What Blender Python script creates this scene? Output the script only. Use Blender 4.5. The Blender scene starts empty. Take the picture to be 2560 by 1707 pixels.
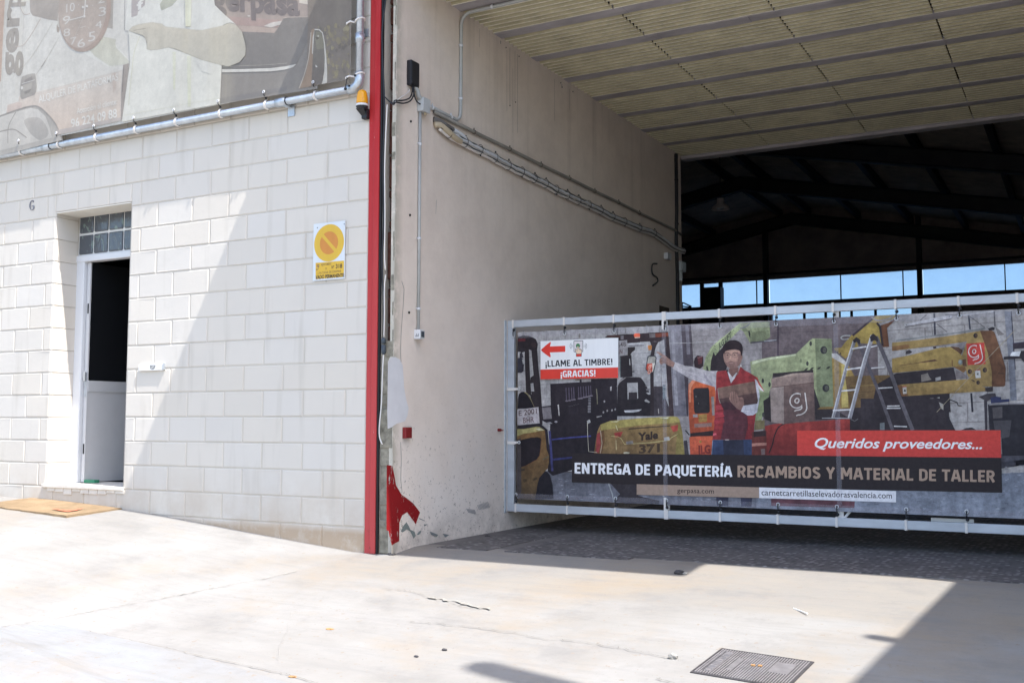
import bpy, math, random
from mathutils import Vector, Matrix
random.seed(7)
S = bpy.context.scene
COL = S.collection

# ------------------------------------------------------------------ camera, sky, sun, exposure
W0, H0 = 2560.0, 1707.0
F0, YAW, PITCH, ROLL = 2617.889, -0.5021, 0.0791, 0.0011
CAM = Vector((4.6079, -6.1869, 0.9416))
fw = Vector((math.sin(YAW) * math.cos(PITCH), math.cos(YAW) * math.cos(PITCH), math.sin(PITCH)))
rt = Vector((math.cos(YAW), -math.sin(YAW), 0))
up = rt.cross(fw)
rt, up = rt * math.cos(ROLL) + up * math.sin(ROLL), -rt * math.sin(ROLL) + up * math.cos(ROLL)
cd = bpy.data.cameras.new('camera')
cd.sensor_width = 36.0
cd.lens = F0 / W0 * 36.0
cd.clip_start = 0.05
cd.clip_end = 2000
cam = bpy.data.objects.new('camera', cd)
M = Matrix((rt, up, -fw)).transposed().to_4x4()
M.translation = CAM
cam.matrix_world = M
COL.objects.link(cam)
S.camera = cam

SX, SY = 0.54, -0.143                       # direction towards the sun is (SX, SY, 1)
sdir = Vector((SX, SY, 1)).normalized()
w = bpy.data.worlds.new('World')
S.world = w
w.use_nodes = True
nt = w.node_tree
nt.nodes.clear()
wo = nt.nodes.new('ShaderNodeOutputWorld')
bg = nt.nodes.new('ShaderNodeBackground')
sk = nt.nodes.new('ShaderNodeTexSky')
sk.sky_type = 'NISHITA'
sk.sun_disc = False
sk.sun_elevation = math.asin(sdir.z)
sk.sun_rotation = math.atan2(sdir.x, sdir.y)
sk.air_density = 1.0
sk.dust_density = 2.0
sk.ozone_density = 0.5
bg.inputs['Strength'].default_value = 0.15
nt.links.new(sk.outputs[0], bg.inputs[0])
nt.links.new(bg.outputs[0], wo.inputs[0])
sl = bpy.data.lights.new('sun', 'SUN')
sl.energy = 3.1
sl.angle = math.radians(0.5)
sl.color = (1.0, 0.965, 0.915)
so = bpy.data.objects.new('sun', sl)
so.rotation_euler = sdir.to_track_quat('Z', 'Y').to_euler()
so.location = (20, -8, 30)
COL.objects.link(so)
S.view_settings.view_transform = 'Standard'
S.view_settings.look = 'None'
S.view_settings.exposure = 1.55
S.view_settings.gamma = 1.0

# ------------------------------------------------------------------ measuring helpers: photo pixel -> point on a real plane
def ray(x, y):
    return fw + rt * ((x - W0 / 2) / F0) - up * ((y - H0 / 2) / F0)
def onY(x, y, c=0.0):
    v = ray(x, y); return CAM + v * ((c - CAM.y) / v.y)
def onX(x, y, c):
    v = ray(x, y); return CAM + v * ((c - CAM.x) / v.x)
FOOT = [(-30, .75), (-9, .45), (-4.1, .285), (-2.5, .232), (-2.0, .195), (-1.2, .12), (-.1, .022), (0, .02), (40, .02)]
def foot(x):
    for (a, za), (b, zb) in zip(FOOT, FOOT[1:]):
        if x <= b:
            t = max(0, (x - a) / (b - a)); return za + (zb - za) * t
    return FOOT[-1][1]
def ground(x, y):
    z = foot(x)
    if y < 0:
        z += .09 * max(y, -11)
        if y < -2: z += (foot(x) - .02) * max(-1, (y + 2) / 8)
    else:
        t = min(1, y / .28); z += .03 * t
    return z
def onG(x, y, dz=0.0):
    v = ray(x, y); t = 1.0
    for i in range(60):
        p = CAM + v * t
        d = p.z - ground(p.x, p.y)
        t += d / max(.02, -v.z + .09 * v.y * (1 if p.y < 0 else 0)) * .7
    p = CAM + v * t
    return Vector((p.x, p.y, ground(p.x, p.y) + dz))

# ------------------------------------------------------------------ materials
MATS = {}
def mat(name, col, rough=.7, spec=.3, metal=0.0, noise=0.0, nscale=8.0, bump=0.0, bscale=60.0, attr=None, stretch=None, col2=None):
    if name in MATS: return MATS[name]
    m = bpy.data.materials.new(name); m.use_nodes = True
    N = m.node_tree.nodes; L = m.node_tree.links
    b = N['Principled BSDF']
    b.inputs['Roughness'].default_value = rough
    b.inputs['Specular IOR Level'].default_value = spec
    b.inputs['Metallic'].default_value = metal
    tc = N.new('ShaderNodeTexCoord')
    src = tc.outputs['Object']
    if stretch:
        mp = N.new('ShaderNodeMapping'); mp.inputs['Scale'].default_value = stretch
        L.new(src, mp.inputs[0]); src = mp.outputs[0]
    out = None
    if attr:
        a = N.new('ShaderNodeAttribute'); a.attribute_name = attr; out = a.outputs['Color']
    if noise or col2:
        n = N.new('ShaderNodeTexNoise'); n.inputs['Scale'].default_value = nscale
        n.inputs['Detail'].default_value = 6; n.inputs['Roughness'].default_value = .65
        L.new(src, n.inputs['Vector'])
        if col2:
            r = N.new('ShaderNodeValToRGB')
            r.color_ramp.elements[0].position = .38; r.color_ramp.elements[1].position = .62
            r.color_ramp.elements[0].color = (*col, 1); r.color_ramp.elements[1].color = (*col2, 1)
            L.new(n.outputs['Fac'], r.inputs[0]); c1 = r.outputs[0]
        else:
            mr = N.new('ShaderNodeMapRange')
            mr.inputs[1].default_value = .3; mr.inputs[2].default_value = .7
            mr.inputs[3].default_value = 1 - noise; mr.inputs[4].default_value = 1 + noise
            L.new(n.outputs['Fac'], mr.inputs[0])
            mx = N.new('ShaderNodeMix'); mx.data_type = 'RGBA'; mx.blend_type = 'MULTIPLY'
            mx.inputs[0].default_value = 1
            if out: L.new(out, mx.inputs[6])
            else: mx.inputs[6].default_value = (*col, 1)
            L.new(mr.outputs[0], mx.inputs[7]); c1 = mx.outputs[2]
        L.new(c1, b.inputs['Base Color'])
    elif out: L.new(out, b.inputs['Base Color'])
    else: b.inputs['Base Color'].default_value = (*col, 1)
    if bump:
        n2 = N.new('ShaderNodeTexNoise'); n2.inputs['Scale'].default_value = bscale; n2.inputs['Detail'].default_value = 5
        L.new(tc.outputs['Object'], n2.inputs['Vector'])
        bp = N.new('ShaderNodeBump'); bp.inputs['Strength'].default_value = bump; bp.inputs['Distance'].default_value = .004
        L.new(n2.outputs['Fac'], bp.inputs['Height']); L.new(bp.outputs[0], b.inputs['Normal'])
    MATS[name] = m
    return m
class NT:
    """small helper for the bigger materials"""
    def __init__(s, name):
        s.m = bpy.data.materials.new(name); s.m.use_nodes = True; MATS[name] = s.m
        s.N = s.m.node_tree.nodes; s.L = s.m.node_tree.links; s.b = s.N['Principled BSDF']
        s.tc = s.N.new('ShaderNodeTexCoord').outputs['Object']
    def noise(s, scale, detail=5, rough=.6, stretch=None, vec=None):
        v = vec or s.tc
        if stretch:
            mp = s.N.new('ShaderNodeMapping'); mp.inputs['Scale'].default_value = stretch; s.L.new(v, mp.inputs[0]); v = mp.outputs[0]
        n = s.N.new('ShaderNodeTexNoise'); n.inputs['Scale'].default_value = scale; n.inputs['Detail'].default_value = detail; n.inputs['Roughness'].default_value = rough
        s.L.new(v, n.inputs['Vector']); return n.outputs['Fac']
    def ramp(s, f, p0, p1, c0=(0, 0, 0), c1=(1, 1, 1)):
        r = s.N.new('ShaderNodeValToRGB'); e = r.color_ramp.elements
        e[0].position = p0; e[1].position = p1; e[0].color = (*c0, 1); e[1].color = (*c1, 1)
        s.L.new(f, r.inputs[0]); return r.outputs[0]
    def mix(s, f, a, b, mode='MIX'):
        x = s.N.new('ShaderNodeMix'); x.data_type = 'RGBA'; x.blend_type = mode
        for i, v in ((0, f), (6, a), (7, b)):
            if isinstance(v, (int, float)): x.inputs[i].default_value = v
            elif isinstance(v, tuple): x.inputs[i].default_value = (*v, 1)
            else: s.L.new(v, x.inputs[i])
        return x.outputs[2]
    def math(s, op, a, b=0.0):
        x = s.N.new('ShaderNodeMath'); x.operation = op
        for i, v in enumerate((a, b)):
            if isinstance(v, (int, float)): x.inputs[i].default_value = v
            else: s.L.new(v, x.inputs[i])
        return x.outputs[0]
    def sep(s):
        x = s.N.new('ShaderNodeSeparateXYZ'); s.L.new(s.tc, x.inputs[0]); return x.outputs
    def rng(s, f, a, b, c=0.0, d=1.0):
        x = s.N.new('ShaderNodeMapRange')
        for i, v in enumerate((a, b, c, d)): x.inputs[i + 1].default_value = v
        s.L.new(f, x.inputs[0]); return x.outputs[0]
    def attr(s, n):
        a = s.N.new('ShaderNodeAttribute'); a.attribute_name = n; return a.outputs['Color']
    def bump(s, h, st=.3, dist=.004, prev=None):
        x = s.N.new('ShaderNodeBump'); x.inputs['Strength'].default_value = st; x.inputs['Distance'].default_value = dist
        s.L.new(h, x.inputs['Height'])
        if prev is not None: s.L.new(prev, x.inputs['Normal'])
        return x.outputs[0]
    def done(s, col, rough=.8, spec=.25, normal=None):
        s.L.new(col, s.b.inputs['Base Color']); s.b.inputs['Roughness'].default_value = rough; s.b.inputs['Specular IOR Level'].default_value = spec
        if normal is not None: s.L.new(normal, s.b.inputs['Normal'])
        return s.m

# painted blocks
t = NT('painted_block')
z = t.sep()[2]; xx = t.sep()[0]
tint = t.attr('tint')
n1 = t.noise(2.2, 5, .6)
c = t.mix(t.rng(n1, .35, .75, 0, .35), tint, (.53, .50, .46), 'MIX')
streak = t.noise(9, 3, .5, stretch=(1, 1, .12))
c = t.mix(t.rng(streak, .56, .78, 0, .42), c, (.42, .385, .33))
low = t.math('MULTIPLY', t.rng(z, .02, .62, 1, 0), t.rng(t.noise(3.2, 6, .7), .35, .62))
c = t.mix(t.math('MULTIPLY', low, .85), c, (.46, .38, .30))
soil = t.math('MULTIPLY', t.rng(z, .15, .2, 1, 0), t.rng(t.noise(8, 6, .7), .3, .5, .35, 1))
soil = t.math('MULTIPLY', soil, t.rng(xx, -2.4, -1.6, 0, 1))
c = t.mix(soil, c, (.43, .335, .245))
t.done(c, .85, .2, t.bump(t.noise(130, 5, .75), .5, .003, t.bump(t.noise(20, 5, .65), .25, .006)))
M_BLOCK = t.m

# portal plaster
t = NT('beige_plaster')
o = t.sep(); z = o[2]; yy = o[1]
c = t.mix(t.rng(t.noise(.8, 4, .6), .35, .65), (.79, .69, .60), (.74, .64, .555))
c = t.mix(t.rng(t.noise(3, 7, .7), .4, .75, 0, .4), c, (.50, .42, .36))
st = t.noise(7, 4, .6, stretch=(1, 1, .03))
c = t.mix(t.math('MULTIPLY', t.rng(st, .55, .75), t.rng(z, 2.2, 4.3, 0, .32)), c, (.30, .24, .19))
pale = t.math('MULTIPLY', t.rng(z, .3, 2.4, 1, 0), t.rng(t.noise(1.3, 5, .6), .3, .7, .3, 1))
c = t.mix(t.math('MULTIPLY', pale, .75), c, (.82, .79, .755))
edge = t.rng(yy, .0, .1, 1, 0)
c = t.mix(t.math('MULTIPLY', edge, t.rng(t.noise(9, 5, .7), .35, .5, .2, .9)), c, (.45, .42, .35))
chip = t.math('MULTIPLY', t.ramp(t.noise(30, 6, .8), .60, .63), t.rng(z, .1, 1.3, 1, 0))
c = t.mix(chip, c, (.17, .15, .13))
grime = t.math('MULTIPLY', t.rng(z, .05, .35, 1, 0), t.rng(t.noise(5, 6, .7), .4, .6))
c = t.mix(t.math('MULTIPLY', grime, .55), c, (.30, .27, .24))
t.done(c, .9, .15, t.bump(t.noise(60, 5, .7), .3, .004, t.bump(t.noise(5, 3), .25, .012)))
M_PLASTER = t.m

# apron concrete
t = NT('apron_concrete')
o = t.sep(); z = o[2]
tint = t.attr('tint')
n = t.noise(1.1, 7, .65)
c = t.mix(t.rng(n, .38, .66), tint, (.235, .224, .208))
c = t.mix(t.rng(t.noise(.7, 7, .72), .5, .68, 0, .75), c, (.265, .222, .172))
c = t.mix(t.rng(t.noise(9, 6, .75, stretch=(.22, 1.6, 1)), .48, .72, 0, .6), c, (.205, .20, .195))
c = t.mix(t.rng(t.noise(2.3, 7, .75), .52, .7, 0, .6), c, (.185, .18, .175))
c = t.mix(t.ramp(t.noise(55, 3, .8), .65, .70), c, (.19, .175, .16))
c = t.mix(t.ramp(t.noise(24, 2, .6), .685, .70), c, (.24, .21, .18))
t.done(c, .9, .15, t.bump(t.noise(90, 6, .75), .5, .004, t.bump(t.noise(3.5, 5), .35, .02)))
M_CONC = t.m

# washed pebble floor
t = NT('pebble_floor')
mp = t.N.new('ShaderNodeMapping'); mp.inputs['Scale'].default_value = (1, 1, 1); t.L.new(t.tc, mp.inputs[0])
v = t.N.new('ShaderNodeTexVoronoi'); v.inputs['Scale'].default_value = 24; t.L.new(mp.outputs[0], v.inputs['Vector'])
sepc = t.N.new('ShaderNodeSeparateColor'); t.L.new(v.outputs['Color'], sepc.inputs[0])
c = t.ramp(sepc.outputs[0], .35, .8, (.04, .037, .039), (.31, .295, .295))
c = t.mix(t.ramp(v.outputs['Distance'], .28, .5), c, (.10, .095, .095))
c = t.mix(t.rng(t.noise(1.4, 5), .4, .7, 0, .5), c, (.17, .16, .15))
t.done(c, .7, .3, t.bump(v.outputs['Distance'], .5, .004))
M_PEB = t.m
M_FLOOR = mat('portal_concrete', (.15, .142, .138), .85, .2, noise=.22, nscale=5, bump=.3, bscale=70)

M_WHITE = mat('white_paint', (.68, .67, .65), .5, .4, noise=.04, nscale=6)
M_LINTEL = mat('lintel_paint', (.72, .69, .62), .8, .2, noise=.05, nscale=5)
M_SILL = mat('sill_stone', (.66, .62, .56), .7, .3, noise=.12, nscale=14, bump=.2)
t = NT('red_paint')
z = t.sep()[2]
c = t.mix(t.rng(z, 3.6, .3, 0, .75), (.40, .012, .016), (.47, .075, .075))
c = t.mix(t.rng(t.noise(4, 6, .7, stretch=(1, 1, .15)), .45, .72, 0, .5), c, (.50, .10, .09))
c = t.mix(t.ramp(t.noise(38, 6, .8, stretch=(1, 1, .4)), .665, .69), c, (.55, .32, .28))
c = t.mix(t.math('MULTIPLY', t.ramp(t.noise(14, 6, .8), .56, .62), t.rng(z, .0, .3, 1, 0)), c, (.16, .05, .03))
t.done(c, .55, .25, t.bump(t.noise(5, 3), .12, .01))
M_RED = t.m
M_BLACK = mat('black_rubber', (.012, .012, .013), .6, .3)
M_BLKPL = mat('black_plastic', (.016, .017, .021), .45, .4)
M_GREYPL = mat('grey_plastic', (.48, .50, .50), .5, .4, noise=.08, nscale=12)
M_PALEPL = mat('pale_plastic', (.66, .67, .69), .5, .4)
M_COND = mat('grey_conduit', (.40, .41, .40), .5, .4, noise=.12, nscale=6)
M_CONDD = mat('dusty_conduit', (.27, .255, .225), .7, .25, noise=.15, nscale=7)
M_TIE = mat('white_tie', (.74, .70, .66), .5, .35)
M_GALV = mat('galvanised_steel', (.52, .56, .60), .38, .5, metal=.65, noise=.18, nscale=16, bump=.05)
M_GALVR = mat('galvanised_rail', (.50, .53, .57), .5, .4, metal=.25, noise=.13, nscale=9, stretch=(.4, 1, 1), bump=.05)
M_BRICK = mat('old_brick', (.095, .042, .032), .95, .1, noise=.45, nscale=18, bump=.7, bscale=40)
M_MORT = mat('old_mortar', (.24, .22, .175), .95, .1, noise=.45, nscale=15, bump=.7, bscale=40)
M_RECESS = mat('recess_dark', (.045, .032, .027), .95, .1, noise=.5, nscale=12)
M_JOIST = mat('joist_concrete', (.46, .425, .435), .9, .15, noise=.25, nscale=7, bump=.3, stretch=(.35, 1, 1))
M_EPS = mat('yellow_infill', (.50, .45, .30), .9, .1, noise=.2, nscale=4, bump=.3, bscale=50)
M_RIB = mat('yellow_rib', (.93, .89, .75), .9, .1, noise=.16, nscale=20)
M_STEEL = mat('dark_steel', (.035, .035, .04), .6, .3, noise=.2, nscale=4)
M_SHEET = mat('hall_sheet', (.46, .40, .34), .7, .3, noise=.25, nscale=3)
M_HALL = mat('hall_wall', (.40, .33, .30), .9, .15, noise=.25, nscale=2)
M_HFLOOR = mat('hall_floor', (.22, .21, .2), .8, .2, noise=.25, nscale=3)
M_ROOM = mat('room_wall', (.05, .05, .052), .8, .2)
M_DARKG = mat('dark_door_glass', (.010, .011, .013), .06, .5)
M_DOORP = mat('door_panel', (.55, .55, .56), .45, .4, noise=.03)
M_ALU = mat('white_aluminium', (.62, .63, .65), .4, .5)
M_GREEN = mat('green_plastic', (.03, .22, .12), .5, .4)
M_PRINT = mat('printed_vinyl', (1, 1, 1), .5, .06, noise=.13, nscale=38, attr='ink')
t = NT('photo_print')
ink = t.attr('ink')
f1 = t.rng(t.noise(5.5, 4, .6), .3, .7, .74, 1.24); f2 = t.rng(t.noise(26, 8, .78), .32, .68, .62, 1.38); f3 = t.rng(t.noise(3.2, 3, .5, stretch=(6, 1, .5)), .35, .65, .86, 1.12)
f = t.math('MULTIPLY', t.math('MULTIPLY', f1, f2), f3)
c = t.mix(1, ink, f, 'MULTIPLY')
c = t.mix(1, c, (.88, .88, .88), 'MULTIPLY')
c = t.mix(.07, c, (.17, .16, .20))  # grey-lilac haze of the glossy sheet, mixed into the ink colour
t.done(c, .45, .08, t.bump(t.noise(1.6, 3, .5, stretch=(1, 1, .6)), .35, .05))
M_PHOTO = t.m
t = NT('faded_photo')
ink = t.attr('ink')
f1 = t.rng(t.noise(3.5, 6, .7), .3, .7, .90, 1.08); f2 = t.rng(t.noise(24, 8, .8), .3, .7, .88, 1.10); f3 = t.rng(t.noise(6, 5, .6, stretch=(1, 1, .06)), .35, .7, 1.03, .90)
c = t.mix(1, ink, t.math('MULTIPLY', t.math('MULTIPLY', f1, f2), f3), 'MULTIPLY')
c = t.mix(t.rng(t.noise(4, 5, .6, stretch=(1, 1, .08)), .58, .75, 0, .22), c, (.50, .44, .30))
t.done(c, .6, .2, t.bump(t.noise(1.3, 4, .55, stretch=(1.6, 1, .5)), .22, .04))
M_PRINT2 = t.m
_n = M_PRINT2.node_tree; _tl = _n.nodes.new('ShaderNodeBsdfTranslucent'); _mx = _n.nodes.new('ShaderNodeMixShader'); _mx.inputs[0].default_value = .22
_tl.inputs[0].default_value = (.75, .74, .70, 1)
_n.links.new(_n.nodes['Principled BSDF'].outputs[0], _mx.inputs[1]); _n.links.new(_tl.outputs[0], _mx.inputs[2]); _n.links.new(_mx.outputs[0], _n.nodes['Material Output'].inputs[0])
t = NT('hem_frame_film')  # pale film for the hems and for the frame showing through, painted on
tr = t.N.new('ShaderNodeBsdfTransparent'); mx = t.N.new('ShaderNodeMixShader'); out = t.N['Material Output']
t.b.inputs['Base Color'].default_value = (.62, .60, .68, 1); t.b.inputs['Roughness'].default_value = .5
mx.inputs[0].default_value = .14
t.L.new(tr.outputs[0], mx.inputs[1]); t.L.new(t.b.outputs[0], mx.inputs[2]); t.L.new(mx.outputs[0], out.inputs[0])
M_PALEFILM = t.m
M_SIGN = mat('sign_enamel', (1, 1, 1), .35, .4, noise=.05, nscale=14, attr='ink', stretch=(1, 1, .2))
M_AMBER = mat('amber_lens', (.75, .33, .01), .25, .5)
M_IRON = mat('cast_iron', (.062, .058, .061), .6, .4, metal=.2, noise=.3, nscale=20, bump=.3)
M_IRONL = mat('worn_iron', (.22, .207, .21), .6, .4, metal=.15, noise=.2, nscale=20)
M_MAT = mat('coir_mat', (.27, .195, .12), .98, .05, noise=.22, nscale=5, bump=1.0, bscale=350)
M_CRACK = mat('concrete_crack', (.16, .148, .13), .95, .1, noise=.4, nscale=30)
M_CHIP = mat('broken_concrete', (.30, .285, .26), .95, .1, noise=.25, nscale=40, bump=1.0, bscale=60)
M_LEAF = mat('dry_leaf', (.38, .22, .10), .9, .1)
M_NEIGH = mat('neighbour_render', (.78, .77, .75), .9, .15, noise=.1, nscale=2)
M_CONNECT = mat('cable_connector', (.05, .065, .08), .5, .4)
M_BEIGE = mat('beige_cable', (.50, .42, .30), .7, .2, noise=.1)
M_DUST = mat('dusty_cable', (.46, .43, .39), .7, .2, noise=.15, nscale=9)
M_REDREF = mat('red_reflector', (.20, .015, .02), .25, .5)
M_GREYN = mat('number_grey', (.20, .20, .23), .6, .3)

t = NT('brushed_red')
msk = t.ramp(t.noise(16, 6, .8, stretch=(1, 1.6, .5)), .37, .43)
t.done(t.mix(t.noise(3, 4), (.21, .006, .009), (.29, .012, .014)), .6, .3)
tr = t.N.new('ShaderNodeBsdfTransparent'); mx = t.N.new('ShaderNodeMixShader'); out = t.N['Material Output']
t.L.new(msk, mx.inputs[0]); t.L.new(tr.outputs[0], mx.inputs[1]); t.L.new(t.b.outputs[0], mx.inputs[2]); t.L.new(mx.outputs[0], out.inputs[0])
M_BRUSH = t.m
t = NT('window_pane')                                  # tinted polycarbonate: sky shows through, dulled
tr = t.N.new('ShaderNodeBsdfTransparent'); tl = t.N.new('ShaderNodeBsdfTranslucent'); mx = t.N.new('ShaderNodeMixShader'); out = t.N['Material Output']
t.L.new(t.ramp(t.noise(3, 6, .7), .2, .9, (.57, .66, .76), (.63, .72, .82)), tr.inputs[0]); tl.inputs[0].default_value = (.45, .6, .75, 1)
mx.inputs[0].default_value = .18
t.L.new(tr.outputs[0], mx.inputs[1]); t.L.new(tl.outputs[0], mx.inputs[2]); t.L.new(mx.outputs[0], out.inputs[0])
M_PANE = t.m
t = NT('glass_block_face')
wv = t.N.new('ShaderNodeTexNoise'); wv.inputs['Scale'].default_value = 11; wv.inputs['Detail'].default_value = 1.2; wv.inputs['Distortion'].default_value = 2.5
mp = t.N.new('ShaderNodeMapping'); mp.inputs['Scale'].default_value = (1, 1, .55); mp.inputs['Rotation'].default_value = (0, .35, 0); t.L.new(t.tc, mp.inputs[0]); t.L.new(mp.outputs[0], wv.inputs['Vector'])
c = t.ramp(wv.outputs['Fac'], .4, .62, (.15, .20, .185), (.40, .48, .44))
c = t.mix(t.ramp(wv.outputs['Fac'], .635, .66), c, (.62, .66, .64))
c = t.mix(t.ramp(wv.outputs['Fac'], .36, .33), c, (.075, .085, .10))
t.done(c, .12, .6, t.bump(wv.outputs['Fac'], .5, .01))
M_GB = t.m

# ------------------------------------------------------------------ mesh helpers
class MB:
    def __init__(s): s.v = []; s.f = []; s.mi = []; s.c = []
    def face(s, pts, mi=0, col=None):
        i = len(s.v); s.v += [tuple(p) for p in pts]; s.f.append(tuple(range(i, i + len(pts)))); s.mi.append(mi); s.c.append(col or (1, 1, 1))
        return s
    def box(s, x0, x1, y0, y1, z0, z1, mi=0, bev=0.0):
        if bev:
            return s.cham(x0, x1, y0, y1, z0, z1, bev, mi)
        i = len(s.v)
        s.v += [(x0, y0, z0), (x1, y0, z0), (x1, y1, z0), (x0, y1, z0), (x0, y0, z1), (x1, y0, z1), (x1, y1, z1), (x0, y1, z1)]
        for q in ((0, 3, 2, 1), (4, 5, 6, 7), (0, 1, 5, 4), (1, 2, 6, 5), (2, 3, 7, 6), (3, 0, 4, 7)):
            s.f.append(tuple(i + k for k in q)); s.mi.append(mi); s.c.append((1, 1, 1))
        return s
    def cham(s, x0, x1, y0, y1, z0, z1, b, mi=0):
        # box with chamfered edges
        import bmesh
        bm = bmesh.new(); bmesh.ops.create_cube(bm, size=1)
        for v in bm.verts:
            v.co = Vector(((x0 + x1) / 2 + v.co.x * (x1 - x0), (y0 + y1) / 2 + v.co.y * (y1 - y0), (z0 + z1) / 2 + v.co.z * (z1 - z0)))
        bmesh.ops.bevel(bm, geom=list(bm.edges), offset=b, segments=2, affect='EDGES', profile=.5)
        s.bm(bm, mi); bm.free(); return s
    def bm(s, bm, mi=0):
        i = len(s.v); bm.verts.ensure_lookup_table(); bm.verts.index_update()
        s.v += [tuple(v.co) for v in bm.verts]
        for f in bm.faces: s.f.append(tuple(i + v.index for v in f.verts)); s.mi.append(mi); s.c.append((1, 1, 1))
    def tube(s, pts, r, n=8, mi=0, closed=False, caps=True):
        P = [Vector(p) for p in pts]; k = len(P); base = len(s.v)
        rr = r if isinstance(r, (list, tuple)) else [r] * k
        nrm = None
        for j in range(k):
            a = P[(j - 1) % k] if (closed or j > 0) else P[j]; b = P[(j + 1) % k] if (closed or j < k - 1) else P[j]
            tg = (b - a).normalized()
            if nrm is None: nrm = tg.orthogonal().normalized()
            else:
                nrm = nrm - tg * nrm.dot(tg); nrm = nrm.normalized() if nrm.length > 1e-6 else tg.orthogonal().normalized()
            bi = tg.cross(nrm)
            for q in range(n):
                an = 2 * math.pi * q / n
                s.v.append(tuple(P[j] + (nrm * math.cos(an) + bi * math.sin(an)) * rr[j]))
        for j in range(k if closed else k - 1):
            j2 = (j + 1) % k
            for q in range(n):
                q2 = (q + 1) % n
                s.f.append((base + j * n + q, base + j * n + q2, base + j2 * n + q2, base + j2 * n + q)); s.mi.append(mi); s.c.append((1, 1, 1))
        if caps and not closed:
            s.f.append(tuple(base + q for q in reversed(range(n)))); s.mi.append(mi); s.c.append((1, 1, 1))
            s.f.append(tuple(base + (k - 1) * n + q for q in range(n))); s.mi.append(mi); s.c.append((1, 1, 1))
        return s
    def ball(s, c, r, mi=0, n=8, sc=(1, 1, 1)):
        import bmesh
        bm = bmesh.new(); bmesh.ops.create_uvsphere(bm, u_segments=n + 2, v_segments=n, radius=1)
        for v in bm.verts: v.co = Vector((c[0] + v.co.x * r * sc[0], c[1] + v.co.y * r * sc[1], c[2] + v.co.z * r * sc[2]))
        s.bm(bm, mi); bm.free(); return s
    def build(s, name, m, parent=None, smooth=False, attr=None):
        me = bpy.data.meshes.new(name); me.from_pydata(s.v, [], s.f)
        for x in (m if isinstance(m, (list, tuple)) else [m]): me.materials.append(x)
        me.polygons.foreach_set('material_index', s.mi)
        if smooth: me.polygons.foreach_set('use_smooth', [True] * len(s.f))
        if attr:
            ca = me.color_attributes.new(attr, 'FLOAT_COLOR', 'CORNER'); li = 0
            for p, c in zip(me.polygons, s.c):
                if isinstance(c, list):
                    for k, q in enumerate(p.loop_indices): ca.data[q].color = (*c[k], 1)
                else:
                    for q in p.loop_indices: ca.data[q].color = (*c, 1)
        me.update()
        o = bpy.data.objects.new(name, me); COL.objects.link(o)
        if parent is not None:
            o.parent = parent; o.matrix_parent_inverse = Matrix.Translation(-base_of(parent))
        return o
def base_of(o):
    return Vector(o.location) if o.type == 'EMPTY' else Vector((0, 0, 0))
def tag(o, label, cat, group=None, kind=None):
    o['label'] = label; o['category'] = cat
    if group: o['group'] = group
    if kind: o['kind'] = kind
    return o
def thing(name, label, cat, loc=(0, 0, 0), group=None):
    o = bpy.data.objects.new(name, None); o.empty_display_size = .1; o.location = loc; COL.objects.link(o)
    return tag(o, label, cat, group)
def dup(root, loc, label, rot=None):
    r = root.copy(); COL.objects.link(r); r.location = loc; r['label'] = label
    if rot: r.rotation_euler = rot
    for ch in list(root.children):
        c = ch.copy(); COL.objects.link(c); c.parent = r
        for g in list(ch.children):
            d = g.copy(); COL.objects.link(d); d.parent = c
    return r
def crom(pts, n=6, closed=False):
    P = [Vector(p) for p in pts]; k = len(P); out = []
    for i in range(k if closed else k - 1):
        p0 = P[(i - 1) % k] if closed or i > 0 else P[i]; p1 = P[i]; p2 = P[(i + 1) % k]
        p3 = P[(i + 2) % k] if closed or i < k - 2 else p2
        for j in range(n):
            u = j / n
            out.append(.5 * ((2 * p1) + (p2 - p0) * u + (2 * p0 - 5 * p1 + 4 * p2 - p3) * u * u + (3 * p1 - p0 - 3 * p2 + p3) * u ** 3))
    if not closed: out.append(P[-1])
    return out
def lin(c):
    return tuple((x / 255 / 12.92) if x / 255 <= .04045 else ((x / 255 + .055) / 1.055) ** 2.4 for x in c)

TEXTC = {}
def textmesh(body, offset=0.0, shear=0.0):
    key = (body, offset, shear)
    if key in TEXTC: return TEXTC[key]
    cu = bpy.data.curves.new('t', 'FONT'); cu.body = body; cu.size = 1; cu.offset = offset; cu.shear = shear; cu.resolution_u = 4
    ob = bpy.data.objects.new('t', cu); COL.objects.link(ob)
    dg = bpy.context.evaluated_depsgraph_get()
    me = ob.evaluated_get(dg).to_mesh()
    vs = [(v.co.x, v.co.y) for v in me.vertices]; fs = [tuple(p.vertices) for p in me.polygons]
    ob.evaluated_get(dg).to_mesh_clear()
    bpy.data.objects.remove(ob); bpy.data.curves.remove(cu)
    TEXTC[key] = (vs, fs); return TEXTC[key]
REFH = {}
def refh(ch):
    if ch not in REFH:
        vs, _ = textmesh(ch); REFH[ch] = max(v[1] for v in vs)
    return REFH[ch]

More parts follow.
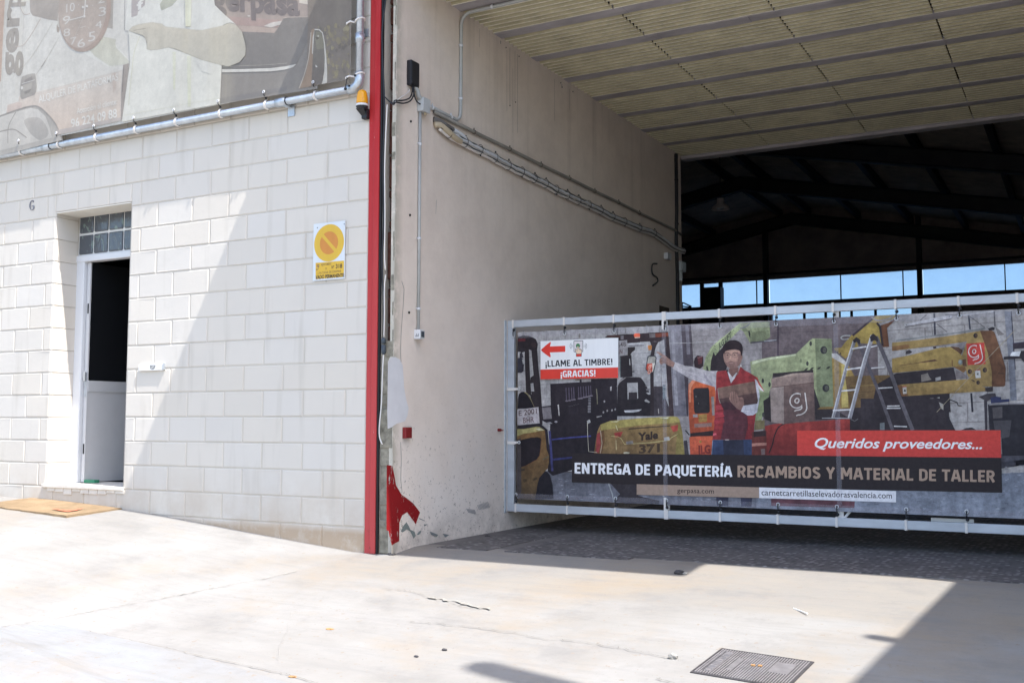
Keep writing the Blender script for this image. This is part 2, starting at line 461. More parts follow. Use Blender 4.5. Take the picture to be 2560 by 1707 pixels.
class Print:
    """flat printed artwork on a real plane; nrm points towards the viewer; later shapes lie a hair above earlier ones"""
    def __init__(s, plane, nrm, white, alb=.80, step=.0004, gm=1.0):
        s.gm = gm; s.sat = 1.0
        s.mi = 0; s.pl = plane; s.n = Vector(nrm); s.w = [x for x in lin(white)]; s.alb = alb; s.step = step; s.mb = MB(); s.bb = []; s.crop((0, 0, 1))
    def crop(s, c): s.o = c; return s
    def pt(s, p): return s.pl(s.o[0] + p[0] / s.o[2], s.o[1] + p[1] / s.o[2])
    def col(s, rgb):
        m = sum(rgb) / 3; rgb = tuple(m + (c - m) * s.sat for c in rgb)
        return tuple(min(.9, max(.004, (a / b) ** s.gm * s.alb)) for a, b in zip(lin(rgb), s.w))
    def layer(s, px):
        x0 = min(p[0] for p in px); x1 = max(p[0] for p in px); y0 = min(p[1] for p in px); y1 = max(p[1] for p in px)
        L = 0
        for (a, b, c, d, l) in s.bb:
            if l >= L and x0 < b and x1 > a and y0 < d and y1 > c: L = l + 1
        s.bb.append((x0, x1, y0, y1, L)); return L
    def put(s, px, rgb, g=None, lay=None):
        ab = [(s.o[0] + p[0] / s.o[2], s.o[1] + p[1] / s.o[2]) for p in px]
        L = s.layer(ab) if lay is None else lay
        P = [s.pl(*q) + s.n * (s.step * L) for q in ab]
        # keep the winding facing the viewer
        nn = Vector((0, 0, 0))
        for i in range(len(P)): nn += P[i].cross(P[(i + 1) % len(P)])
        c = s.col(rgb)
        if g:
            c2 = s.col(g); y0 = min(q[1] for q in ab); y1 = max(q[1] for q in ab)
            c = [tuple(u + (v - u) * ((q[1] - y0) / max(1e-6, y1 - y0)) for u, v in zip(c, c2)) for q in ab]
        if nn.dot(s.n) < 0:
            P.reverse()
            if isinstance(c, list): c.reverse()
        s.mb.face(P, s.mi, c); return L
    def poly(s, pts, rgb, g=None, sm=0):
        if sm: pts = [(p.x, p.y) for p in crom([(a, b, 0) for a, b in pts], sm, True)]
        s.put(pts, rgb, g); return s
    def ell(s, cx, cy, rx, ry, rgb, g=None, n=24, tilt=0.0):
        s.put([(cx + rx * math.cos(a) * math.cos(tilt) - ry * math.sin(a) * math.sin(tilt), cy + rx * math.cos(a) * math.sin(tilt) + ry * math.sin(a) * math.cos(tilt)) for a in [2 * math.pi * i / n for i in range(n)]], rgb, g); return s
    def line(s, pts, wd, rgb, sm=0):
        P = [Vector((a, b, 0)) for a, b in pts]
        if sm: P = crom(P, sm)
        A = []; B = []
        for i in range(len(P)):
            d = (P[min(i + 1, len(P) - 1)] - P[max(i - 1, 0)]).normalized(); q = Vector((-d.y, d.x, 0)) * wd / 2
            A.append(P[i] + q); B.append(P[i] - q)
        s.put([(p.x, p.y) for p in A] + [(p.x, p.y) for p in reversed(B)], rgb); return s
    def rect(s, x0, y0, x1, y1, rgb, g=None): s.put([(x0, y0), (x1, y0), (x1, y1), (x0, y1)], rgb, g); return s
    def text(s, body, bl, br, tl, rgb, ref='H', bold=.0, shear=0.0, base=None):
        vs, fs = textmesh(body, bold, shear)
        ks = textmesh(base or body, 0.0, shear)[0]
        x0 = min(v[0] for v in ks); x1 = max(v[0] for v in ks); h = refh(ref)
        bl = Vector((*bl, 0)); br = Vector((*br, 0)); tl = Vector((*tl, 0))
        px = []
        for a, b in vs:
            q = bl + (br - bl) * ((a - x0) / (x1 - x0)) + (tl - bl) * (b / h); px.append((q.x, q.y))
        ab = [(s.o[0] + p[0] / s.o[2], s.o[1] + p[1] / s.o[2]) for p in px]
        L = s.layer(ab); P = [s.pl(*q) + s.n * (s.step * L) for q in ab]; c = s.col(rgb)
        for f in fs:
            F = [P[i] for i in f]
            nn = Vector((0, 0, 0))
            for i in range(len(F)): nn += F[i].cross(F[(i + 1) % len(F)])
            if nn.dot(s.n) < 0: F.reverse()
            s.mb.face(F, s.mi, c)
        return s
    def build(s, name, m, parent=None):
        return s.mb.build(name, m, parent, attr='ink')

def arc(cx, cy, rx, ry, a0, a1, n=10):
    return [(cx + rx * math.cos(math.radians(a0 + (a1 - a0) * k / n)), cy + ry * math.sin(math.radians(a0 + (a1 - a0) * k / n))) for k in range(n + 1)]
# heavy condensed capitals: strokes in a box of height 1, stem .19
q_ = .095
GL = {
 'A': (.60, [[(q_ - .03, 0), (.26, 1)], [(.34, 1), (.63 - q_, 0)], [(.17, .30), (.43, .30)]]),
 'B': (.54, [[(q_, 0), (q_, 1)], [(q_, .92), (.26, .92)] + arc(.26, .74, .18, .18, 90, -90) + [(q_, .54)], [(q_, .08), (.26, .08)] + arc(.26, .30, .19, .22, -90, 90) + [(q_, .52)]]),
 'C': (.50, [arc(.27, .70, .175, .21, 20, 180) + arc(.27, .30, .175, .21, 180, 340)]),
 'D': (.55, [[(q_, 0), (q_, 1)], [(q_, .92), (.22, .92)] + arc(.22, .67, .235, .25, 90, 0) + arc(.22, .33, .235, .25, 0, -90) + [(q_, .08)]]),
 'E': (.46, [[(q_, 0), (q_, 1)], [(q_, .915), (.44, .915)], [(q_, .51), (.40, .51)], [(q_, .085), (.44, .085)]]),
 'G': (.55, [arc(.28, .70, .185, .21, 25, 180) + arc(.28, .30, .185, .21, 180, 300), [(.465, .0), (.465, .5)], [(.30, .44), (.50, .44)]]),
 'I': (.19, [[(q_, 0), (q_, 1)]]),
 'L': (.43, [[(q_, 0), (q_, 1)], [(q_, .085), (.42, .085)]]),
 'M': (.72, [[(q_, 0), (q_, 1)], [(.72 - q_, 0), (.72 - q_, 1)], [(q_ + .03, .98), (.36, .28)], [(.36, .28), (.69 - q_, .98)]]),
 'N': (.57, [[(q_, 0), (q_, 1)], [(.57 - q_, 0), (.57 - q_, 1)], [(q_ + .02, .96), (.55 - q_, .04)]]),
 'O': (.57, [arc(.285, .69, .19, .225, 0, 180) + arc(.285, .31, .19, .225, 180, 360) + [(.475, .69)]]),
 'P': (.52, [[(q_, 0), (q_, 1)], [(q_, .915), (.25, .915)] + arc(.25, .665, .19, .25, 90, -90) + [(q_, .415)]]),
 'Q': (.57, [arc(.285, .69, .19, .225, 0, 180) + arc(.285, .31, .19, .225, 180, 360) + [(.475, .69)], [(.30, .13), (.55, -.17)]]),
 'R': (.54, [[(q_, 0), (q_, 1)], [(q_, .915), (.25, .915)] + arc(.25, .69, .18, .225, 90, -90) + [(q_, .465)], [(.27, .46), (.46, 0)]]),
 'S': (.49, [arc(.25, .72, .16, .19, 15, 200) + [(.17, .57), (.33, .44)] + arc(.25, .28, .165, .19, 25, -165)]),
 'T': (.50, [[(.25, 0), (.25, .92)], [(0, .915), (.50, .915)]]),
 'U': (.56, [[(q_, 1), (q_, .30)] + arc(.28, .30, .185, .215, 180, 360) + [(.56 - q_, 1)]]),
 'Y': (.56, [[(q_ - .02, 1), (.28, .46)], [(.58 - q_, 1), (.28, .46)], [(.28, 0), (.28, .50)]]),
 '!': (.20, [[(.10, .30), (.10, 1)], [(.10, 0), (.10, .17)]]),
 '\u00a1': (.20, [[(.10, -.25), (.10, .45)], [(.10, .58), (.10, .75)]]),
 ' ': (.22, []),
}
GL['\u00cd'] = (.19, GL['I'][1] + [[(.06, 1.07), (.20, 1.24)]])
def caps(pr, body, bl, br, tl, rgb, sp=.06, wd=.225):
    tot = sum(GL[c][0] for c in body) + sp * (len(body) - 1)
    bl, br, tl = Vector((*bl, 0)), Vector((*br, 0)), Vector((*tl, 0))
    U = (br - bl) / tot; V = tl - bl; x = 0.0
    asp = U.length / V.length          # horizontal unit relative to vertical
    for c in body:
        for st in GL[c][1]:
            P = [Vector((x + a, b)) for a, b in st]; A = []; B = []
            for i in range(len(P)):
                a = P[max(i - 1, 0)]; b = P[min(i + 1, len(P) - 1)]
                d = Vector(((b.x - a.x) * asp, b.y - a.y)).normalized(); n = Vector((-d.y, d.x)) * wd / 2 * (1 if abs(d.y) > .5 else .88)
                n = Vector((n.x / max(asp, .3) * min(1, asp * 1.05), n.y)); A.append(P[i] + n); B.append(P[i] - n)
            q = [bl + U * v.x + V * v.y for v in A + B[::-1]]
            pr.put([(v.x, v.y) for v in q], rgb)
        x += GL[c][0] + sp
def glogo(pr, bl, br, tl, white, back):
    """outlined single-bowl g: wide pale stroke with a narrower stroke of the backing colour on top"""
    bl, br, tl = Vector((*bl, 0)), Vector((*br, 0)), Vector((*tl, 0)); U = br - bl; V = tl - bl
    W = lambda pts: [((bl + U * a + V * b).x, (bl + U * a + V * b).y) for a, b in pts]
    S1 = arc(.42, .66, .27, .24, 40, 400, 22); S2 = [(.80, .98), (.80, .30)] + arc(.48, .26, .32, .20, 0, -110, 10)[1:] + [(.22, .05)]
    k = U.length
    for w_, c in ((.36, white), (.22, back)):
        pr.line(W(S1), k * w_, c); pr.line(W(S2), k * w_, c)
    pr.line(W([(.80, .955), (.80, .30)]), k * .22, back); pr.line(W(S1), k * .22, back)
# ------------------------------------------------------------------ ground
xs = sorted(set([-60, -40, -30, -22, -16, -12] + [-9, -8.5, -8, -7.5, -7, -6.5] + [round(-6.2 + .1 * i, 3) for i in range(133)] + [7.4, 8, 9] + [10, 12, 15, 20, 30, 45, 60]))
ys = sorted(set([-90, -60, -40, -28, -20, -16, -13, -11] + [-10, -9, -8, -7.4, -6.8, -6.4] + [round(-6.1 + .1 * i, 3) for i in range(61)] + [0, .07, .14, .21, .28, .4, .5]))
g = MB()
J1 = [onG(x, y) for x, y in ((0, 1564), (420, 1478), (700, 1440), (845, 1404))]
def slab_tint(x, y):
    p = Vector((x, y))
    # left lower slab is a cooler, later pour; strip along the threshold slightly warmer
    return p
def gt_(x, y):
    return (.262, .241, .212) if (x > .2 and y > -.62) else (.274, .268, .257)
for i in range(len(xs) - 1):
    for j in range(len(ys) - 1):
        x0, x1, y0, y1 = xs[i], xs[i + 1], ys[j], ys[j + 1]
        g.face([(x0, y0, ground(x0, y0)), (x1, y0, ground(x1, y0)), (x1, y1, ground(x1, y1)), (x0, y1, ground(x0, y1))], 0, [gt_(x0, y0), gt_(x1, y0), gt_(x1, y1), gt_(x0, y1)])
go = g.build('ground', M_CONC, attr='tint', smooth=True); go['kind'] = 'structure'
# cooler slab, bottom left of the apron, poured in its own bay
sb = [(-260, 1480), (0, 1566), (150, 1562), (330, 1604), (440, 1628), (560, 1660), (700, 1702), (830, 1745), (700, 1900), (-260, 1900)]
def strip(pts, n):
    out = []
    for a, b in zip(pts, pts[1:]):
        for k in range(n): out.append((a[0] + (b[0] - a[0]) * k / n, a[1] + (b[1] - a[1]) * k / n))
    out.append(pts[-1]); return out
P = [onG(x, y, .004) for x, y in sb]
mb = MB(); mb.face(list(reversed(P)), 0, (.255, .265, .278)); 
cs = mb.build('concrete_slab', M_CONC, attr='tint'); cs['kind'] = 'structure'
# portal floor, washed pebbles laid in panels with plain bands
mb = MB()
mb.box(.20, 6.2, .47, 6.3, -.1, .0515); fl = mb.build('portal_floor', M_FLOOR); fl['kind'] = 'structure'
mb = MB(); mb.box(.42, .83, .31, 6.1, .03, .0545); mb.box(.97, 1.9, .33, 6.1, .03, .0545); mb.box(1.9, 5.6, .455, 6.1, .03, .0545)
mb.build('pebble_floor', M_PEB)['kind'] = 'structure'
mb = MB(); mb.box(-7, 13, 6.3, 20, -.1, .052); mb.build('hall_floor', M_HFLOOR)['kind'] = 'structure'

# ------------------------------------------------------------------ building
bld = thing('warehouse_building', 'white painted block warehouse with an open vehicle portal and dark hall behind', 'building', (0, 0, 0))
DX0, DX1, DZ0, DZ1 = -3.482, -2.508, .415, 2.838
DY = .245
def blockface(mb, ox, ux, rects, nrm, depth=.006, bev=.0065, jit=.0015, gap=.0036):
    """rects in wall coordinates (u, z); each block is its own slightly proud, rounded-edge face"""
    for (u0, u1, z0, z1) in rects:
        if u1 - u0 < .03 or z1 - z0 < .02: continue
        u0 += gap + random.uniform(0, .002); u1 -= gap + random.uniform(0, .002); z0 += gap + random.uniform(-.001, .001); z1 -= gap + random.uniform(0, .002)
        v = random.uniform(-.022, .02); wv = random.uniform(-.007, .007)
        c = (.605 + v * .7 + wv, .562 + v * .7, .502 + v * .7 - wv * 1.5)
        d = [random.uniform(-jit, jit) for _ in range(4)]
        Q = lambda u, z, dd: ox + ux * u + Vector((0, 0, z)) + nrm * dd
        def ring(in_, dd, dj=None):
            r = in_ * .6
            pts = [(u0 + in_ + r, z0 + in_), (u1 - in_ - r, z0 + in_), (u1 - in_, z0 + in_ + r), (u1 - in_, z1 - in_ - r), (u1 - in_ - r, z1 - in_), (u0 + in_ + r, z1 - in_), (u0 + in_, z1 - in_ - r), (u0 + in_, z0 + in_ + r)]
            return [Q(a, b, dd + (dj[(k // 2)] if dj else 0)) for k, (a, b) in enumerate(pts)]
        A = ring(0.0, -depth); B = ring(bev * .45, -bev * .35, d); C = ring(bev, 0, d)
        fl = ux.cross(Vector((0, 0, 1))).dot(nrm) < 0
        for R1, R2 in ((A, B), (B, C)):
            for k in range(8):
                q = [R1[k], R1[(k + 1) % 8], R2[(k + 1) % 8], R2[k]]
                mb.face(q[::-1] if fl else q, 0, c)
        mb.face(C[::-1] if fl else C, 0, c)
rects = []
for k in range(-6, 33):
    z0 = 1 + .2 * k; z1 = z0 + .2; off = .19 if k % 2 == 0 else .39
    e = [0.0] + [-off - .4 * i for i in range(0, 24)]
    for a, b in zip(e, e[1:]):
        u0, u1 = b, a
        # cut the door opening
        if z1 <= DZ0 or z0 >= DZ1: rects.append((u0, u1, z0, z1)); continue
        for (p, q, r0, r1) in ((u0, min(u1, DX0), z0, z1), (max(u0, DX1), u1, z0, z1), (max(u0, DX0), min(u1, DX1), max(z0, DZ1), z1), (max(u0, DX0), min(u1, DX1), z0, min(z1, DZ0 - .03))):
            if q - p > .02 and r1 - r0 > .02: rects.append((p, q, r0, r1))
mb = MB()
blockface(mb, Vector((0, 0, 0)), Vector((1, 0, 0)), rects, Vector((0, -1, 0)))
T = (.53, .485, .42)
def tb(x0, x1, y0, y1, z0, z1):
    n0 = len(mb.f); mb.box(x0, x1, y0, y1, z0, z1)
    for k in range(n0, len(mb.f)): mb.c[k] = T
tb(-9.8, DX0,   .0048, DY + .06, -.3, 7.6); tb(DX1, .125,   .0048, DY + .06, -.3, 7.6)
tb(DX0, DX1, .0048, .2, -.3, DZ0 - .03); tb(DX0, DX1,   .0048, DY + .06, DZ1 + .004, 7.6)
fw_ = mb.build('facade_wall', M_BLOCK, bld, attr='tint')
fw_['label'] = 'white painted concrete block facade'
# door reveal: jamb blocks and soffit
mb = MB()
jr = [(0, DY, max(DZ0, 1 + .2 * k), min(DZ1, 1.2 + .2 * k)) for k in range(-3, 10)]
blockface(mb, Vector((DX0 + .006, .002, 0)), Vector((0, 1, 0)), jr, Vector((1, 0, 0)), .005, .003, .0004, .0015)
mb.build('door_jamb', M_BLOCK, bld, attr='tint'); mb = MB()
blockface(mb, Vector((DX1 - .006, .002, 0)), Vector((0, 1, 0)), jr, Vector((-1, 0, 0)), .005, .003, .0004, .0015)
mb.build('door_jamb', M_BLOCK, bld, attr='tint')
mb = MB(); mb.box(DX0 + .008, DX1 - .008, .001, DY, DZ1 - .008, DZ1); mb.build('lintel_soffit', M_LINTEL, bld)
mb = MB(); mb.box(DX0 - .035, DX1 + .012, -.022, DY + .3, DZ0 - .028, DZ0, bev=.004)
for i in range(9):      # ragged mortar under the sill
    x = DX0 + .03 + i * .108; mb.box(x, x + .1, -.010, .004, DZ0 - .05 - random.uniform(0, .035), DZ0 - .027)
mb.build('door_sill', M_SILL, bld)
# door frame, glass blocks and the open leaf
GZ0 = 2.478
frm = MB()
frm.box(DX0, DX0 + .105, DY - .005, DY + .07, DZ0, GZ0 - .002, bev=.008)
frm.box(DX1 - .06, DX1 + .0, DY - .005, DY + .07, DZ0, GZ0 - .002, bev=.008)
frm.box(DX0, DX1, DY - .012, DY + .07, GZ0 - .062, GZ0, bev=.008)
fo = frm.build('door_frame', M_ALU, bld)
gb = thing  # glass block light above the door
mb = MB(); mb.box(DX0, DX1, DY + .012, DY + .08, GZ0, DZ1 - .006)
gbo = mb.build('glass_block_window', M_WHITE, bld)
GX_ = [onY(140 + x / 7.468, 490 + y / 7.468, DY).x for x, y in ((440, 530), (690, 500), (715, 500), (970, 470), (990, 470), (1250, 440), (1270, 440))]
cw = (GX_[1] - GX_[0] + GX_[3] - GX_[2] + GX_[5] - GX_[4]) / 3; pit = (GX_[6] - GX_[0]) / 3
gz_ = [onY(140 + 440 / 7.468, 490 + y / 7.468, DY).z for y in (355, 708, 747, 1098)]
ch = gz_[0] - gz_[1]
for i in range(5):
    for j in range(2):
        x0 = GX_[0] + i * pit; z0 = gz_[3] if j == 0 else gz_[1]
        if x0 + cw > DX1 + .02: continue
        mb = MB(); mb.box(x0, x0 + cw, DY + .0, DY + .05, z0, z0 + ch, bev=.012); mb.build('glass_block', M_GB, gbo)
HX, HY = DX0 + .112, DY + .03
leaf = MB(); LD = .80; LT = .045; ca, sa = math.cos(math.radians(86)), math.sin(math.radians(86))
def LP(d, t, z): return Vector((HX + d * ca + t * sa, HY + d * sa - t * ca, z))
def lbox(mb, d0, d1, t0, t1, z0, z1, mi=0):
    i = len(mb.v)
    mb.v += [tuple(LP(d, t, z)) for z in (z0, z1) for d, t in ((d0, t0), (d1, t0), (d1, t1), (d0, t1))]
    for q in ((0, 3, 2, 1), (4, 5, 6, 7), (0, 1, 5, 4), (1, 2, 6, 5), (2, 3, 7, 6), (3, 0, 4, 7)):
        mb.f.append(tuple(i + k for k in q)); mb.mi.append(mi); mb.c.append((1, 1, 1))
ZL0, ZL1, ZM = DZ0 + .008, GZ0 - .066, 1.335
lbox(leaf, 0, .012, 0, LT, ZL0, ZL1); lbox(leaf, .012, LD, 0.004, LT - .004, ZL0, ZM - .10); lbox(leaf, .012, LD, -.004, LT + .004, ZM - .10, ZM); lbox(leaf, .012, LD, 0, LT, ZL0, ZL0 + .075)
lf = leaf.build('door_leaf', M_DOORP, bld)
mb = MB(); lbox(mb, .012, LD, .008, LT - .008, ZM, ZL1); mb.build('dark_glass', M_DARKG, lf)
for zc in (.72, 1.99):
    mb = MB(); lbox(mb, -.004, .006, .018, .034, zc - .045, zc + .045); mb.build('hinge', M_BLKPL, lf)
mb = MB(); lbox(mb, -.006, .006, .012, .036, 1.19, 1.38); lbox(mb, -.022, .0, .016, .04, 1.33, 1.41); mb.build('lock_plate', M_GALV, lf)
# room behind the door
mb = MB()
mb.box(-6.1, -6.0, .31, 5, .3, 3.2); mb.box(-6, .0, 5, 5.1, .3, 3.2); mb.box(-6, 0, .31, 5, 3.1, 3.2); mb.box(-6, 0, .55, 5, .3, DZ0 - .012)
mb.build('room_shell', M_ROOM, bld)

# red door post with ridge, rubber seal, broken jamb
mb = MB(); mb.box(.003, .052, -.008, .03, .0, 5.2, bev=.004); mb.box(.0545, .104, -.020, .03, .0, 5.2, bev=.005)
mb.build('door_post', M_RED, bld)
mb = MB(); mb.box(.1045, .1235, -.012, .14, .015, 5.2, bev=.004); mb.build('rubber_seal', M_BLACK, bld)
jb = MB(); jb.box(.125, .24, .115, .5, -.1, 4.29)
jamb = jb.build('broken_jamb', M_RECESS, bld); jamb['label'] = 'broken jamb showing brick and old mortar beside the red post'
mo = MB(); zc = .03
while zc < 4.27:      # crumbled mortar edge, narrow ragged pieces
    h = random.uniform(.04, .13)
    x0 = .126 if zc < 1.5 else random.uniform(.196, .226)
    mo.box(x0, .2412, random.uniform(-.006, .010), .115, zc - .006, zc + h + .006, bev=.007)
    zc += h
mo.build('jamb_mortar', M_MORT, jamb)
zc = 1.52
while zc < 4.2:
    h = random.choice([.06, .07, .05, .16, .3, .22]) * random.uniform(.8, 1.2); mb = MB()
    m_ = M_BRICK if random.random() < .85 else M_RECESS
    mb.box(.127, random.uniform(.175, .203), random.uniform(.055, .095), .115, zc, zc + h, bev=.009); mb.build('exposed_brick', m_, jamb)
    zc += h + random.uniform(.004, .035)

# portal side wall
WX = .243; WY1 = 6.15; CZ = 4.295
mb = MB()
mb.box(-.02, WX, -.012, WY1, CZ - .02, CZ + .3)
nx = 40
ed = [(-.012 + random.uniform(-.006, .006)) for _ in range(60)]
mb.box(.02, WX, .121, WY1, -.1, CZ - .0205); mb.box(.2065, WX, .0, .1205, -.1, CZ - .0205)
pw = mb.build('portal_wall', M_PLASTER, bld); pw['label'] = 'beige plastered side wall of the portal'
mb = MB()   # proud, slightly ragged front arris of the plaster
for k in range(58):
    z0 = -.1 + k * .075; mb.box(.2418, WX + .0015, -.010 + random.uniform(-.004, .008), .05, z0, z0 + .075)
mb.build('plaster_edge', M_PLASTER, pw)
mb = MB(); mb.box(5.35, 5.65, .0, WY1, -.1, CZ); mb.build('portal_wall', M_PLASTER, bld)
# marks on the plaster
pr = Print(lambda x, y: onX(x, y, WX + .003), (1, 0, 0), (175, 160, 150), .42, .0005)
def splat(cr, pts, m, nm):
    q = MB(); q.face([onX(cr[0] + x / cr[2], cr[1] + y / cr[2], WX + .0025) for x, y in pts][::-1]); return q.build(nm, m, pw)
C5 = (880, 500, 1.704)
rp = splat(C5, [(148, 1128), (172, 1131), (181, 1175), (188, 1215), (212, 1255), (232, 1268), (262, 1292), (290, 1330), (278, 1362), (272, 1380), (252, 1352), (235, 1328), (214, 1342), (202, 1372), (201, 1452), (184, 1460), (170, 1470), (160, 1432), (156, 1408), (147, 1405)], M_BRUSH, 'red_paint_patch'); rp['label'] = 'brushed red paint patch low on the plaster'
wp = splat(C5, [(153, 690), (160, 672), (185, 668), (205, 680), (216, 705), (220, 760), (222, 800), (231, 850), (241, 885), (236, 918), (226, 942), (190, 952), (168, 968), (152, 974), (150, 900), (152, 800)], mat('fresh_filler', (.66, .67, .70), .85, .2, noise=.06, nscale=6), 'filler_patch'); wp['label'] = 'pale filler patch beside the red post'
C5b = (900, 1200, 4.694)
pr.crop(C5b)
pr.poly([(480, 600), (505, 540), (545, 490), (575, 540), (592, 580), (640, 600), (655, 650), (630, 685), (610, 640), (590, 600), (550, 575), (500, 610)], (125, 122, 112))
pr.poly([(665, 640), (690, 600), (720, 585), (715, 615), (690, 640)], (130, 127, 118)).poly([(750, 515), (800, 518), (770, 530), (752, 540)], (128, 122, 115)).poly([(690, 440), (760, 470), (765, 480), (700, 455)], (130, 125, 118))
pr.poly([(820, 600), (850, 610), (920, 640), (900, 660), (840, 640)], (122, 118, 112)).poly([(970, 625), (1050, 640), (1000, 670)], (125, 120, 115))
for i in range(7):
    a = 1250 + i * 14; pr.line([(a, 330 + i * 2), (a + 26, 380 + i * 3)], 5, (135, 130, 130))
for i in range(9):
    a = 1380 + i * 14; pr.line([(a, 290 - i * 5), (a + 22, 345 - i * 3)], 5, (132, 128, 128))
random.seed(11)
for i in range(150):
    x = random.uniform(480, 1640); y = random.uniform(-60, 640); 
    if y > 800 - (x - 330) * .2 - 30: continue
    q = random.uniform(1.5, 5.5) ; pr.ell(x, y, q * .55, q * random.uniform(.8, 2.4), random.choice([(100, 95, 95), (120, 112, 108), (85, 82, 85), (135, 125, 118)]), n=6)
pr.crop((0, 0, 1))
for x, y in ((1027.3, 304), (1025.2, 538), (1022.8, 781.3)): pr.ell(x, y, 2.6, 3.4, (30, 26, 26), n=10)
pr.crop(C5)
pr.line([(212, 345), (222, 380), (218, 450), (210, 560), (206, 640), (209, 690)], 1.4, (120, 110, 104)); pr.line([(207, 1030), (210, 1100), (207, 1190), (213, 1240)], 1.4, (122, 115, 108))
pr.line([(360, 0), (357, 60)], 1, (130, 120, 112))
pr.crop((1100, 0, 4.694))
for x, y0, y1, wd in ((820, 560, 1240, 3), (880, 600, 1200, 2.4), (785, 590, 1310, 2), (910, 640, 1560, 2.4), (855, 800, 1560, 1.8), (1345, 930, 1420, 2), (1520, 1050, 1300, 2), (465, 340, 560, 2), (712, 480, 520, 6), (1430, 990, 1030, 4)):
    pr.line([(x, y0), (x, y1)], wd, (122, 106, 94))
for x, y in ((775, 562), (1418, 975), (1432, 1026), (1560, 1078), (928, 665), (886, 1202), (820, 1242)): pr.ell(x, y, 6, 9, (70, 56, 48), n=8)
pr.build('wall_marks', mat('wall_mark_ink', (1, 1, 1), .9, .1, attr='ink'), pw)['kind'] = 'stuff'
# dark sheet on the far wall, its colour giving the shade of a pocket
mb = MB()
a = onX(1640 + 50 / 6.03, 560 + 1225 / 6.03, WX + .003); b = onX(1640 + 200 / 6.03, 560 + 1325 / 6.03, WX + .003)
mb.box(WX, WX + .004, a.y, b.y, b.z - .25, a.z); mb.build('pocket_shade', mat('pocket_shade_dark', (.09, .07, .055), .9, .1), pw)

# portal ceiling: joists and ribbed infill
J0, JD = .829, .6726
cei = MB(); cei.box(.2, 5.4, -.0, 6.27, CZ + .05, CZ + .35); ce = cei.build('portal_ceiling', M_RECESS, bld)
jy = [J0 + JD * i for i in range(-1, 9)]
for i, y in enumerate(jy):
    mb = MB(); x = WX
    y0 = y - .066; y1 = y + .066
    if i == 9: y1 = 6.25
    while x < 5.35:      # slightly uneven underside
        l = random.uniform(.25, .5); d = random.uniform(-.003, .003); mb.box(x, min(x + l, 5.35), y0 + random.uniform(-.003, .003), y1 + random.uniform(-.003, .003), CZ + d, CZ + .06); x += l
    mb.build('joist', M_JOIST, ce)
XJ = [WX, 1.362, 2.490, 3.622, 4.75, 5.35]
for i in range(-1, 9):
    y0 = (jy[i] + .068) if i >= 0 else -.0; y1 = (jy[i + 1] - .068)
    for xa, xb in zip(XJ, XJ[1:]):
        mb = MB(); n = max(2, round((y1 - y0) / .0775)); st = (y1 - y0) / n
        xa_ = xa + (.004 + random.uniform(0, .004) if xa > WX else -.01); xb_ = xb - .005 - random.uniform(0, .005); dz = random.uniform(0, .006)
        for k in range(n):
            a = y0 + st * k; zz = CZ + .012 + dz
            pts = [(a, zz + .004), (a + st * .30, zz + .010), (a + st * .68, zz + .004), (a + st * .76, zz - .013), (a + st * .97, zz - .013), (a + st, zz + .004)]
            for (ya, za), (yb, zb), mi in zip(pts, pts[1:], (0, 0, 0, 1, 0)):
                # ribs wander a little along the panel
                m1 = (xa_ + xb_) / 2; w1 = random.uniform(-.002, .002)
                mb.face([(xa_, ya, za), (xa_, yb, zb), (m1, yb + w1 * .5, zb), (m1, ya + w1 * .5, za)], mi)
                mb.face([(m1, ya + w1 * .5, za), (m1, yb + w1 * .5, zb), (xb_, yb, zb), (xb_, ya, za)], mi)
        mb.build('infill_panel', (M_EPS, M_RIB), ce)
mb = MB(); mb.box(WX, 5.35, 6.16, 6.30, CZ - .035, CZ + .4); mb.build('end_beam', M_JOIST, bld)
# facade above and right of the portal, open overhead door leaf, eaves
mb = MB(); mb.box(.126, 5.12, .02, .28, CZ + .004, 7.6); mb.box(5.12, 13, .02, .28, -.3, 7.6); mb.box(-9.8, 13, .28, 6.3, 7.3, 7.6); mb.box(-.02, .2, .3, 6.15, CZ + .31, 7.3)
mb.build('upper_wall', M_NEIGH, bld)
mb = MB(); mb.box(.0, 5.06, -.705, .0, 4.93, 4.985); mb.build('overhead_door', M_RED, bld)
mb = MB(); mb.box(5.06, 6.60, -.30, .0, 4.93, 5.02); mb.build('eave', M_NEIGH, bld)

# hall behind
RX, RZ, SLP = -1.66, 6.22, .198
def roofz(x): return RZ - SLP * abs(x - RX)
mb = MB(); mb.box(-7.1, -7, 5.1, 20.2, -.1, 5.4); mb.box(13, 13.1, .28, 20.2, -.1, 4); mb.box(-7, -.02, 6.15, 6.3, -.1, 7.3); mb.box(5.4, 13, 6.15, 6.3, -.1, 7.3); mb.box(-.02, 5.4, 6.3, 6.36, CZ + .4, 7.3)
# rear wall with openings
RY = 20.0
wz1 = 4.617; wz0 = 4.0
lx0 = onY(1880 + 120 / 2.45, 720 + 165 / 2.45, RY).x; lx1 = onY(1880 + 975 / 2.45, 720 + 125 / 2.45, RY).x
wb = 3.97
lzb, lzt = 3.0, 3.78
mb.box(-7, 13, RY, RY + .15, wz1, 6.6); mb.box(-7, 13, RY, RY + .15, lzt, wb)
mb.box(-7, lx0, RY, RY + .15, lzb, lzt); mb.box(lx1, 13, RY, RY + .15, lzb, lzt); mb.box(-7, 13, RY, RY + .15, -.1, lzb)
mb.build('hall_wall', M_HALL, bld)
mb = MB()
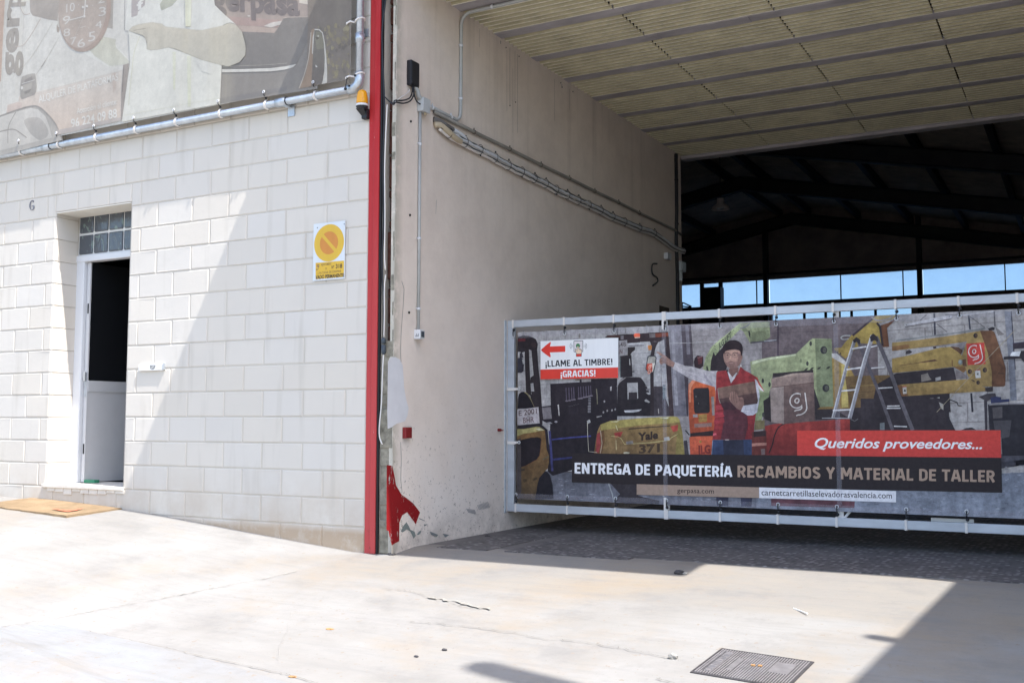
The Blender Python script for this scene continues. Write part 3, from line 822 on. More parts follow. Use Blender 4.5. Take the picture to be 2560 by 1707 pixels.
# corrugated roof sheets, ribs across the slope
N = 150
for side in (-1, 1):
    x_far = -7 if side < 0 else 13
    ysr = [6.3 + (RY + .1 - 6.3) * k / N for k in range(N + 1)]
    for k in range(N):
        za = .025 if k % 2 else 0; zb = .025 if (k + 1) % 2 else 0
        q = [(RX, ysr[k], RZ + .22 + za), (x_far, ysr[k], roofz(x_far) + .22 + za), (x_far, ysr[k + 1], roofz(x_far) + .22 + zb), (RX, ysr[k + 1], RZ + .22 + zb)]
        mb.face(q)
mb.build('hall_roof', M_SHEET, bld)
for yb in (8.2, 11.6, 15.4, 19.75):
    mb = MB()
    for xf in (-7, 13):
        a = Vector((RX, yb, RZ)); b = Vector((xf, yb, roofz(xf)))
        for dz, wd in ((-.02, .09), (-.30, .09)):
            mb.face([(a.x, yb - wd, a.z + dz), (b.x, yb - wd, b.z + dz), (b.x, yb + wd, b.z + dz), (a.x, yb + wd, a.z + dz)])
            mb.face([(a.x, yb - wd, a.z + dz - .015), (b.x, yb - wd, b.z + dz - .015), (b.x, yb + wd, b.z + dz - .015), (a.x, yb + wd, a.z + dz - .015)])
        mb.face([(a.x, yb, a.z - .02), (b.x, yb, b.z - .02), (b.x, yb, b.z - .31), (a.x, yb, a.z - .31)])
    mb.build('roof_beam', M_STEEL, bld)
x = RX - 5.0
for xp in [RX - 4.9, RX - 3.5, RX - 2.1, RX - .35, RX + .35, RX + 1.55, RX + 2.75, RX + 3.95, RX + 5.15, RX + 6.35, RX + 7.6, RX + 9]:
    zt = roofz(xp); mb = MB(); mb.box(xp - .045, xp + .045, 6.3, RY, zt + .02, zt + .17); mb.box(xp - .075, xp + .045, 6.3, RY, zt + .17, zt + .19); mb.build('purlin', M_STEEL, bld)
colx = [-2.345 - .06, 1.245, 4.83, 8.4]
for xc in colx:
    mb = MB(); mb.box(xc - .055, xc + .055, RY - .16, RY + .0, 0, 6.0); mb.build('steel_column', M_STEEL, bld)
mb = MB(); mb.box(-7, 13, RY - .10, RY - .002, wz1 + .09, wz1 + .14); mb.box(-7, 13, RY - .05, RY - .001, wb - .02, wb + .03); mb.build('window_rail', M_STEEL, bld)
wn = MB(); wn.box(-7, 13, RY + .02, RY + .05, wz1 - .006, wz1 + .02)
for px_, py_ in ((1600 + 585 / 2.0104, 730), (1600 + 1008 / 2.0104, 720), (1600 + 1350 / 2.0104 - 14, 715), (1600 + 1835 / 2.0104, 700)):
    xx_ = onY(px_, py_, RY).x; wn.box(xx_ - .012, xx_ + .012, RY + .01, RY + .05, wb, wz1)
for px_ in (1640 + 690 / 6.03, 1640 + 972 / 6.03):
    xx_ = onY(px_, 715, RY).x; wn.box(xx_ - .05, xx_ + .05, RY - .02, RY + .05, wb, wz1)
for a in (1216, 1426, 1560, 1680, 1915):
    xx_ = onY(1700 + a / 3.92, 785, RY).x; wn.box(xx_ - .03, xx_ + .03, RY - .0, RY + .05, lzb, lzt)
wi = wn.build('window_strip', M_STEEL, bld)
for a, b, zb_, zt_ in [(-7, -2.46, wb, wz1), (-2.35, 1.19, wb, wz1), (1.30, 4.77, wb, wz1), (4.89, 8.3, wb, wz1), (lx0, lx1, lzb, lzt)]:
    mb = MB(); mb.box(a, b, RY + .06, RY + .066, zb_, zt_); mb.build('window_pane', M_PANE, wi)
# neighbouring block on the right (out of view, shades the apron)
nb = MB()
p = [(6.57, -.02), (6.43, -2.6), (14, -2.6), (14, -.02)]
for (a, b) in zip(p, p[1:] + p[:1]): nb.face([(a[0], a[1], -.6), (b[0], b[1], -.6), (b[0], b[1], 4.95), (a[0], a[1], 4.95)])
nb.face([(a[0], a[1], 4.95) for a in p])
no = nb.build('neighbour_building', M_NEIGH); tag(no, 'plain rendered block standing forward at the right of the portal', 'building')
am = MB(); sh = onG(2005 * 1.0884, 1462 * 1.0884)
hz = 4.95 + .6
pt_ = Vector((sh.x + SX * (hz - sh.z), sh.y + SY * (hz - sh.z), hz)); am.tube([(pt_.x, pt_.y, 4.93), pt_], .045, 8)
tag(am.build('roof_rod', M_GALV), 'short metal rod on the flat roof at the right', 'rod')
lp = MB(); sh = onG(1090 * 1.0884, 1527 * 1.0884); hz = 7.6
pt_ = Vector((sh.x + SX * (hz - sh.z), sh.y + SY * (hz - sh.z), hz))
lp.tube([(pt_.x, pt_.y, ground(pt_.x, pt_.y) - .1), (pt_.x, pt_.y, 3), (pt_.x, pt_.y, 6), (pt_.x, pt_.y, 7.5)], [.11, .105, .10, .085], 10); lp.ball((pt_.x, pt_.y, 7.5), .085, n=8)
tag(lp.build('lamp_post', M_GALV, smooth=True), 'tall steel post beside the road to the right', 'post')
# ------------------------------------------------------------------ facade fittings
BY = -.10          # plane of the facade banner
PY = -.062         # axis of the pipe frame
# pipe frame
PZ = 3.436; PXV = -.052; PR = .0285
t0 = thing('pipe_frame', 'galvanised scaffold pipe frame running under and beside the faded banner', 'pipe frame', (PXV, PY, PZ))
mb = MB(); mb.tube([(-7, PY, PZ), (-.13, PY, PZ)], PR, 14); mb.build('pipe', M_GALV, t0, True)
mb = MB(); mb.tube([(PXV, PY, PZ + .085), (PXV, PY, 6.3)], PR, 14); mb.build('pipe', M_GALV, t0, True)
mb = MB(); mb.tube([(-.155, PY, PZ), (-.12, PY, PZ)] + [(-.12 + (.068) * math.sin(a), PY, PZ + .068 * (1 - math.cos(a))) for a in [math.pi / 2 * k / 6 for k in range(1, 7)]] + [(PXV, PY, PZ + .105)], PR + .007, 14)
el = mb.build('elbow', M_GALV, t0, True)
mb = MB(); mb.tube([(-.118, PY - PR - .012, PZ + .012), (-.118, PY - PR + .006, PZ + .012)], .009, 8); mb.build('grub_screw', M_BLKPL, el); mb = MB(); mb.tube([(PXV - .012, PY - PR - .012, PZ + .082), (PXV - .012, PY - PR + .006, PZ + .082)], .009, 8); mb.build('grub_screw', M_BLKPL, el)
for x in (-.80, -3.55):
    mb = MB(); mb.tube([(x - .05, PY, PZ), (x + .05, PY, PZ)], PR + .007, 14); cpl = mb.build('coupling', M_GALV, t0, True)
    mb = MB(); mb.tube([(x + .052, PY, PZ), (x + .06, PY, PZ)], PR + .004, 14); mb.build('ring_gap', M_BLKPL, cpl, True)
for x in (-.745,):
    mb = MB(); mb.box(x - .035, x + .03, -.012, -.002, PZ - .105, PZ - .02); mb.box(x - .03, x + .0, -.06, -.004, PZ - .04, PZ - .03); mb.build('bracket', M_GALV, t0)
mb = MB(); mb.tube([(PXV, PY, 3.775), (PXV, PY, 3.845)], PR + .007, 14); mb.build('coupling', M_GALV, t0, True)
mb = MB(); b0_ = onY(903.8, 86, -.01); b1_ = onY(920.8, 86, -.01); mb.box(b0_.x, b1_.x, -.012, -.002, b0_.z - .03, b0_.z + .032); mb.build('bracket', M_GALV, t0)

# faded facade banner
pr = Print(lambda x, y: onY(x, y, BY), (0, -1, 0), (224, 226, 233), .57, .0003); pr.sat = 1.35
B1 = (0, 0, 4.9); B2 = (300, 0, 4.9); B3 = (640, 0, 5.2278); B8 = (0, 300, 5.88)
def wpx(x, z, y=BY):    # world -> photo pixel, for straight banner edges
    d = Vector((x, y, z)) - CAM; zz = d.dot(fw); return (W0 / 2 + F0 * d.dot(rt) / zz, H0 / 2 - F0 * d.dot(up) / zz)
def corners(x0, x1, z0, z1): return [wpx(x0, z0), wpx(x1, z0), wpx(x1, z1), wpx(x0, z1)]
FBX1, FBZ0 = -.105, 3.497
pr.put(corners(-7.2, FBX1, FBZ0, 6.2), (219, 217, 214))
pr.crop(B1)
pr.poly([(0, 0), (60, 0), (12, 1000), (0, 1000)], (196, 178, 168)).poly([(-400, -900), (0, -900), (0, 1000), (-400, 1100)], (200, 186, 178))
pr.line([(70, 0), (8, 1500)], 4, (205, 202, 200)).line([(300, 0), (280, 500), (262, 850), (230, 1250)], 4, (202, 198, 195))
pr.text('ger', (205, 918), (236, 95), (70, 930), (172, 167, 163), 'x', .035)
pr.text('p', (240, 70), (262, -60), (112, 80), (172, 167, 163), 'x', .035)
pr.poly([(370, -200), (770, -200), (770, 0), (720, 100), (712, 262), (600, 245), (400, 195), (372, 150), (365, 60)], (187, 181, 177), (176, 170, 166))
pr.poly([(1330, -200), (1395, -200), (1380, 355), (1310, 345), (1340, 150)], (180, 175, 171))
pr.line([(235, 40), (260, 120), (300, 180), (370, 170)], 8, (190, 180, 176), 5)
pr.line([(500, 230), (400, 400), (320, 520), (270, 565), (190, 572)], 7, (196, 186, 181), 5)
pr.line([(655, 265), (540, 460), (400, 680), (258, 855)], 4, (202, 198, 194), 5).line([(730, 450), (560, 740), (440, 920)], 4, (200, 196, 192), 4).line([(560, 745), (505, 828)], 9, (180, 175, 172))
pr.line([(255, 850), (262, 880)], 10, (170, 165, 160))
# sleeve and hand behind the clock
pr.poly([(1010, 650), (1180, 740), (1330, 825), (1520, 795), (1600, 770), (1500, 640), (1420, 560), (1230, 450)], (224, 223, 220))
pr.poly([(1090, 610), (1240, 450), (1330, 462), (1400, 480), (1425, 487), (1412, 530), (1425, 590), (1520, 690), (1600, 768), (1500, 796), (1350, 815), (1250, 750), (1160, 690)], (205, 203, 194), (212, 211, 203), 0)
# clock
pr.ell(712, 350, 18, 55, (172, 164, 158)).ell(733, 210, 24, 130, (208, 205, 200), tilt=.12)
pr.ell(1040, 130, 318, 512, (186, 172, 165), (178, 166, 160), 48, .11)
pr.ell(1018, 120, 290, 480, (181, 174, 169), (192, 182, 176), 48, .11)
WN = (213, 211, 209)
for s_, a, b, c in (('10', (815, 160), (918, 136), (815, 58)), ('9', (772, 312), (862, 288), (772, 215)), ('8', (780, 456), (862, 440), (780, 365)), ('7', (865, 558), (942, 540), (865, 470)), ('6', (952, 592), (1045, 575), (952, 490)), ('5', (1085, 518), (1170, 498), (1085, 405)), ('4', (1172, 352), (1252, 342), (1172, 268)), ('3', (1212, 205), (1302, 190), (1212, 100)), ('2', (1200, 50), (1285, 35), (1200, -45)), ('11', (905, 10), (975, -10), (905, -90))):
    pr.text(s_, a, b, c, WN, bold=.0)
pr.line([(1035, 205), (855, 252)], 14, (215, 213, 211)).line([(1035, 205), (1056, -60)], 13, (215, 213, 211)).line([(1030, 210), (872, 556)], 4, (205, 203, 200))
for x, y in ((1020, 95), (1070, 82), (1036, 204)): pr.ell(x, y, 15, 17, (216, 214, 212), n=12)
pr.line([(985, 345), (1055, 324)], 5, (212, 210, 208)).line([(1010, 338), (1014, 352)], 4, (212, 210, 208))
for x, y in ((965, 65), (1140, 70), (980, 260), (895, 325), (950, 430), (1090, 350), (1290, 80)): pr.ell(x, y, 5, 6, (210, 208, 206), n=8)
# van flank
pr.poly([(235, 1185), (800, 1045), (1510, 862), (1500, 1100), (1490, 1462), (720, 1640), (560, 1380), (440, 1290), (300, 1310), (235, 1345)], (212, 207, 203), (215, 203, 195))
pr.line([(420, 1165), (800, 1048), (1510, 862)], 5, (205, 201, 198))
pr.poly([(1370, 900), (1435, 890), (1420, 1100), (1390, 1140)], (206, 196, 190)).poly([(95, 1290), (225, 1250), (270, 1260), (275, 1310), (225, 1345), (80, 1385)], (208, 197, 192))
pr.poly([(0, 1420), (200, 1350), (380, 1300), (480, 1310), (580, 1390), (680, 1520), (760, 1720), (-200, 1960), (-200, 1480)], (183, 179, 176), (190, 187, 184))
pr.poly([(0, 1440), (200, 1372), (380, 1325), (470, 1345), (560, 1430), (610, 1560), (640, 1690), (-200, 1900), (-200, 1500)], (214, 211, 208), (205, 202, 199), 0)
pr.poly([(300, 1480), (450, 1440), (540, 1500), (600, 1640), (500, 1720), (380, 1640)], (196, 192, 189), (180, 177, 175), 4)
pr.line([(200, 1372), (150, 1460), (105, 1570), (100, 1760)], 9, (170, 166, 163), 4).line([(-60, 1640), (60, 1600), (180, 1590), (290, 1660), (330, 1690)], 11, (165, 160, 157), 5)
pr.line([(0, 1425), (200, 1352), (380, 1302), (480, 1312), (580, 1392), (690, 1530), (770, 1720)], 11, (166, 162, 160), 4)
pr.poly([(270, 945), (330, 920), (400, 903), (430, 905), (442, 960), (452, 1060), (445, 1130), (425, 1165), (330, 1200), (270, 1220), (252, 1190), (250, 1100), (258, 1000)], (178, 174, 171), (168, 164, 161))
pr.poly([(305, 985), (395, 938), (405, 990), (300, 1030)], (158, 154, 152)).poly([(285, 1050), (395, 1015), (390, 1090), (285, 1125)], (186, 182, 178)).poly([(300, 1130), (385, 1095), (370, 1130), (310, 1155)], (150, 147, 145)).line([(270, 1030), (430, 983)], 7, (222, 220, 218)).ell(272, 1080, 13, 20, (222, 220, 218))
pr.text('ALQUILER DE PLATAFORMAS', (480, 1262), (1452, 985), (474, 1180), (226, 225, 223), bold=.012)
pr.text('Atención al cliente:', (945, 1400), (1440, 1278), (942, 1332), (226, 225, 223), bold=.012)
pr.text('96 224 09 88', (878, 1570), (1436, 1440), (874, 1466), (229, 228, 226), bold=.02)
pr.poly([(690, 1600), (1490, 1440), (1490, 1480), (690, 1660)], (192, 186, 184))
pr.poly([(1515, 800), (1582, 782), (1580, 900), (1545, 1180), (1500, 1470), (1488, 1470), (1492, 1100)], (168, 162, 159)).line([(1522, 800), (1505, 1130)], 6, (135, 132, 132)).line([(1530, -100), (1527, 372)], 6, (150, 147, 148))
pr.crop(B2)
# vehicle at the right
pr.poly([(1100, -200), (2420, -200), (2420, 1090), (1228, 1275), (1250, 800)], (156, 152, 150))
pr.poly([(1100, -200), (2420, -200), (2400, 230), (2010, 225), (1940, 345), (1890, 408), (1500, 392), (1300, 300)], (178, 167, 163), (182, 172, 167))
pr.poly([(2190, -200), (2420, -200), (2420, 90), (2330, 65), (2195, 40)], (220, 213, 206))
pr.poly([(1330, 205), (1800, 240), (1990, 250), (1940, 340), (1400, 310)], (184, 168, 164)).poly([(1400, 312), (1935, 350), (1895, 408), (1500, 392)], (192, 180, 174)).poly([(1760, 325), (1860, 280), (1985, 258), (1960, 310), (1850, 340)], (218, 213, 209)).ell(1580, 200, 18, 8, (222, 218, 215))
pr.text('gerpasa', (1150, 108), (2195, 188), (1142, -75), (140, 134, 134), 'x', .04)
pr.poly([(2010, 222), (2340, 212), (2350, 330), (2345, 420), (2250, 620), (2160, 800), (1900, 830), (1250, 845), (1300, 800), (1540, 700), (1545, 560), (1505, 396), (1890, 410), (1940, 345)], (152, 148, 146), (143, 140, 139))
pr.line([(2000, 228), (2060, 216), (2335, 210)], 8, (200, 190, 184))
pr.poly([(1250, 852), (1500, 850), (1850, 838), (2040, 815), (2165, 788), (2120, 830), (2020, 858), (1850, 878), (1560, 885), (1250, 890)], (222, 220, 217)).line([(1260, 820), (1800, 800), (2050, 778)], 10, (172, 168, 164))
pr.poly([(1230, 1205), (2050, 1060), (2040, 1110), (1228, 1275)], (148, 145, 145))
# shirt and forearm
pr.poly([(62, 372), (100, -200), (1130, -200), (1165, 70), (1290, 190), (1425, 306), (1370, 290), (1300, 320), (1000, 378), (700, 350), (560, 330), (520, 296), (400, 276), (240, 300), (150, 330), (110, 385)], (225, 224, 221))
pr.poly([(112, 385), (250, 440), (320, 480), (335, 600), (600, 585), (900, 690), (1250, 805), (1226, 1276), (28, 1496), (110, 900), (130, 770)], (226, 225, 221))
pr.poly([(143, -60), (312, -60), (308, 66), (258, 112), (222, 150), (216, 192), (142, 218)], (186, 180, 180)).text('f', (218, 128), (288, 98), (215, 28), (228, 227, 225), 'H', .04)
pr.poly([(490, 60), (560, -60), (760, -60), (640, 76), (515, 134), (500, 110)], (196, 196, 186), (184, 184, 176))
pr.poly([(112, 382), (150, 332), (240, 300), (320, 288), (400, 276), (470, 290), (520, 296), (560, 330), (730, 350), (1000, 376), (1250, 322), (1300, 300), (1350, 286), (1422, 306), (1500, 395), (1540, 540), (1545, 600), (1540, 680), (1470, 768), (1330, 822), (1250, 802), (1000, 735), (850, 675), (700, 610), (600, 585), (480, 610), (380, 621), (332, 605), (335, 520), (290, 440), (190, 408)], (204, 199, 190), (197, 194, 187))
pr.line([(175, 378), (320, 355)], 7, (170, 164, 156)).line([(335, 605), (380, 621), (480, 610), (600, 585), (700, 610), (850, 675), (1000, 735), (1250, 802)], 4, (180, 175, 165)).line([(1270, 316), (1350, 286), (1422, 306)], 6, (150, 146, 142), 4)
for a, b, y0, y1 in ((828, 880, 690, 1310), (650, 690, 640, 1100), (800, 880, -50, 330)): pr.poly([(a, y0), (b, y0), (b - 8, y1), (a + 8, y1)], (223, 223, 212), (224, 224, 210))
pr.line([(250, 450), (180, 650), (150, 900), (110, 1300)], 7, (214, 213, 198), 4).poly([(925, 720), (1010, 760), (1160, 790), (1120, 915), (1010, 880), (960, 800)], (221, 220, 217))
pr.line([(40, 1420), (1226, 1205)], 5, (216, 215, 205))
# far right foliage and wing mirror
pr.crop(B3)
pr.crop((0, 0, 1)); pr.put([wpx(-.52, FBZ0), wpx(FBX1, FBZ0), wpx(FBX1, 6.2), wpx(-.62, 6.2), wpx(-.52, 4.1)], (150, 143, 138))
random.seed(5); pr.crop(B3)
for i in range(110):
    x = random.uniform(800, 1225); y = random.uniform(330, 1060)
    if y > 1075 - (x - 930) * .16: continue
    r_ = random.uniform(8, 30); k = random.randint(5, 8)
    pts = [(x + r_ * random.uniform(.4, 1.3) * math.cos(6.283 * q / k), y + r_ * random.uniform(.5, 2.0) * math.sin(6.283 * q / k)) for q in range(k)]
    pr.poly(pts, random.choice([(162, 154, 138), (170, 162, 142), (156, 148, 136), (140, 134, 130), (176, 168, 150)]), None, 2)
pr.poly([(722, 400), (762, 375), (755, 700), (727, 1130), (566, 1162), (640, 1000), (690, 800), (712, 600)], (176, 160, 148)).line([(722, 430), (706, 620), (684, 790), (630, 990), (566, 1160)], 11, (214, 206, 198), 4)
pr.poly([(770, 382), (835, 388), (880, 432), (905, 560), (925, 760), (936, 960), (934, 1088), (862, 1104), (880, 1050), (895, 900), (735, 700), (745, 500)], (226, 222, 216)).poly([(768, 400), (830, 404), (868, 440), (890, 560), (903, 760), (898, 940), (868, 1080), (850, 1106), (728, 1128), (752, 640)], (146, 142, 136), (138, 132, 129))
pr.poly([(790, 420), (850, 420), (885, 520), (892, 640), (800, 650), (780, 520)], (160, 156, 145)).poly([(785, 490), (835, 500), (800, 530)], (120, 115, 112)).poly([(782, 850), (800, 868), (808, 885), (784, 884)], (226, 223, 219)).ell(818, 478, 12, 10, (220, 217, 210))
bt = thing('facade_banner', 'sun-faded printed banner of a man with clocks and vans on the upper facade', 'banner', (-.1, BY, 3.5))
pr.build('printed_sheet', M_PRINT2, bt)

# ties on the facade pipe: white wrap, black ball cord, eyelet ring
def facade_tie():
    r = thing('banner_tie', '', 'tie', (0, 0, 0), 'ties holding the faded banner to the pipe')
    mb = MB(); mb.tube([(.004 * math.sin(3 * a), PY + (PR + .006) * math.cos(a), PZ + (PR + .006) * math.sin(a)) for a in [2 * math.pi * k / 16 for k in range(16)]], .0055, 6, closed=True)
    mb.tube([(.010 + .003 * math.sin(3 * a), PY + (PR + .006) * math.cos(a), PZ + (PR + .006) * math.sin(a)) for a in [2 * math.pi * k / 16 for k in range(16)]], .0045, 6, closed=True)
    mb.build('white_wrap', M_TIE, r, True)
    mb = MB(); mb.ball((.008, PY - .02, PZ + PR + .020), .0095); mb.tube([(.008, PY - .02, PZ + PR + .02), (.012, BY - .012, PZ + .065), (.012, BY - .014, PZ + .086)], .003, 6); mb.build('black_cord', M_BLKPL, r, True)
    mb = MB(); mb.tube([(.010 + .0095 * math.cos(a), BY - .012, PZ + .090 + .0095 * math.sin(a)) for a in [2 * math.pi * k / 12 for k in range(12)]], .004, 6, closed=True); mb.build('eyelet', M_PALEPL, r, True)
    return r
ft = facade_tie()
near = ['second tie from the left, over the lower van tyre', 'third tie from the left, beside the phone number', 'tie under the left edge of the white shirt', 'tie under the yellow stain of the shirt', 'tie at the right bottom corner of the white shirt', 'tie below the grey bumper, left of the pipe coupling', 'tie below the wing mirror, right of the pipe coupling', 'leftmost tie on the pipe']
tx = [(90, 420), (149.7, 360), (243, 343), (342, 318), (443, 297), (553, 275), (667, 252), (790, 240)]
lab = ['white wrapped tie on the pipe under the lower left tyre of the faded banner', 'white wrapped tie on the pipe just left of the banner phone number', 'white wrapped tie on the pipe below the banner phone number', 'white wrapped tie on the pipe under the left edge of the printed shirt', 'white wrapped tie on the pipe under the middle of the printed shirt', 'white wrapped tie on the pipe at the right corner of the printed shirt', 'white wrapped tie on the pipe just left of its coupling', 'white wrapped tie on the pipe nearest the elbow, under the wing mirror']
for i, x in enumerate((55.3, 149.7, 243, 342, 443, 553, 667, 790)):
    xw = onY(x, {0: 374, 1: 358, 2: 341, 3: 319, 4: 302, 5: 283, 6: 262, 7: 239}[i], PY).x
    if i == 0: ft.location = (xw, 0, 0); ft['label'] = lab[0]
    else: dup(ft, (xw, 0, 0), lab[i])
def side_tie(z, label, ball):
    r = thing('banner_tie', label, 'tie', (PXV, PY, z), 'ties holding the faded banner to the pipe')
    mb = MB(); lo = [(PXV + (PR + .006) * math.cos(a), PY + (PR + .006) * math.sin(a), z + .012 * math.cos(a)) for a in [math.pi * (-.9 + 1.75 * k / 12) for k in range(13)]]
    lo += [(PXV - .06, BY - .008, z - .012), (PXV - .085, BY - .012, z - .022), (PXV - .088, BY - .01, z - .032)]
    mb.tube(lo, .0075, 6); mb.build('white_wrap', M_TIE, r, True)
    if ball:
        mb = MB(); mb.tube([(PXV - .075, BY - .015, z - .02), (PXV - .082, BY - .016, z - .07), (PXV - .086, BY - .018, z - .10)], .003, 6); mb.ball((PXV - .086, BY - .018, z - .108), .0115); mb.build('black_cord', M_BLKPL, r, True)
    return r
side_tie(onY(895, 53, PY).z, 'white strap tie high on the upright pipe beside the red post', False)
side_tie(onY(893, 189, PY).z, 'white strap tie with black ball just above the pipe elbow', True)

# amber beacon
bc = onY(906.5, 247, -.055); bx, bz = bc.x, bc.z
be = thing('warning_beacon', 'amber warning beacon on a black bracket beside the red post', 'beacon', (bx, -.055, bz))
mb = MB(); prof = [(-.044, .042), (-.03, .0435), (.0, .0415), (.03, .037), (.052, .031), (.060, .021), (.063, .004)]
mb.tube([(bx, -.06, bz + a) for a, r_ in prof], [r_ for a, r_ in prof], 20); mb.build('amber_lens', M_AMBER, be, True)
mb = MB(); mb.tube([(bx, -.06, bz - .062), (bx, -.06, bz - .045)], [.046, .046], 20); mb.build('white_collar', M_PALEPL, be, True)
mb = MB(); mb.tube([(bx, -.06, bz - .085), (bx, -.06, bz - .062)], [.036, .047], 16)
mb.face([(bx - .035, -.09, bz - .08), (bx + .035, -.09, bz - .08), (bx + .02, -.02, bz - .145), (bx - .01, -.02, bz - .145)]); mb.box(bx - .02, bx + .03, -.045, -.002, bz - .15, bz - .07, bev=.008); mb.build('black_bracket', M_BLKPL, be)

# parking plate
sg = thing('parking_plate', 'white no-parking plate with yellow disc and yellow number panel near the red post', 'sign', (-.36, -.01, 2.24))
SXa, SXb, SZa, SZb = -.505, -.205, 2.022, 2.459
mb = MB(); mb.box(SXa, SXb, -.012, -.008, SZa, SZb); mb.build('plate', M_PALEPL, sg)
C4 = (740, 520, 7.127)
pr = Print(lambda x, y: onY(x, y, -.0124), (0, -1, 0), (225, 228, 238), .62, .0003)
def wz(x, z): 
    d = Vector((x, -.0124, z)) - CAM; q = d.dot(fw); return (W0 / 2 + F0 * d.dot(rt) / q, H0 / 2 - F0 * d.dot(up) / q)
pr.put([wz(SXa, SZa), wz(SXb, SZa), wz(SXb, SZb), wz(SXa, SZb)], (222, 230, 244))
scx, scz, sr = -.355, 2.302, .142
YEL = (226, 186, 62)
def disc(r_, rgb): pr.put([wz(scx + r_ * math.cos(6.2832 * k / 40), scz + r_ * math.sin(6.2832 * k / 40)) for k in range(40)], rgb)
disc(sr, YEL); disc(.087, (214, 142, 62))
dd = Vector((1, -1)).normalized(); nn_ = Vector((dd.y, -dd.x))
q = [Vector((scx, scz)) + dd * a + nn_ * b for a, b in ((-.095, -.013), (.095, -.013), (.095, .013), (-.095, .013))]
pr.put([wz(v_.x, v_.y) for v_ in q], YEL)
pr.crop(C4)
pr.poly([(350, 980), (856, 938), (853, 1228), (350, 1272)], (228, 186, 60))
DK = (52, 42, 40); DK2 = (120, 96, 60)
pr.text('AJUNTAMENT', (448, 1032), (632, 1016), (448, 990), DK2, bold=.01).text('DE', (522, 1098), (552, 1095), (522, 1066), DK2, bold=.01)
pr.text('Nº', (636, 1082), (680, 1078), (636, 1030), (66, 56, 48), bold=.02).text('318', (712, 1078), (822, 1068), (712, 1004), DK, bold=.025)
pr.text("L'ALCUDIA DE CRESPINS", (392, 1178), (806, 1142), (392, 1140), DK2, bold=.01)
pr.text('VADO PERMANENTE', (352, 1268), (852, 1226), (354, 1206), DK, bold=.03)
pr.poly([(368, 1002), (388, 1000), (388, 1055), (368, 1057)], (190, 140, 75)).poly([(390, 1012), (414, 1010), (414, 1060), (390, 1062)], (80, 76, 88)).poly([(396, 1022), (408, 1021), (408, 1048), (396, 1049)], (205, 170, 80)).poly([(366, 1085), (384, 1083), (384, 1112), (366, 1114)], (110, 90, 75)).poly([(398, 1078), (408, 1077), (408, 1088), (398, 1089)], (90, 80, 80))
for x, y in ((382, 354), (860, 287), (365, 1258), (845, 1216)): pr.ell(x, y, 9, 11, (70, 78, 95), n=10)
pr.build('printed_face', M_SIGN, sg)

# letter slot
ls = thing('letter_slot', 'small white letter slot flap with a black post horn emblem beside the doorway', 'letter slot', (-2.2, -.01, 1.41))
lz0, lz1, lx_, ly = 1.384, 1.438, -2.345, -2.058
mb = MB(); mb.box(lx_, ly, -.020, .004, lz0, lz1, bev=.003); mb.build('flap', M_WHITE, ls)
mb = MB(); mb.box(ly + .001, ly + .009, -.024, .003, lz0 + .006, lz1 + .006, bev=.002); mb.build('end_cap', M_GALV, ls)
CL = (180, 640, 4.9)
pr = Print(lambda x, y: onY(x, y, -.0206), (0, -1, 0), (232, 236, 244), .8, .0003); pr.crop(CL)
pr.line([(985 + 26 * math.cos(a), 1360 + 24 * math.sin(a)) for a in [-.3 + .35 * k for k in range(11)]], 6, (60, 62, 70)).line([(988 + 12 * math.cos(a), 1362 + 11 * math.sin(a)) for a in [.4 * k for k in range(16)]], 5, (60, 62, 70))
pr.line([(956, 1340), (1020, 1340)], 5, (90, 92, 100)).poly([(956, 1340), (975, 1340), (968, 1365)], (90, 92, 100)).poly([(1006, 1340), (1022, 1338), (1014, 1362)], (90, 92, 100))
pr.build('emblem', M_SIGN, ls)

# house number
pr = Print(lambda x, y: onY(x, y, -.004), (0, -1, 0), (205, 210, 222), .74, .0005); pr.crop(B8)
pr.poly([(495, 1185), (500, 1200), (490, 1215), (478, 1208), (480, 1195), (470, 1192), (458, 1215), (452, 1255), (452, 1290), (460, 1315), (468, 1325), (460, 1332), (445, 1318), (430, 1285), (428, 1255), (438, 1215), (455, 1190), (475, 1178)], (92, 92, 105), (120, 122, 132))
pr.poly([(468, 1325), (478, 1330), (495, 1318), (506, 1295), (508, 1272), (500, 1255), (486, 1252), (468, 1262), (456, 1275), (466, 1275), (478, 1268), (485, 1278), (484, 1300), (476, 1318)], (125, 128, 140), (100, 102, 115))
hn = pr.build('house_number', mat('number_paint', (1, 1, 1), .6, .3, attr='ink')); tag(hn, 'grey house number 6 on the blocks up left of the doorway', 'number')

# ------------------------------------------------------------------ fittings on the portal wall
def wp_(x, y, d=0.0): p = onX(x, y, WX); return Vector((WX + d, p.y, p.z))
Z4 = (780, 0, 4.612)
bb = thing('control_box', 'black control box high on the portal wall with cables below', 'control box', (WX, .21, 3.57))
mb = MB(); mb.box(WX + .002, WX + .043, .122, .231, 3.461, 3.652, bev=.006); mb.build('housing', M_BLKPL, bb)
mb = MB(); mb.box(WX + .043, WX + .047, .128, .225, 3.47, 3.643, bev=.0015); mb.build('lid', M_BLKPL, bb)
def zq(x, y, d=.02): return wp_(780 + x / 4.612, y / 4.612, d)
mb = MB(); mb.tube(crom([(WX + .022, .165, 3.468), zq(1120, 1060, .03), zq(1080, 1140, .035), zq(1000, 1168, .03), zq(930, 1165, .02), (.235, -.03, zq(880, 1160).z), (.20, -.03, zq(860, 1150).z + .02)], 5), .0055, 6)
mb.tube(crom([(WX + .026, .172, 3.468), zq(1125, 1090, .04), zq(1080, 1175, .04), zq(1010, 1200, .03), zq(940, 1185, .02), (.23, -.03, zq(880, 1170).z), (.15, -.03, zq(830, 1110).z + .05)], 5), .0055, 6)
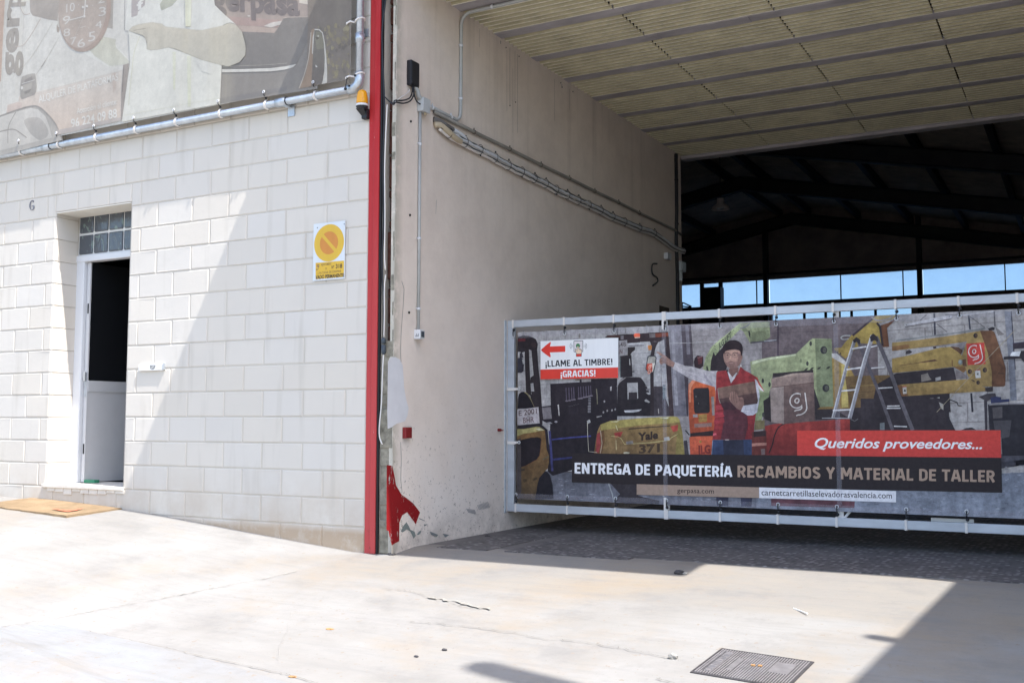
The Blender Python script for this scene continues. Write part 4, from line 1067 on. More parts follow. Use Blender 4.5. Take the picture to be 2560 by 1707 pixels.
mb.tube(crom([(WX + .026, .178, 3.468), zq(1140, 1100, .03), zq(1170, 1180, .03), zq(1225, 1218, .03)], 5), .0055, 6)
mb.build('black_cables', M_BLKPL, bb, True)
mb = MB(); mb.tube(crom([zq(1110, 1040, .015), zq(1060, 1090, .02), zq(990, 1135, .02), (.235, -.02, zq(880, 1148).z)], 5), .003, 6); mb.build('white_wire', M_TIE, bb, True)
mb = MB(); mb.tube(crom([(WX + .022, .20, 3.468), zq(1180, 1060, .03), zq(1195, 1120, .03), zq(1235, 1160, .03)], 5), .016, 8); mb.build('grey_sleeve', M_COND, bb, True)

jbx = thing('junction_box', 'grey square junction box below the black control box', 'junction box', (WX, .4, 3.385))
mb = MB(); mb.box(WX + .002, WX + .054, .263, .357, 3.298, 3.401, bev=.005); mb.build('box_body', M_GREYPL, jbx)
mb = MB(); mb.box(WX + .054, WX + .061, .261, .359, 3.296, 3.403, bev=.002); mb.build('lid', M_GREYPL, jbx)
mb = MB(); mb.tube([(WX + .036, .325, 3.282), (WX + .036, .325, 3.299)], .012, 10); mb.build('gland', M_BEIGE, jbx, True)

def conduit(name, label, pts, r, m, clips=(), clipm=None, group=None):
    t_ = thing(name, label, 'conduit', pts[0], group)
    mb = MB(); mb.tube(pts, r, 10); mb.build('tube', m, t_, True)
    for c_, ax in clips:
        mb = MB(); c_ = Vector(c_); ax = Vector(ax).normalized()
        mb.tube([c_ - ax * .009, c_ + ax * .009], r + .0035, 10)
        sd = Vector((1, 0, 0)).cross(ax); mb.tube([c_ + sd * (r + .002), c_ + sd * (r + .018)], .005, 6)
        mb.build('clip', clipm or m, t_, True)
    return t_
cyv = onX(900 + 607 / 4.128, 520 + 700 / 4.128, WX + .016).y
sw = [(WX + .016, cyv, 3.30), (WX + .016, cyv, 1.64)]
conduit('down_conduit', 'grey vertical conduit dropping from the junction box to the switch box', sw, .0115, M_COND, [((WX + .016, cyv, zv), (0, 0, 1)) for zv in (3.05, 2.33, 1.80)], M_PALEPL)
sb_ = thing('switch_box', 'pale grey switch box at the foot of the vertical conduit', 'switch box', (WX, .34, 1.62))
mb = MB(); mb.box(WX + .002, WX + .055, .246, .300, 1.572, 1.642, bev=.004); mb.build('box_body', M_PALEPL, sb_)
mb = MB(); mb.box(WX + .055, WX + .060, .250, .305, 1.578, 1.636, bev=.0015); mb.build('switch_cover', M_GREYPL, sb_)
mb = MB(); mb.box(WX + .060, WX + .0615, .258, .298, 1.586, 1.628); mb.build('switch_button', M_CONNECT, sb_)
mb = MB()
for i in range(4): mb.box(WX + .018 + i * .008, WX + .022 + i * .008, .2452, .2459, 1.59, 1.59 + .010 + .012 * (i % 2))
mb.build('printed_marks', M_CONNECT, sb_)
# conduit looping up to the ceiling
cy = .868
a0 = Vector((WX + .018, .445, onX(1077, 262, WX).z)); 
k1 = onX(880 + 690 / 2.6727, 800 / 2.6727, WX)
zc_ = onX(1127, 292.9, WX + .018).z; za_ = onX(1085, 271.8, WX + .018).z
pts = [(WX + .018, .355, za_ + .004), (WX + .018, .60, (za_ + zc_) / 2), (WX + .018, .79, zc_)] + [(WX + .018, .79 + .075 * math.sin(a), zc_ + .075 - .075 * math.cos(a)) for a in (.4, .8, 1.2, 1.57)] + [(WX + .018, .866, 3.7), (WX + .018, .868, 4.17)]
pts += [(WX + .018 + .09 * (1 - math.cos(a)), .868, 4.17 + .095 * math.sin(a)) for a in (.4, .8, 1.2, 1.57)] + [(WX + .5, .868, 4.268), (WX + 2.2, .80, 4.270), (4.6, .74, 4.270)]
conduit('looped_conduit', 'grey conduit rising from the junction box and bending along the ceiling', pts, .0135, M_COND, [((WX + .018, .45, za_), (0, 1, 0)), ((WX + .018, .72, zc_), (0, 1, 0)), ((WX + .018, .866, 3.56), (0, 0, 1)), ((WX + .018, .867, 4.0), (0, 0, 1)), ((.55, .867, 4.269), (1, 0, 0)), ((.95, .86, 4.269), (1, 0, 0))], M_PALEPL)
# long dusty conduit
def seg(x, y, d): return wp_(880 + x / 2.6727, y / 2.6727, d)
L1 = [seg(535, 752, .022), seg(800, 885, .022), seg(1040, 1000, .022), seg(1250, 1105, .022), seg(1440, 1195, .022), seg(1610, 1280, .022), seg(1770, 1355, .022), seg(1910, 1425, .022), seg(2040, 1487, .022), seg(2150, 1540, .022)]
L1 += [L1[-1] + Vector((0, .2, -.02))]
cl = [(L1[i], L1[i + 1] - L1[i]) for i in (1, 2, 3, 4, 5, 6, 7)]
conduit('wall_conduit', 'long dusty conduit sloping along the portal wall to its far end', L1, .0145, M_CONDD, cl, mat('clip_dark', (.15, .13, .11), .7, .2))
# cable bundle
cbp = [seg(560, 840, .03), seg(620, 895, .035), seg(730, 955, .03), seg(830, 1005, .03), seg(930, 1058, .03), seg(1020, 1108, .03), seg(1110, 1150, .03), seg(1195, 1195, .03), seg(1270, 1230, .03), seg(1340, 1270, .03), seg(1415, 1305, .03), seg(1490, 1340, .03), seg(1560, 1370, .03), seg(1640, 1408, .03), seg(1720, 1450, .03), seg(1800, 1482, .03), seg(1900, 1525, .03), seg(2000, 1560, .03)]
cbp += [onX(1640 + 220 / 6.03, 560 + 350 / 6.03, WX) + Vector((.03, 0, 0)), onX(1640 + 395 / 6.03, 560 + 415 / 6.03, WX) + Vector((.03, 0, 0))]
cb = thing('cable_bundle', 'bundle of pale cables tied with black ties along the portal wall', 'cables', cbp[0])
sm = crom(cbp, 4)
random.seed(3)
for k, (dz, dx, r_, m_) in enumerate(((.026, .0, .012, M_DUST), (.008, .012, .013, M_PALEPL), (-.012, .010, .014, M_DUST), (-.028, .0, .012, M_TIE), (.018, .016, .006, M_BLKPL), (-.02, .018, .005, M_CONNECT))):
    mb = MB(); mb.tube([p + Vector((dx + random.uniform(-.003, .003), 0, dz + random.uniform(-.004, .004))) for p in (sm if k != 4 else sm[2:])], r_, 7); mb.build('cable', m_, cb, True)
mb = MB(); mb.tube(crom([seg(540, 838, .015), seg(560, 842, .04), seg(600, 880, .05), seg(650, 925, .05), seg(700, 950, .035)], 5), .024, 8); mb.build('beige_sleeve', M_BEIGE, cb, True)
mb = MB(); mb.tube(crom([seg(538, 800, .012), seg(560, 815, .03), seg(600, 845, .04), seg(650, 872, .03)], 4), .022, 8); mb.build('grey_sleeve', mat('torn_lagging', (.17, .16, .15), .95, .1, noise=.4, nscale=30, bump=.6), cb, True)
mb = MB(); mb.tube(crom([seg(650, 870, .03), seg(700, 905, .04), seg(740, 940, .035)], 4), .018, 8); mb.build('white_wrap', M_PALEPL, cb, True)
for i in list(range(1, 18)):
    p = cbp[i]; tg = (cbp[i + 1] - cbp[i - 1]).normalized(); sd = Vector((1, 0, 0)).cross(tg)
    mb = MB(); mb.tube([p + Vector((.006, 0, 0)) + sd * (.043 * math.cos(a)) + Vector((.031 * math.sin(a), 0, 0)) for a in [6.2832 * k / 14 for k in range(14)]], .0026, 5, closed=True)
    q = p + sd * (.05 if i % 3 else -.05) + Vector((.012, 0, 0)); mb.ball(q, .007, n=6); mb.build('black_tie', M_BLKPL, cb, True)
# far end vertical conduit and boxes
ve = onX(1687, 450, WX).y
pts = [(WX + .02, ve, CZ - .02), (WX + .02, ve, 3.55), (WX + .02, ve - .03, 3.2), (WX + .02, ve - .01, 2.9), (WX + .02, ve, 2.6), (WX + .02, ve, 1.0)]
conduit('corner_conduit', 'dark vertical conduit near the far end of the portal wall', pts, .022, M_STEEL, [((WX + .02, ve, zv), (0, 0, 1)) for zv in (3.95, 3.4, 2.1)])
a = onX(1640 + 105 / 6.03, 560 + 430 / 6.03, WX); b = onX(1640 + 175 / 6.03, 560 + 550 / 6.03, WX)
ob = thing('wall_box', 'small white box at the far end of the portal wall, beside the dark conduit', 'wall box', (WX, a.y, a.z))
mb = MB(); xo_ = onY(1670, 640, a.y + .02).x; mb.box(WX + .002, xo_, a.y + .02, a.y + .14, b.z, a.z, bev=.005); mb.build('box_body', M_PALEPL, ob)
mb = MB(); mb.box(WX + .01, xo_ - .01, a.y + .0165, a.y + .0195, b.z + .02, a.z - .02); mb.build('cover_plate', M_PALEPL, ob)
a = onX(1640 + 300 / 6.03, 560 + 560 / 6.03, WX); b = onX(1640 + 375 / 6.03, 560 + 735 / 6.03, WX)
ob = thing('meter_box', 'grey upright box on the last corner of the portal wall', 'wall box', (WX, a.y, a.z))
mb = MB(); mb.box(WX + .002, WX + .07, a.y, b.y, b.z, a.z, bev=.006); mb.build('box_body', M_GREYPL, ob)
mb = MB(); mb.box(WX + .07, WX + .076, a.y + .02, b.y - .02, b.z + .02, a.z - .02); mb.tube([(WX + .03, a.y + .06, b.z - .12), (WX + .03, a.y + .06, b.z)], .03, 8); mb.build('lid', M_GREYPL, ob)
Q6 = lambda x, y: onX(1600 + x / 2.0104, y / 2.0104, WX + .02)
ob = MB(); ob.tube(crom([Q6(85, 1325), Q6(62, 1330), Q6(62, 1375), Q6(85, 1395), Q6(88, 1415), Q6(65, 1435)], 5), .0085, 8)
tag(ob.build('cable_loop', M_STEEL, None, True), 'dark loose cable hanging on the wall left of the white box', 'cable')
# photocell reflector
a = wp_(880 + 210 / 1.704, 500 + 967 / 1.704); b = wp_(880 + 241 / 1.704, 500 + 1014 / 1.704)
ph = thing('photocell', 'small dark red reflector block on the portal wall above the red paint', 'reflector', (WX, a.y, a.z))
mb = MB(); mb.box(WX + .002, WX + .035, a.y + .01, b.y - .005, b.z, a.z, bev=.004); mb.build('housing', M_REDREF, ph)
mb = MB(); mb.box(WX + .035, WX + .038, a.y + .018, b.y - .013, b.z + .01, a.z - .01); mb.build('lens', M_REDREF, ph)
# small red plug beside the gate post
# cables hanging at the broken jamb
Z9 = (900, 520, 4.128)
def jq(x, y, d=-.025): return onY(900 + x / 4.128, 520 + y / 4.128, d)
jc = thing('jamb_cable', 'black cable with inline connector hanging in the broken jamb', 'cable', jq(240, 700))
top = onY(948, 6, -.03)
mb = MB(); mb.tube(crom([(.195, -.03, 4.32), onY(957, 60, -.03), onY(956, 130, -.03), onY(961, 260, -.028), onY(958, 400, -.028), jq(243, 60), jq(238, 300), jq(230, 480), jq(232, 700), jq(240, 950), jq(240, 1340)], 5), .0062, 7); mb.build('black_lead', M_BLKPL, jc, True)
mb = MB(); mb.tube([jq(242, 1340), jq(243, 1355), jq(243, 1400)], [.010, .017, .017], 10); mb.tube([jq(243, 1412), jq(243, 1490), jq(243, 1510)], [.018, .017, .009], 10); mb.build('connector', M_CONNECT, jc, True)
mb = MB(); Z5 = lambda x, y: onY(880 + x / 1.704, 500 + y / 1.704, -.028)
mb.tube(crom([jq(243, 1510), Z5(131, 720), Z5(126, 860), Z5(117, 960), Z5(118, 1010), Z5(129, 1040)], 5), .0045, 6); mb.build('white_lead', M_TIE, jc, True)
wc = MB(); wc.tube(crom([onY(968, 262, -.03), onY(965, 330, -.03), onY(962, 420, -.03), jq(258, 60), jq(256, 300), jq(254, 520), jq(263, 640)], 5), .0045, 6); wc.tube(crom([jq(265, 690), jq(252, 830), jq(252, 1100), jq(246, 1335)], 5), .0045, 6)
tag(wc.build('white_cable', M_TIE, None, True), 'thin white cable running down the broken jamb beside the black one', 'cable')

# ------------------------------------------------------------------ gate
GY = 1.70
gt = thing('sliding_gate', 'galvanised box-section sliding gate carrying the large printed banner', 'gate', (.3, GY, .2))
def gz(x, y): return onY(x, y, GY - .02).z
sx0 = onY(1268, 1000, GY - .02).x; sx1 = onY(1284.5, 1000, GY - .02).x
rz1t, rz1b = gz(1400, 794.6), gz(1400, 812.5); rz0t, rz0b = gz(1400, 1264.0), gz(1400, 1283.5)
mb = MB(); mb.box(sx0, 5.9, GY - .02, GY + .02, rz1b, rz1t, bev=.004); mb.build('top_rail', M_GALVR, gt)
mb = MB(); mb.box(sx0, 5.9, GY - .02, GY + .02, rz0b, rz0t, bev=.004); mb.build('bottom_rail', M_GALVR, gt)
mb = MB(); mb.box(sx0 + .001, sx1, GY - .0195, GY + .0195, rz0t + .0005, rz1b - .0005, bev=.004); mb.build('end_stile', M_GALVR, gt)
for xm in (1.671, 3.005, 4.34, 5.6):
    mb = MB(); mb.box(xm - .02, xm + .02, GY + .0, GY + .018, rz0t - .001, rz1b + .001); mb.build('stile', M_WHITE, gt)
mb = MB()
for xa, xb in ((3.03, 4.30),):
    a = Vector((xa, GY + .012, rz0t)); b = Vector((xb, GY + .012, rz1b)); d = (b - a).normalized(); s_ = Vector((-d.z, 0, d.x)) * .010
    mb.tube([a, b], .010, 6)
mb.build('brace', M_WHITE, gt)
mb = MB(); mb.tube([(5.3, GY - .012, .13), (5.3, GY + .012, .13)], .075, 16); mb.build('wheel', M_STEEL, gt, True)
mb = MB(); a = onY(2200 + 670 / 5.2278, 1000 + 1555 / 5.2278, GY + .06); b = onY(2200 + 1228 / 5.2278, 1000 + 1565 / 5.2278, GY + .06); mb.box(a.x, b.x, GY + .045, GY + .06, a.z - .02, a.z + .012); mb.build('guide_bar', M_WHITE, gt)
gp = thing('guide_post', 'galvanised channel post fixed to the portal wall at the closed gate end', 'post', (.27, 1.6, .2))
px0 = onY(1251.5, 1000, 1.64).x; px1 = onY(1264, 1000, 1.64).x
a = onY(1258, 801, 1.64).z; b = onY(1258, 1282, 1.64).z
mb = MB(); mb.box(px0, px1 - .012, 1.64, 1.66, b, a, bev=.003); mb.box(px1 - .011, px1, 1.625, 1.66, b, a, bev=.003); mb.box(px0 - .06, px0 + .0, 1.66, 1.76, b, a); mb.build('channel', M_GALV, gp)
mb = MB(); cq = onX(880 + 622 / 1.704, 500 + 979 / 1.704, WX); mb.tube([(WX, cq.y, cq.z), (WX + .03, cq.y, cq.z)], .012, 8); mb.tube([(WX + .02, cq.y - .02, cq.z + .004), (WX + .02, cq.y + .05, cq.z - .004)], .006, 6); mb.build('fixing_bolt', M_REDREF, gp)

BP = GY - .012
GZT = onY(1294.3, 830.7, BP).z; GZB = onY(1383.6, 1249.6, BP).z; GX0 = onY(1294.5, 1000, BP).x; GX1 = 5.7
A1 = (1280, 790, 6.272); A2 = (1280, 1020, 6.272); A3 = (1560, 790, 6.272); A4 = (1560, 1020, 6.272); A5 = (1720, 820, 4.9)
A6 = (2240, 780, 6.272); A7 = (2200, 1000, 5.2278); A8 = (2060, 660, 4.694); G8 = (1880, 720, 2.45); G7 = (1240, 720, 2.45)
pr = Print(lambda x, y: onY(x, y, BP), (0, -1, 0), (205, 209, 226), .88, .00015, .95); pr.sat = .80  # saturation cut to put the reflected haze into the inks
def gpx(x, z):
    d = Vector((x, BP, z)) - CAM; q = d.dot(fw); return (W0 / 2 + F0 * d.dot(rt) / q, H0 / 2 - F0 * d.dot(up) / q)
zpx = lambda y: onY(1700, y, BP).z
pr.put([gpx(GX0, GZB), gpx(GX1, GZB), gpx(GX1, GZT), gpx(GX0, GZT)], (100, 92, 100), (70, 68, 78))
def clipz(pts):   # keep artwork inside the sheet
    return pts
xg = lambda px, py: onY(px, py, BP).x
# walls of the printed workshop
ZM1 = onY(1500, 1180, BP).z
pr.put([gpx(GX0, ZM1), gpx(xg(1672, 900), ZM1), gpx(xg(1672, 900), GZT), gpx(GX0, GZT)], (152, 152, 166))
pr.put([gpx(xg(1672, 900), ZM1), gpx(xg(1905, 900), ZM1), gpx(xg(1905, 900), GZT), gpx(xg(1672, 900), GZT)], (140, 135, 147))
pr.put([gpx(xg(1905, 900), ZM1), gpx(xg(2195, 900), ZM1), gpx(xg(2195, 900), GZT), gpx(xg(1905, 900), GZT)], (100, 88, 98), (84, 74, 84))
pr.put([gpx(xg(2195, 900), ZM1), gpx(GX1, ZM1), gpx(GX1, GZT), gpx(xg(2195, 900), GZT)], (152, 149, 160))
# mortar lines
for z_ in [GZT - .10 - .118 * k for k in range(9)]:
    pr.put([gpx(GX0, z_), gpx(xg(1672, 900), z_), gpx(xg(1672, 900), z_ + .005), gpx(GX0, z_ + .005)], (128, 128, 142))
    pr.put([gpx(xg(1672, 900), z_), gpx(xg(1905, 900), z_), gpx(xg(1905, 900), z_ + .004), gpx(xg(1672, 900), z_ + .004)], (118, 112, 124))
    pr.put([gpx(xg(1905, 900), z_), gpx(xg(2195, 900), z_), gpx(xg(2195, 900), z_ + .004), gpx(xg(1905, 900), z_ + .004)], (86, 76, 86))
for k in range(9):
    za = GZT - .085 - .135 * k
    a = gpx(xg(2195, 900), za - .03); b = gpx(GX1, za + .07); pr.put([a, b, (b[0], b[1] + 1.6), (a[0], a[1] + 1.6)], (116, 110, 120))
    for j in range(14):
        x_ = xg(2195, 900) + .06 + .26 * j + (.13 if k % 2 else 0)
        if x_ > GX1: continue
        zt_ = za + (x_ - xg(2195, 900)) * .03 - .028; pr.put([gpx(x_, zt_), gpx(x_ + .007, zt_), gpx(x_ + .007, zt_ - .13), gpx(x_, zt_ - .13)], (120, 114, 124))
for k in range(8):
    for j in range(7):
        x_ = GX0 + .05 + .225 * j + (.11 if k % 2 else 0); z_ = GZT - .10 - .118 * k
        if x_ < xg(1660, 900): pr.put([gpx(x_, z_), gpx(x_ + .005, z_), gpx(x_ + .005, z_ + .112), gpx(x_, z_ + .112)], (132, 132, 146))
# floor
pr.put([gpx(GX0, GZB), gpx(xg(1900, 1200), GZB), gpx(xg(1900, 1200), onY(1700, 1205, BP).z), gpx(GX0, onY(1400, 1175, BP).z)], (84, 88, 108), (104, 108, 130))
pr.crop(G8).poly([(0, 1230), (900, 1200), (1500, 1020), (1666, 990), (2400, 970), (2400, 1000)], (70, 70, 86))
pr.crop((0, 0, 1)); pr.put([gpx(xg(1890, 1200), GZB), gpx(GX1, GZB), gpx(GX1, onY(2500, 1135, BP).z), gpx(xg(1890, 1200), onY(1900, 1215, BP).z)], (98, 106, 132), (126, 134, 160))
random.seed(21)
for i in range(420):
    if i < 170: x = random.uniform(1395, 1880); y = random.uniform(1192, 1250)
    else: x = random.uniform(1900, 2560); y = random.uniform(1222 - (x - 1900) * .1, 1268 + (x - 1900) * .028)
    if 1430 < x < 2505 and y < 1230: continue
    l = random.uniform(4, 12); q = random.choice([(80, 84, 106), (150, 156, 180), (116, 122, 148), (96, 100, 124), (136, 142, 168)])
    pr.crop((0, 0, 1)); pr.put([(x, y), (x + l, y + .2), (x + l * .8, y + 1.4), (x + .5, y + 1.3)], q)
# grey pillar
pr.crop(A3)
pr.poly([(700, 150), (905, 143), (930, 700), (985, 1568), (785, 1568), (735, 700)], (128, 126, 146), (100, 98, 118)).poly([(895, 143), (1040, 136), (1075, 700), (1080, 800), (1010, 960), (1010, 1568), (985, 1568), (930, 700)], (82, 74, 88), (62, 54, 68)).poly([(960, 141), (1010, 138), (1040, 600), (985, 600)], (116, 112, 132)).poly([(735, 220), (780, 218), (850, 1400), (800, 1400)], (142, 141, 162))
pr.line([(1045, 136), (1085, 760)], 10, (60, 50, 60)).line([(555, 160), (580, 800), (600, 1500)], 8, (110, 104, 112)).line([(575, 430), (585, 900)], 22, (136, 136, 152)).line([(700, 428), (1060, 418), (1470, 398)], 6, (182, 182, 196)).line([(505, 660), (552, 655)], 130, (172, 172, 192))
# tool board
pr.crop(A1)
pr.poly([(600, 1062), (1060, 1035), (1058, 990), (1250, 983), (1650, 978), (1650, 1700), (1640, 2200), (640, 2500), (560, 2430), (600, 1700), (480, 1640), (455, 1420), (610, 1400)], (36, 31, 40), (30, 27, 34))
pr.poly([(1090, 988), (1240, 980), (1238, 1028), (1095, 1036)], (130, 126, 136)).poly([(985, 985), (1060, 982), (1060, 1010), (1000, 1018)], (112, 106, 104)).line([(1060, 275), (1060, 345)], 26, (116, 110, 112)).line([(1655, 190), (1655, 330)], 10, (64, 60, 70)).line([(1785, 185), (1780, 270)], 12, (112, 106, 112))
for i, (x, y0, y1) in enumerate(((848, 1122, 1322), (893, 1120, 1315), (934, 1118, 1305), (968, 1112, 1300), (1042, 1105, 1285), (1078, 1100, 1280), (1120, 1098, 1265), (1160, 1096, 1258), (1200, 1092, 1250), (1234, 1090, 1240))):
    pr.line([(x, y0), (x + 8, y1)], 15, (66, 58, 84)).ell(x + 12, y1 + 8, 26, 12, (108, 100, 122), n=10).line([(x - 4, y0 + 10), (x + 3, y1 - 10)], 4, (96, 88, 110))
for k in range(10): pr.line([(1198 - 4 * (k > 4) * 2, 1290 + 24 * k), (1236, 1289 + 24 * k)], 11, (138, 138, 158))
for k in range(14): pr.ell(890 + 12 * k, 1412 - 3 * k + (k % 3) * 5, 5, 5, (84, 78, 92), n=6)
pr.poly([(715, 1390), (735, 1385), (742, 1470), (745, 1560), (735, 1560), (722, 1450)], (172, 170, 182)).line([(1325, 1140), (1335, 1250), (1340, 1380)], 16, (112, 108, 96)).poly([(1540, 1110), (1565, 1100), (1560, 1170), (1540, 1170)], (160, 158, 172))
for x, y in ((1420, 1500), (1480, 1475), (1555, 1470), (1605, 1455), (1435, 1330), (1660, 1380)): pr.poly([(x, y), (x + 18, y - 14), (x + 30, y + 10), (x + 8, y + 30)], (140, 138, 152))
pr.crop(A2)
pr.line([(590, 355), (612, 650), (632, 985)], 36, (52, 54, 116)).line([(625, 492), (900, 462), (1240, 437)], 22, (52, 58, 140)).line([(640, 806), (945, 772)], 30, (40, 44, 104))
pr.poly([(470, -10), (608, -20), (625, 165), (490, 175)], (110, 106, 120)).poly([(545, 225), (600, 215), (640, 240), (560, 250)], (130, 130, 145)).ell(690, 213, 24, 16, (140, 135, 155)).poly([(1325, 130), (1405, 115), (1410, 130), (1330, 150)], (150, 148, 160))
for k in range(9): pr.line([(905 + 16 * k, 0), (903 + 16 * k, 90)], 4, (52, 46, 62))
# forklift at the left edge
pr.crop(A1)
pr.poly([(90, 330), (165, 306), (258, 310), (330, 335), (375, 362), (406, 440), (396, 520), (308, 540), (265, 522), (200, 502), (90, 512)], (34, 28, 33)).poly([(95, 358), (210, 352), (212, 392), (95, 400)], (92, 30, 40)).poly([(290, 430), (330, 410), (380, 430), (385, 485), (330, 495)], (46, 34, 38))
pr.poly([(90, 512), (200, 502), (200, 560), (150, 575), (125, 560), (90, 560)], (40, 36, 44)).poly([(120, 580), (160, 570), (180, 650), (120, 660)], (40, 40, 52))
pr.poly([(198, 500), (266, 522), (282, 900), (290, 1050), (305, 1260), (222, 1200), (206, 820)], (38, 32, 36)).poly([(305, 540), (395, 520), (420, 850), (445, 1050), (480, 1568), (390, 1568), (300, 1180), (350, 1180), (335, 1050), (285, 1055), (292, 960), (340, 930)], (40, 34, 40))
pr.poly([(90, 660), (150, 650), (192, 690), (182, 862), (150, 890), (90, 890)], (40, 40, 54)).poly([(160, 680), (190, 670), (192, 750), (172, 755)], (150, 152, 165))
pr.poly([(95, 1290), (110, 1220), (145, 1190), (185, 1184), (230, 1215), (280, 1290), (330, 1375), (360, 1425), (340, 1450), (90, 1450)], (24, 22, 30)).line([(195, 1188), (240, 1220), (290, 1290), (345, 1400), (352, 1425)], 16, (126, 116, 88), 4)
pr.poly([(280, 1220), (400, 1230), (480, 1568), (480, 1700), (420, 1700), (360, 1440), (300, 1300)], (40, 34, 40))
pr.crop(A2)
pr.poly([(90, 255), (440, 235), (560, 340), (600, 760), (570, 900), (90, 900)], (34, 31, 38))
pr.poly([(82, 325), (180, 328), (390, 290), (430, 292), (515, 345), (530, 480), (545, 640), (580, 745), (580, 850), (560, 950), (520, 985), (430, 1090), (400, 1200), (368, 1425), (82, 1425)], (122, 88, 50), (74, 60, 42))
pr.poly([(82, 325), (180, 328), (390, 290), (430, 292), (515, 345), (320, 380), (180, 400), (82, 440)], (158, 150, 96)).poly([(370, 322), (425, 312), (505, 345), (420, 348)], (196, 194, 170))
pr.poly([(100, 520), (170, 490), (300, 462), (400, 452), (450, 468), (466, 500), (455, 640), (440, 740), (395, 800), (300, 855), (200, 905), (92, 935)], (28, 24, 30)).line([(460, 500), (450, 640), (436, 740), (392, 805), (200, 910)], 9, (96, 60, 38))
pr.line([(100, 1000), (200, 965), (420, 900), (560, 870)], 7, (92, 66, 36)).poly([(480, 800), (570, 740), (575, 775), (490, 815)], (90, 82, 64)).poly([(170, 1130), (195, 1105), (235, 1110), (230, 1150), (190, 1165)], (64, 52, 34)).poly([(325, 1140), (345, 1095), (395, 1080), (400, 1110), (340, 1135)], (62, 50, 32)).poly([(110, 960), (200, 945), (205, 975), (115, 985)], (60, 50, 40))
pr.poly([(520, 985), (560, 1000), (605, 1060), (640, 1200), (655, 1420), (368, 1425), (400, 1200), (430, 1090)], (26, 25, 33)).line([(600, 1065), (632, 1180), (648, 1400)], 8, (50, 50, 66))
pr.poly([(82, 25), (418, -18), (436, 237), (90, 268)], (170, 166, 184), (160, 156, 174)).text('E 2001', (110, 122), (388, 82), (108, 42), (78, 58, 66), bold=.012).text('BHR', (180, 235), (346, 215), (176, 152), (86, 60, 68), bold=.012)
pr.poly([(82, 500), (140, 470), (150, 1300), (110, 1420), (82, 1420)], (66, 60, 66))
# forklift in the middle
pr.crop(A3)
pr.poly([(-100, 1110), (-60, 1000), (0, 955), (230, 955), (270, 970), (300, 1010), (345, 1080), (420, 1250), (440, 1568), (-110, 1568)], (40, 35, 42), (30, 27, 33))
pr.poly([(470, 1100), (610, 1100), (620, 1200), (760, 1568), (430, 1568)], (58, 52, 62))
pr.poly([(340, 1080), (400, 1070), (410, 1090), (340, 1100)], (132, 132, 146)).poly([(345, 1140), (410, 1135), (400, 1170), (350, 1170)], (112, 112, 128)).poly([(345, 1200), (380, 1195), (430, 1225), (380, 1230)], (172, 172, 188)).poly([(320, 1320), (350, 1300), (410, 1345), (390, 1360), (330, 1340)], (150, 150, 162))
pr.line([(630, 1080), (632, 1300)], 44, (92, 108, 122)).line([(632, 1105), (632, 1112)], 50, (160, 165, 180)).line([(632, 1175), (632, 1185)], 50, (130, 140, 150)).line([(680, 1090), (685, 1270)], 22, (132, 124, 130)).line([(640, 1300), (645, 1568)], 18, (90, 84, 100)).line([(540, 1450), (545, 1530)], 12, (150, 145, 150))
pr.poly([(50, 1048), (216, 1042), (222, 1290), (210, 1296), (206, 1192), (74, 1196), (72, 1305), (58, 1308)], (158, 158, 172)).poly([(76, 1200), (205, 1195), (206, 1300), (76, 1310)], (50, 44, 52)).line([(-40, 960), (230, 957)], 6, (90, 88, 98))
pr.poly([(0, 1480), (280, 1460), (240, 1490), (150, 1510), (20, 1510)], (168, 170, 190))
pr.crop(A1)
pr.poly([(1690, 618), (1872, 608), (1892, 950), (1704, 962)], (40, 34, 40)).poly([(1815, 490), (1930, 482), (1930, 530), (1880, 570), (1850, 620), (1815, 620)], (42, 34, 36)).line([(1845, 670), (1850, 770)], 12, (172, 172, 184)).line([(1830, 870), (1920, 872)], 14, (40, 36, 44))
pr.line([(1700, 640), (1700, 960)], 10, (72, 88, 96)).poly([(1640, 1100), (1690, 1000), (1800, 955), (1690, 1040), (1650, 1110)], (132, 130, 142))
pr.line([(1815, 440), (2070, 432)], 22, (172, 174, 192)).line([(1830, 468), (2070, 458)], 22, (118, 116, 132))
pr.poly([(1450, 338), (1500, 302), (1800, 286), (2007, 280), (2007, 410), (1815, 425), (1665, 420), (1665, 340)], (50, 38, 42)).poly([(1500, 308), (1690, 298), (1692, 340), (1480, 338)], (74, 46, 44)).poly([(1700, 310), (1785, 304), (1788, 360), (1705, 365)], (112, 106, 120))
pr.crop(A3)
pr.poly([(-5, 286), (160, 280), (400, 262), (690, 245), (702, 330), (640, 345), (520, 402), (490, 395), (0, 415), (-5, 415)], (50, 38, 44)).poly([(395, 275), (488, 270), (492, 335), (400, 340)], (96, 90, 98)).poly([(490, 272), (692, 256), (696, 322), (495, 332)], (118, 54, 40)).poly([(600, 266), (692, 258), (694, 300), (605, 310)], (140, 66, 46))
pr.poly([(152, 290), (175, 272), (240, 268), (252, 290), (252, 330), (165, 338)], (228, 88, 62)).poly([(165, 335), (252, 328), (250, 342), (175, 346)], (214, 196, 190))
pr.poly([(628, 345), (702, 330), (735, 700), (760, 1200), (785, 1568), (715, 1568), (668, 900), (650, 600)], (54, 42, 48))
pr.poly([(408, 395), (522, 402), (545, 385), (630, 350), (625, 370), (540, 410), (505, 470), (482, 560), (475, 622), (412, 622), (440, 500)], (50, 42, 48)).poly([(372, 465), (415, 455), (440, 465), (432, 530), (385, 535)], (196, 118, 54)).poly([(412, 880), (466, 882), (470, 1568), (415, 1568)], (46, 38, 43))
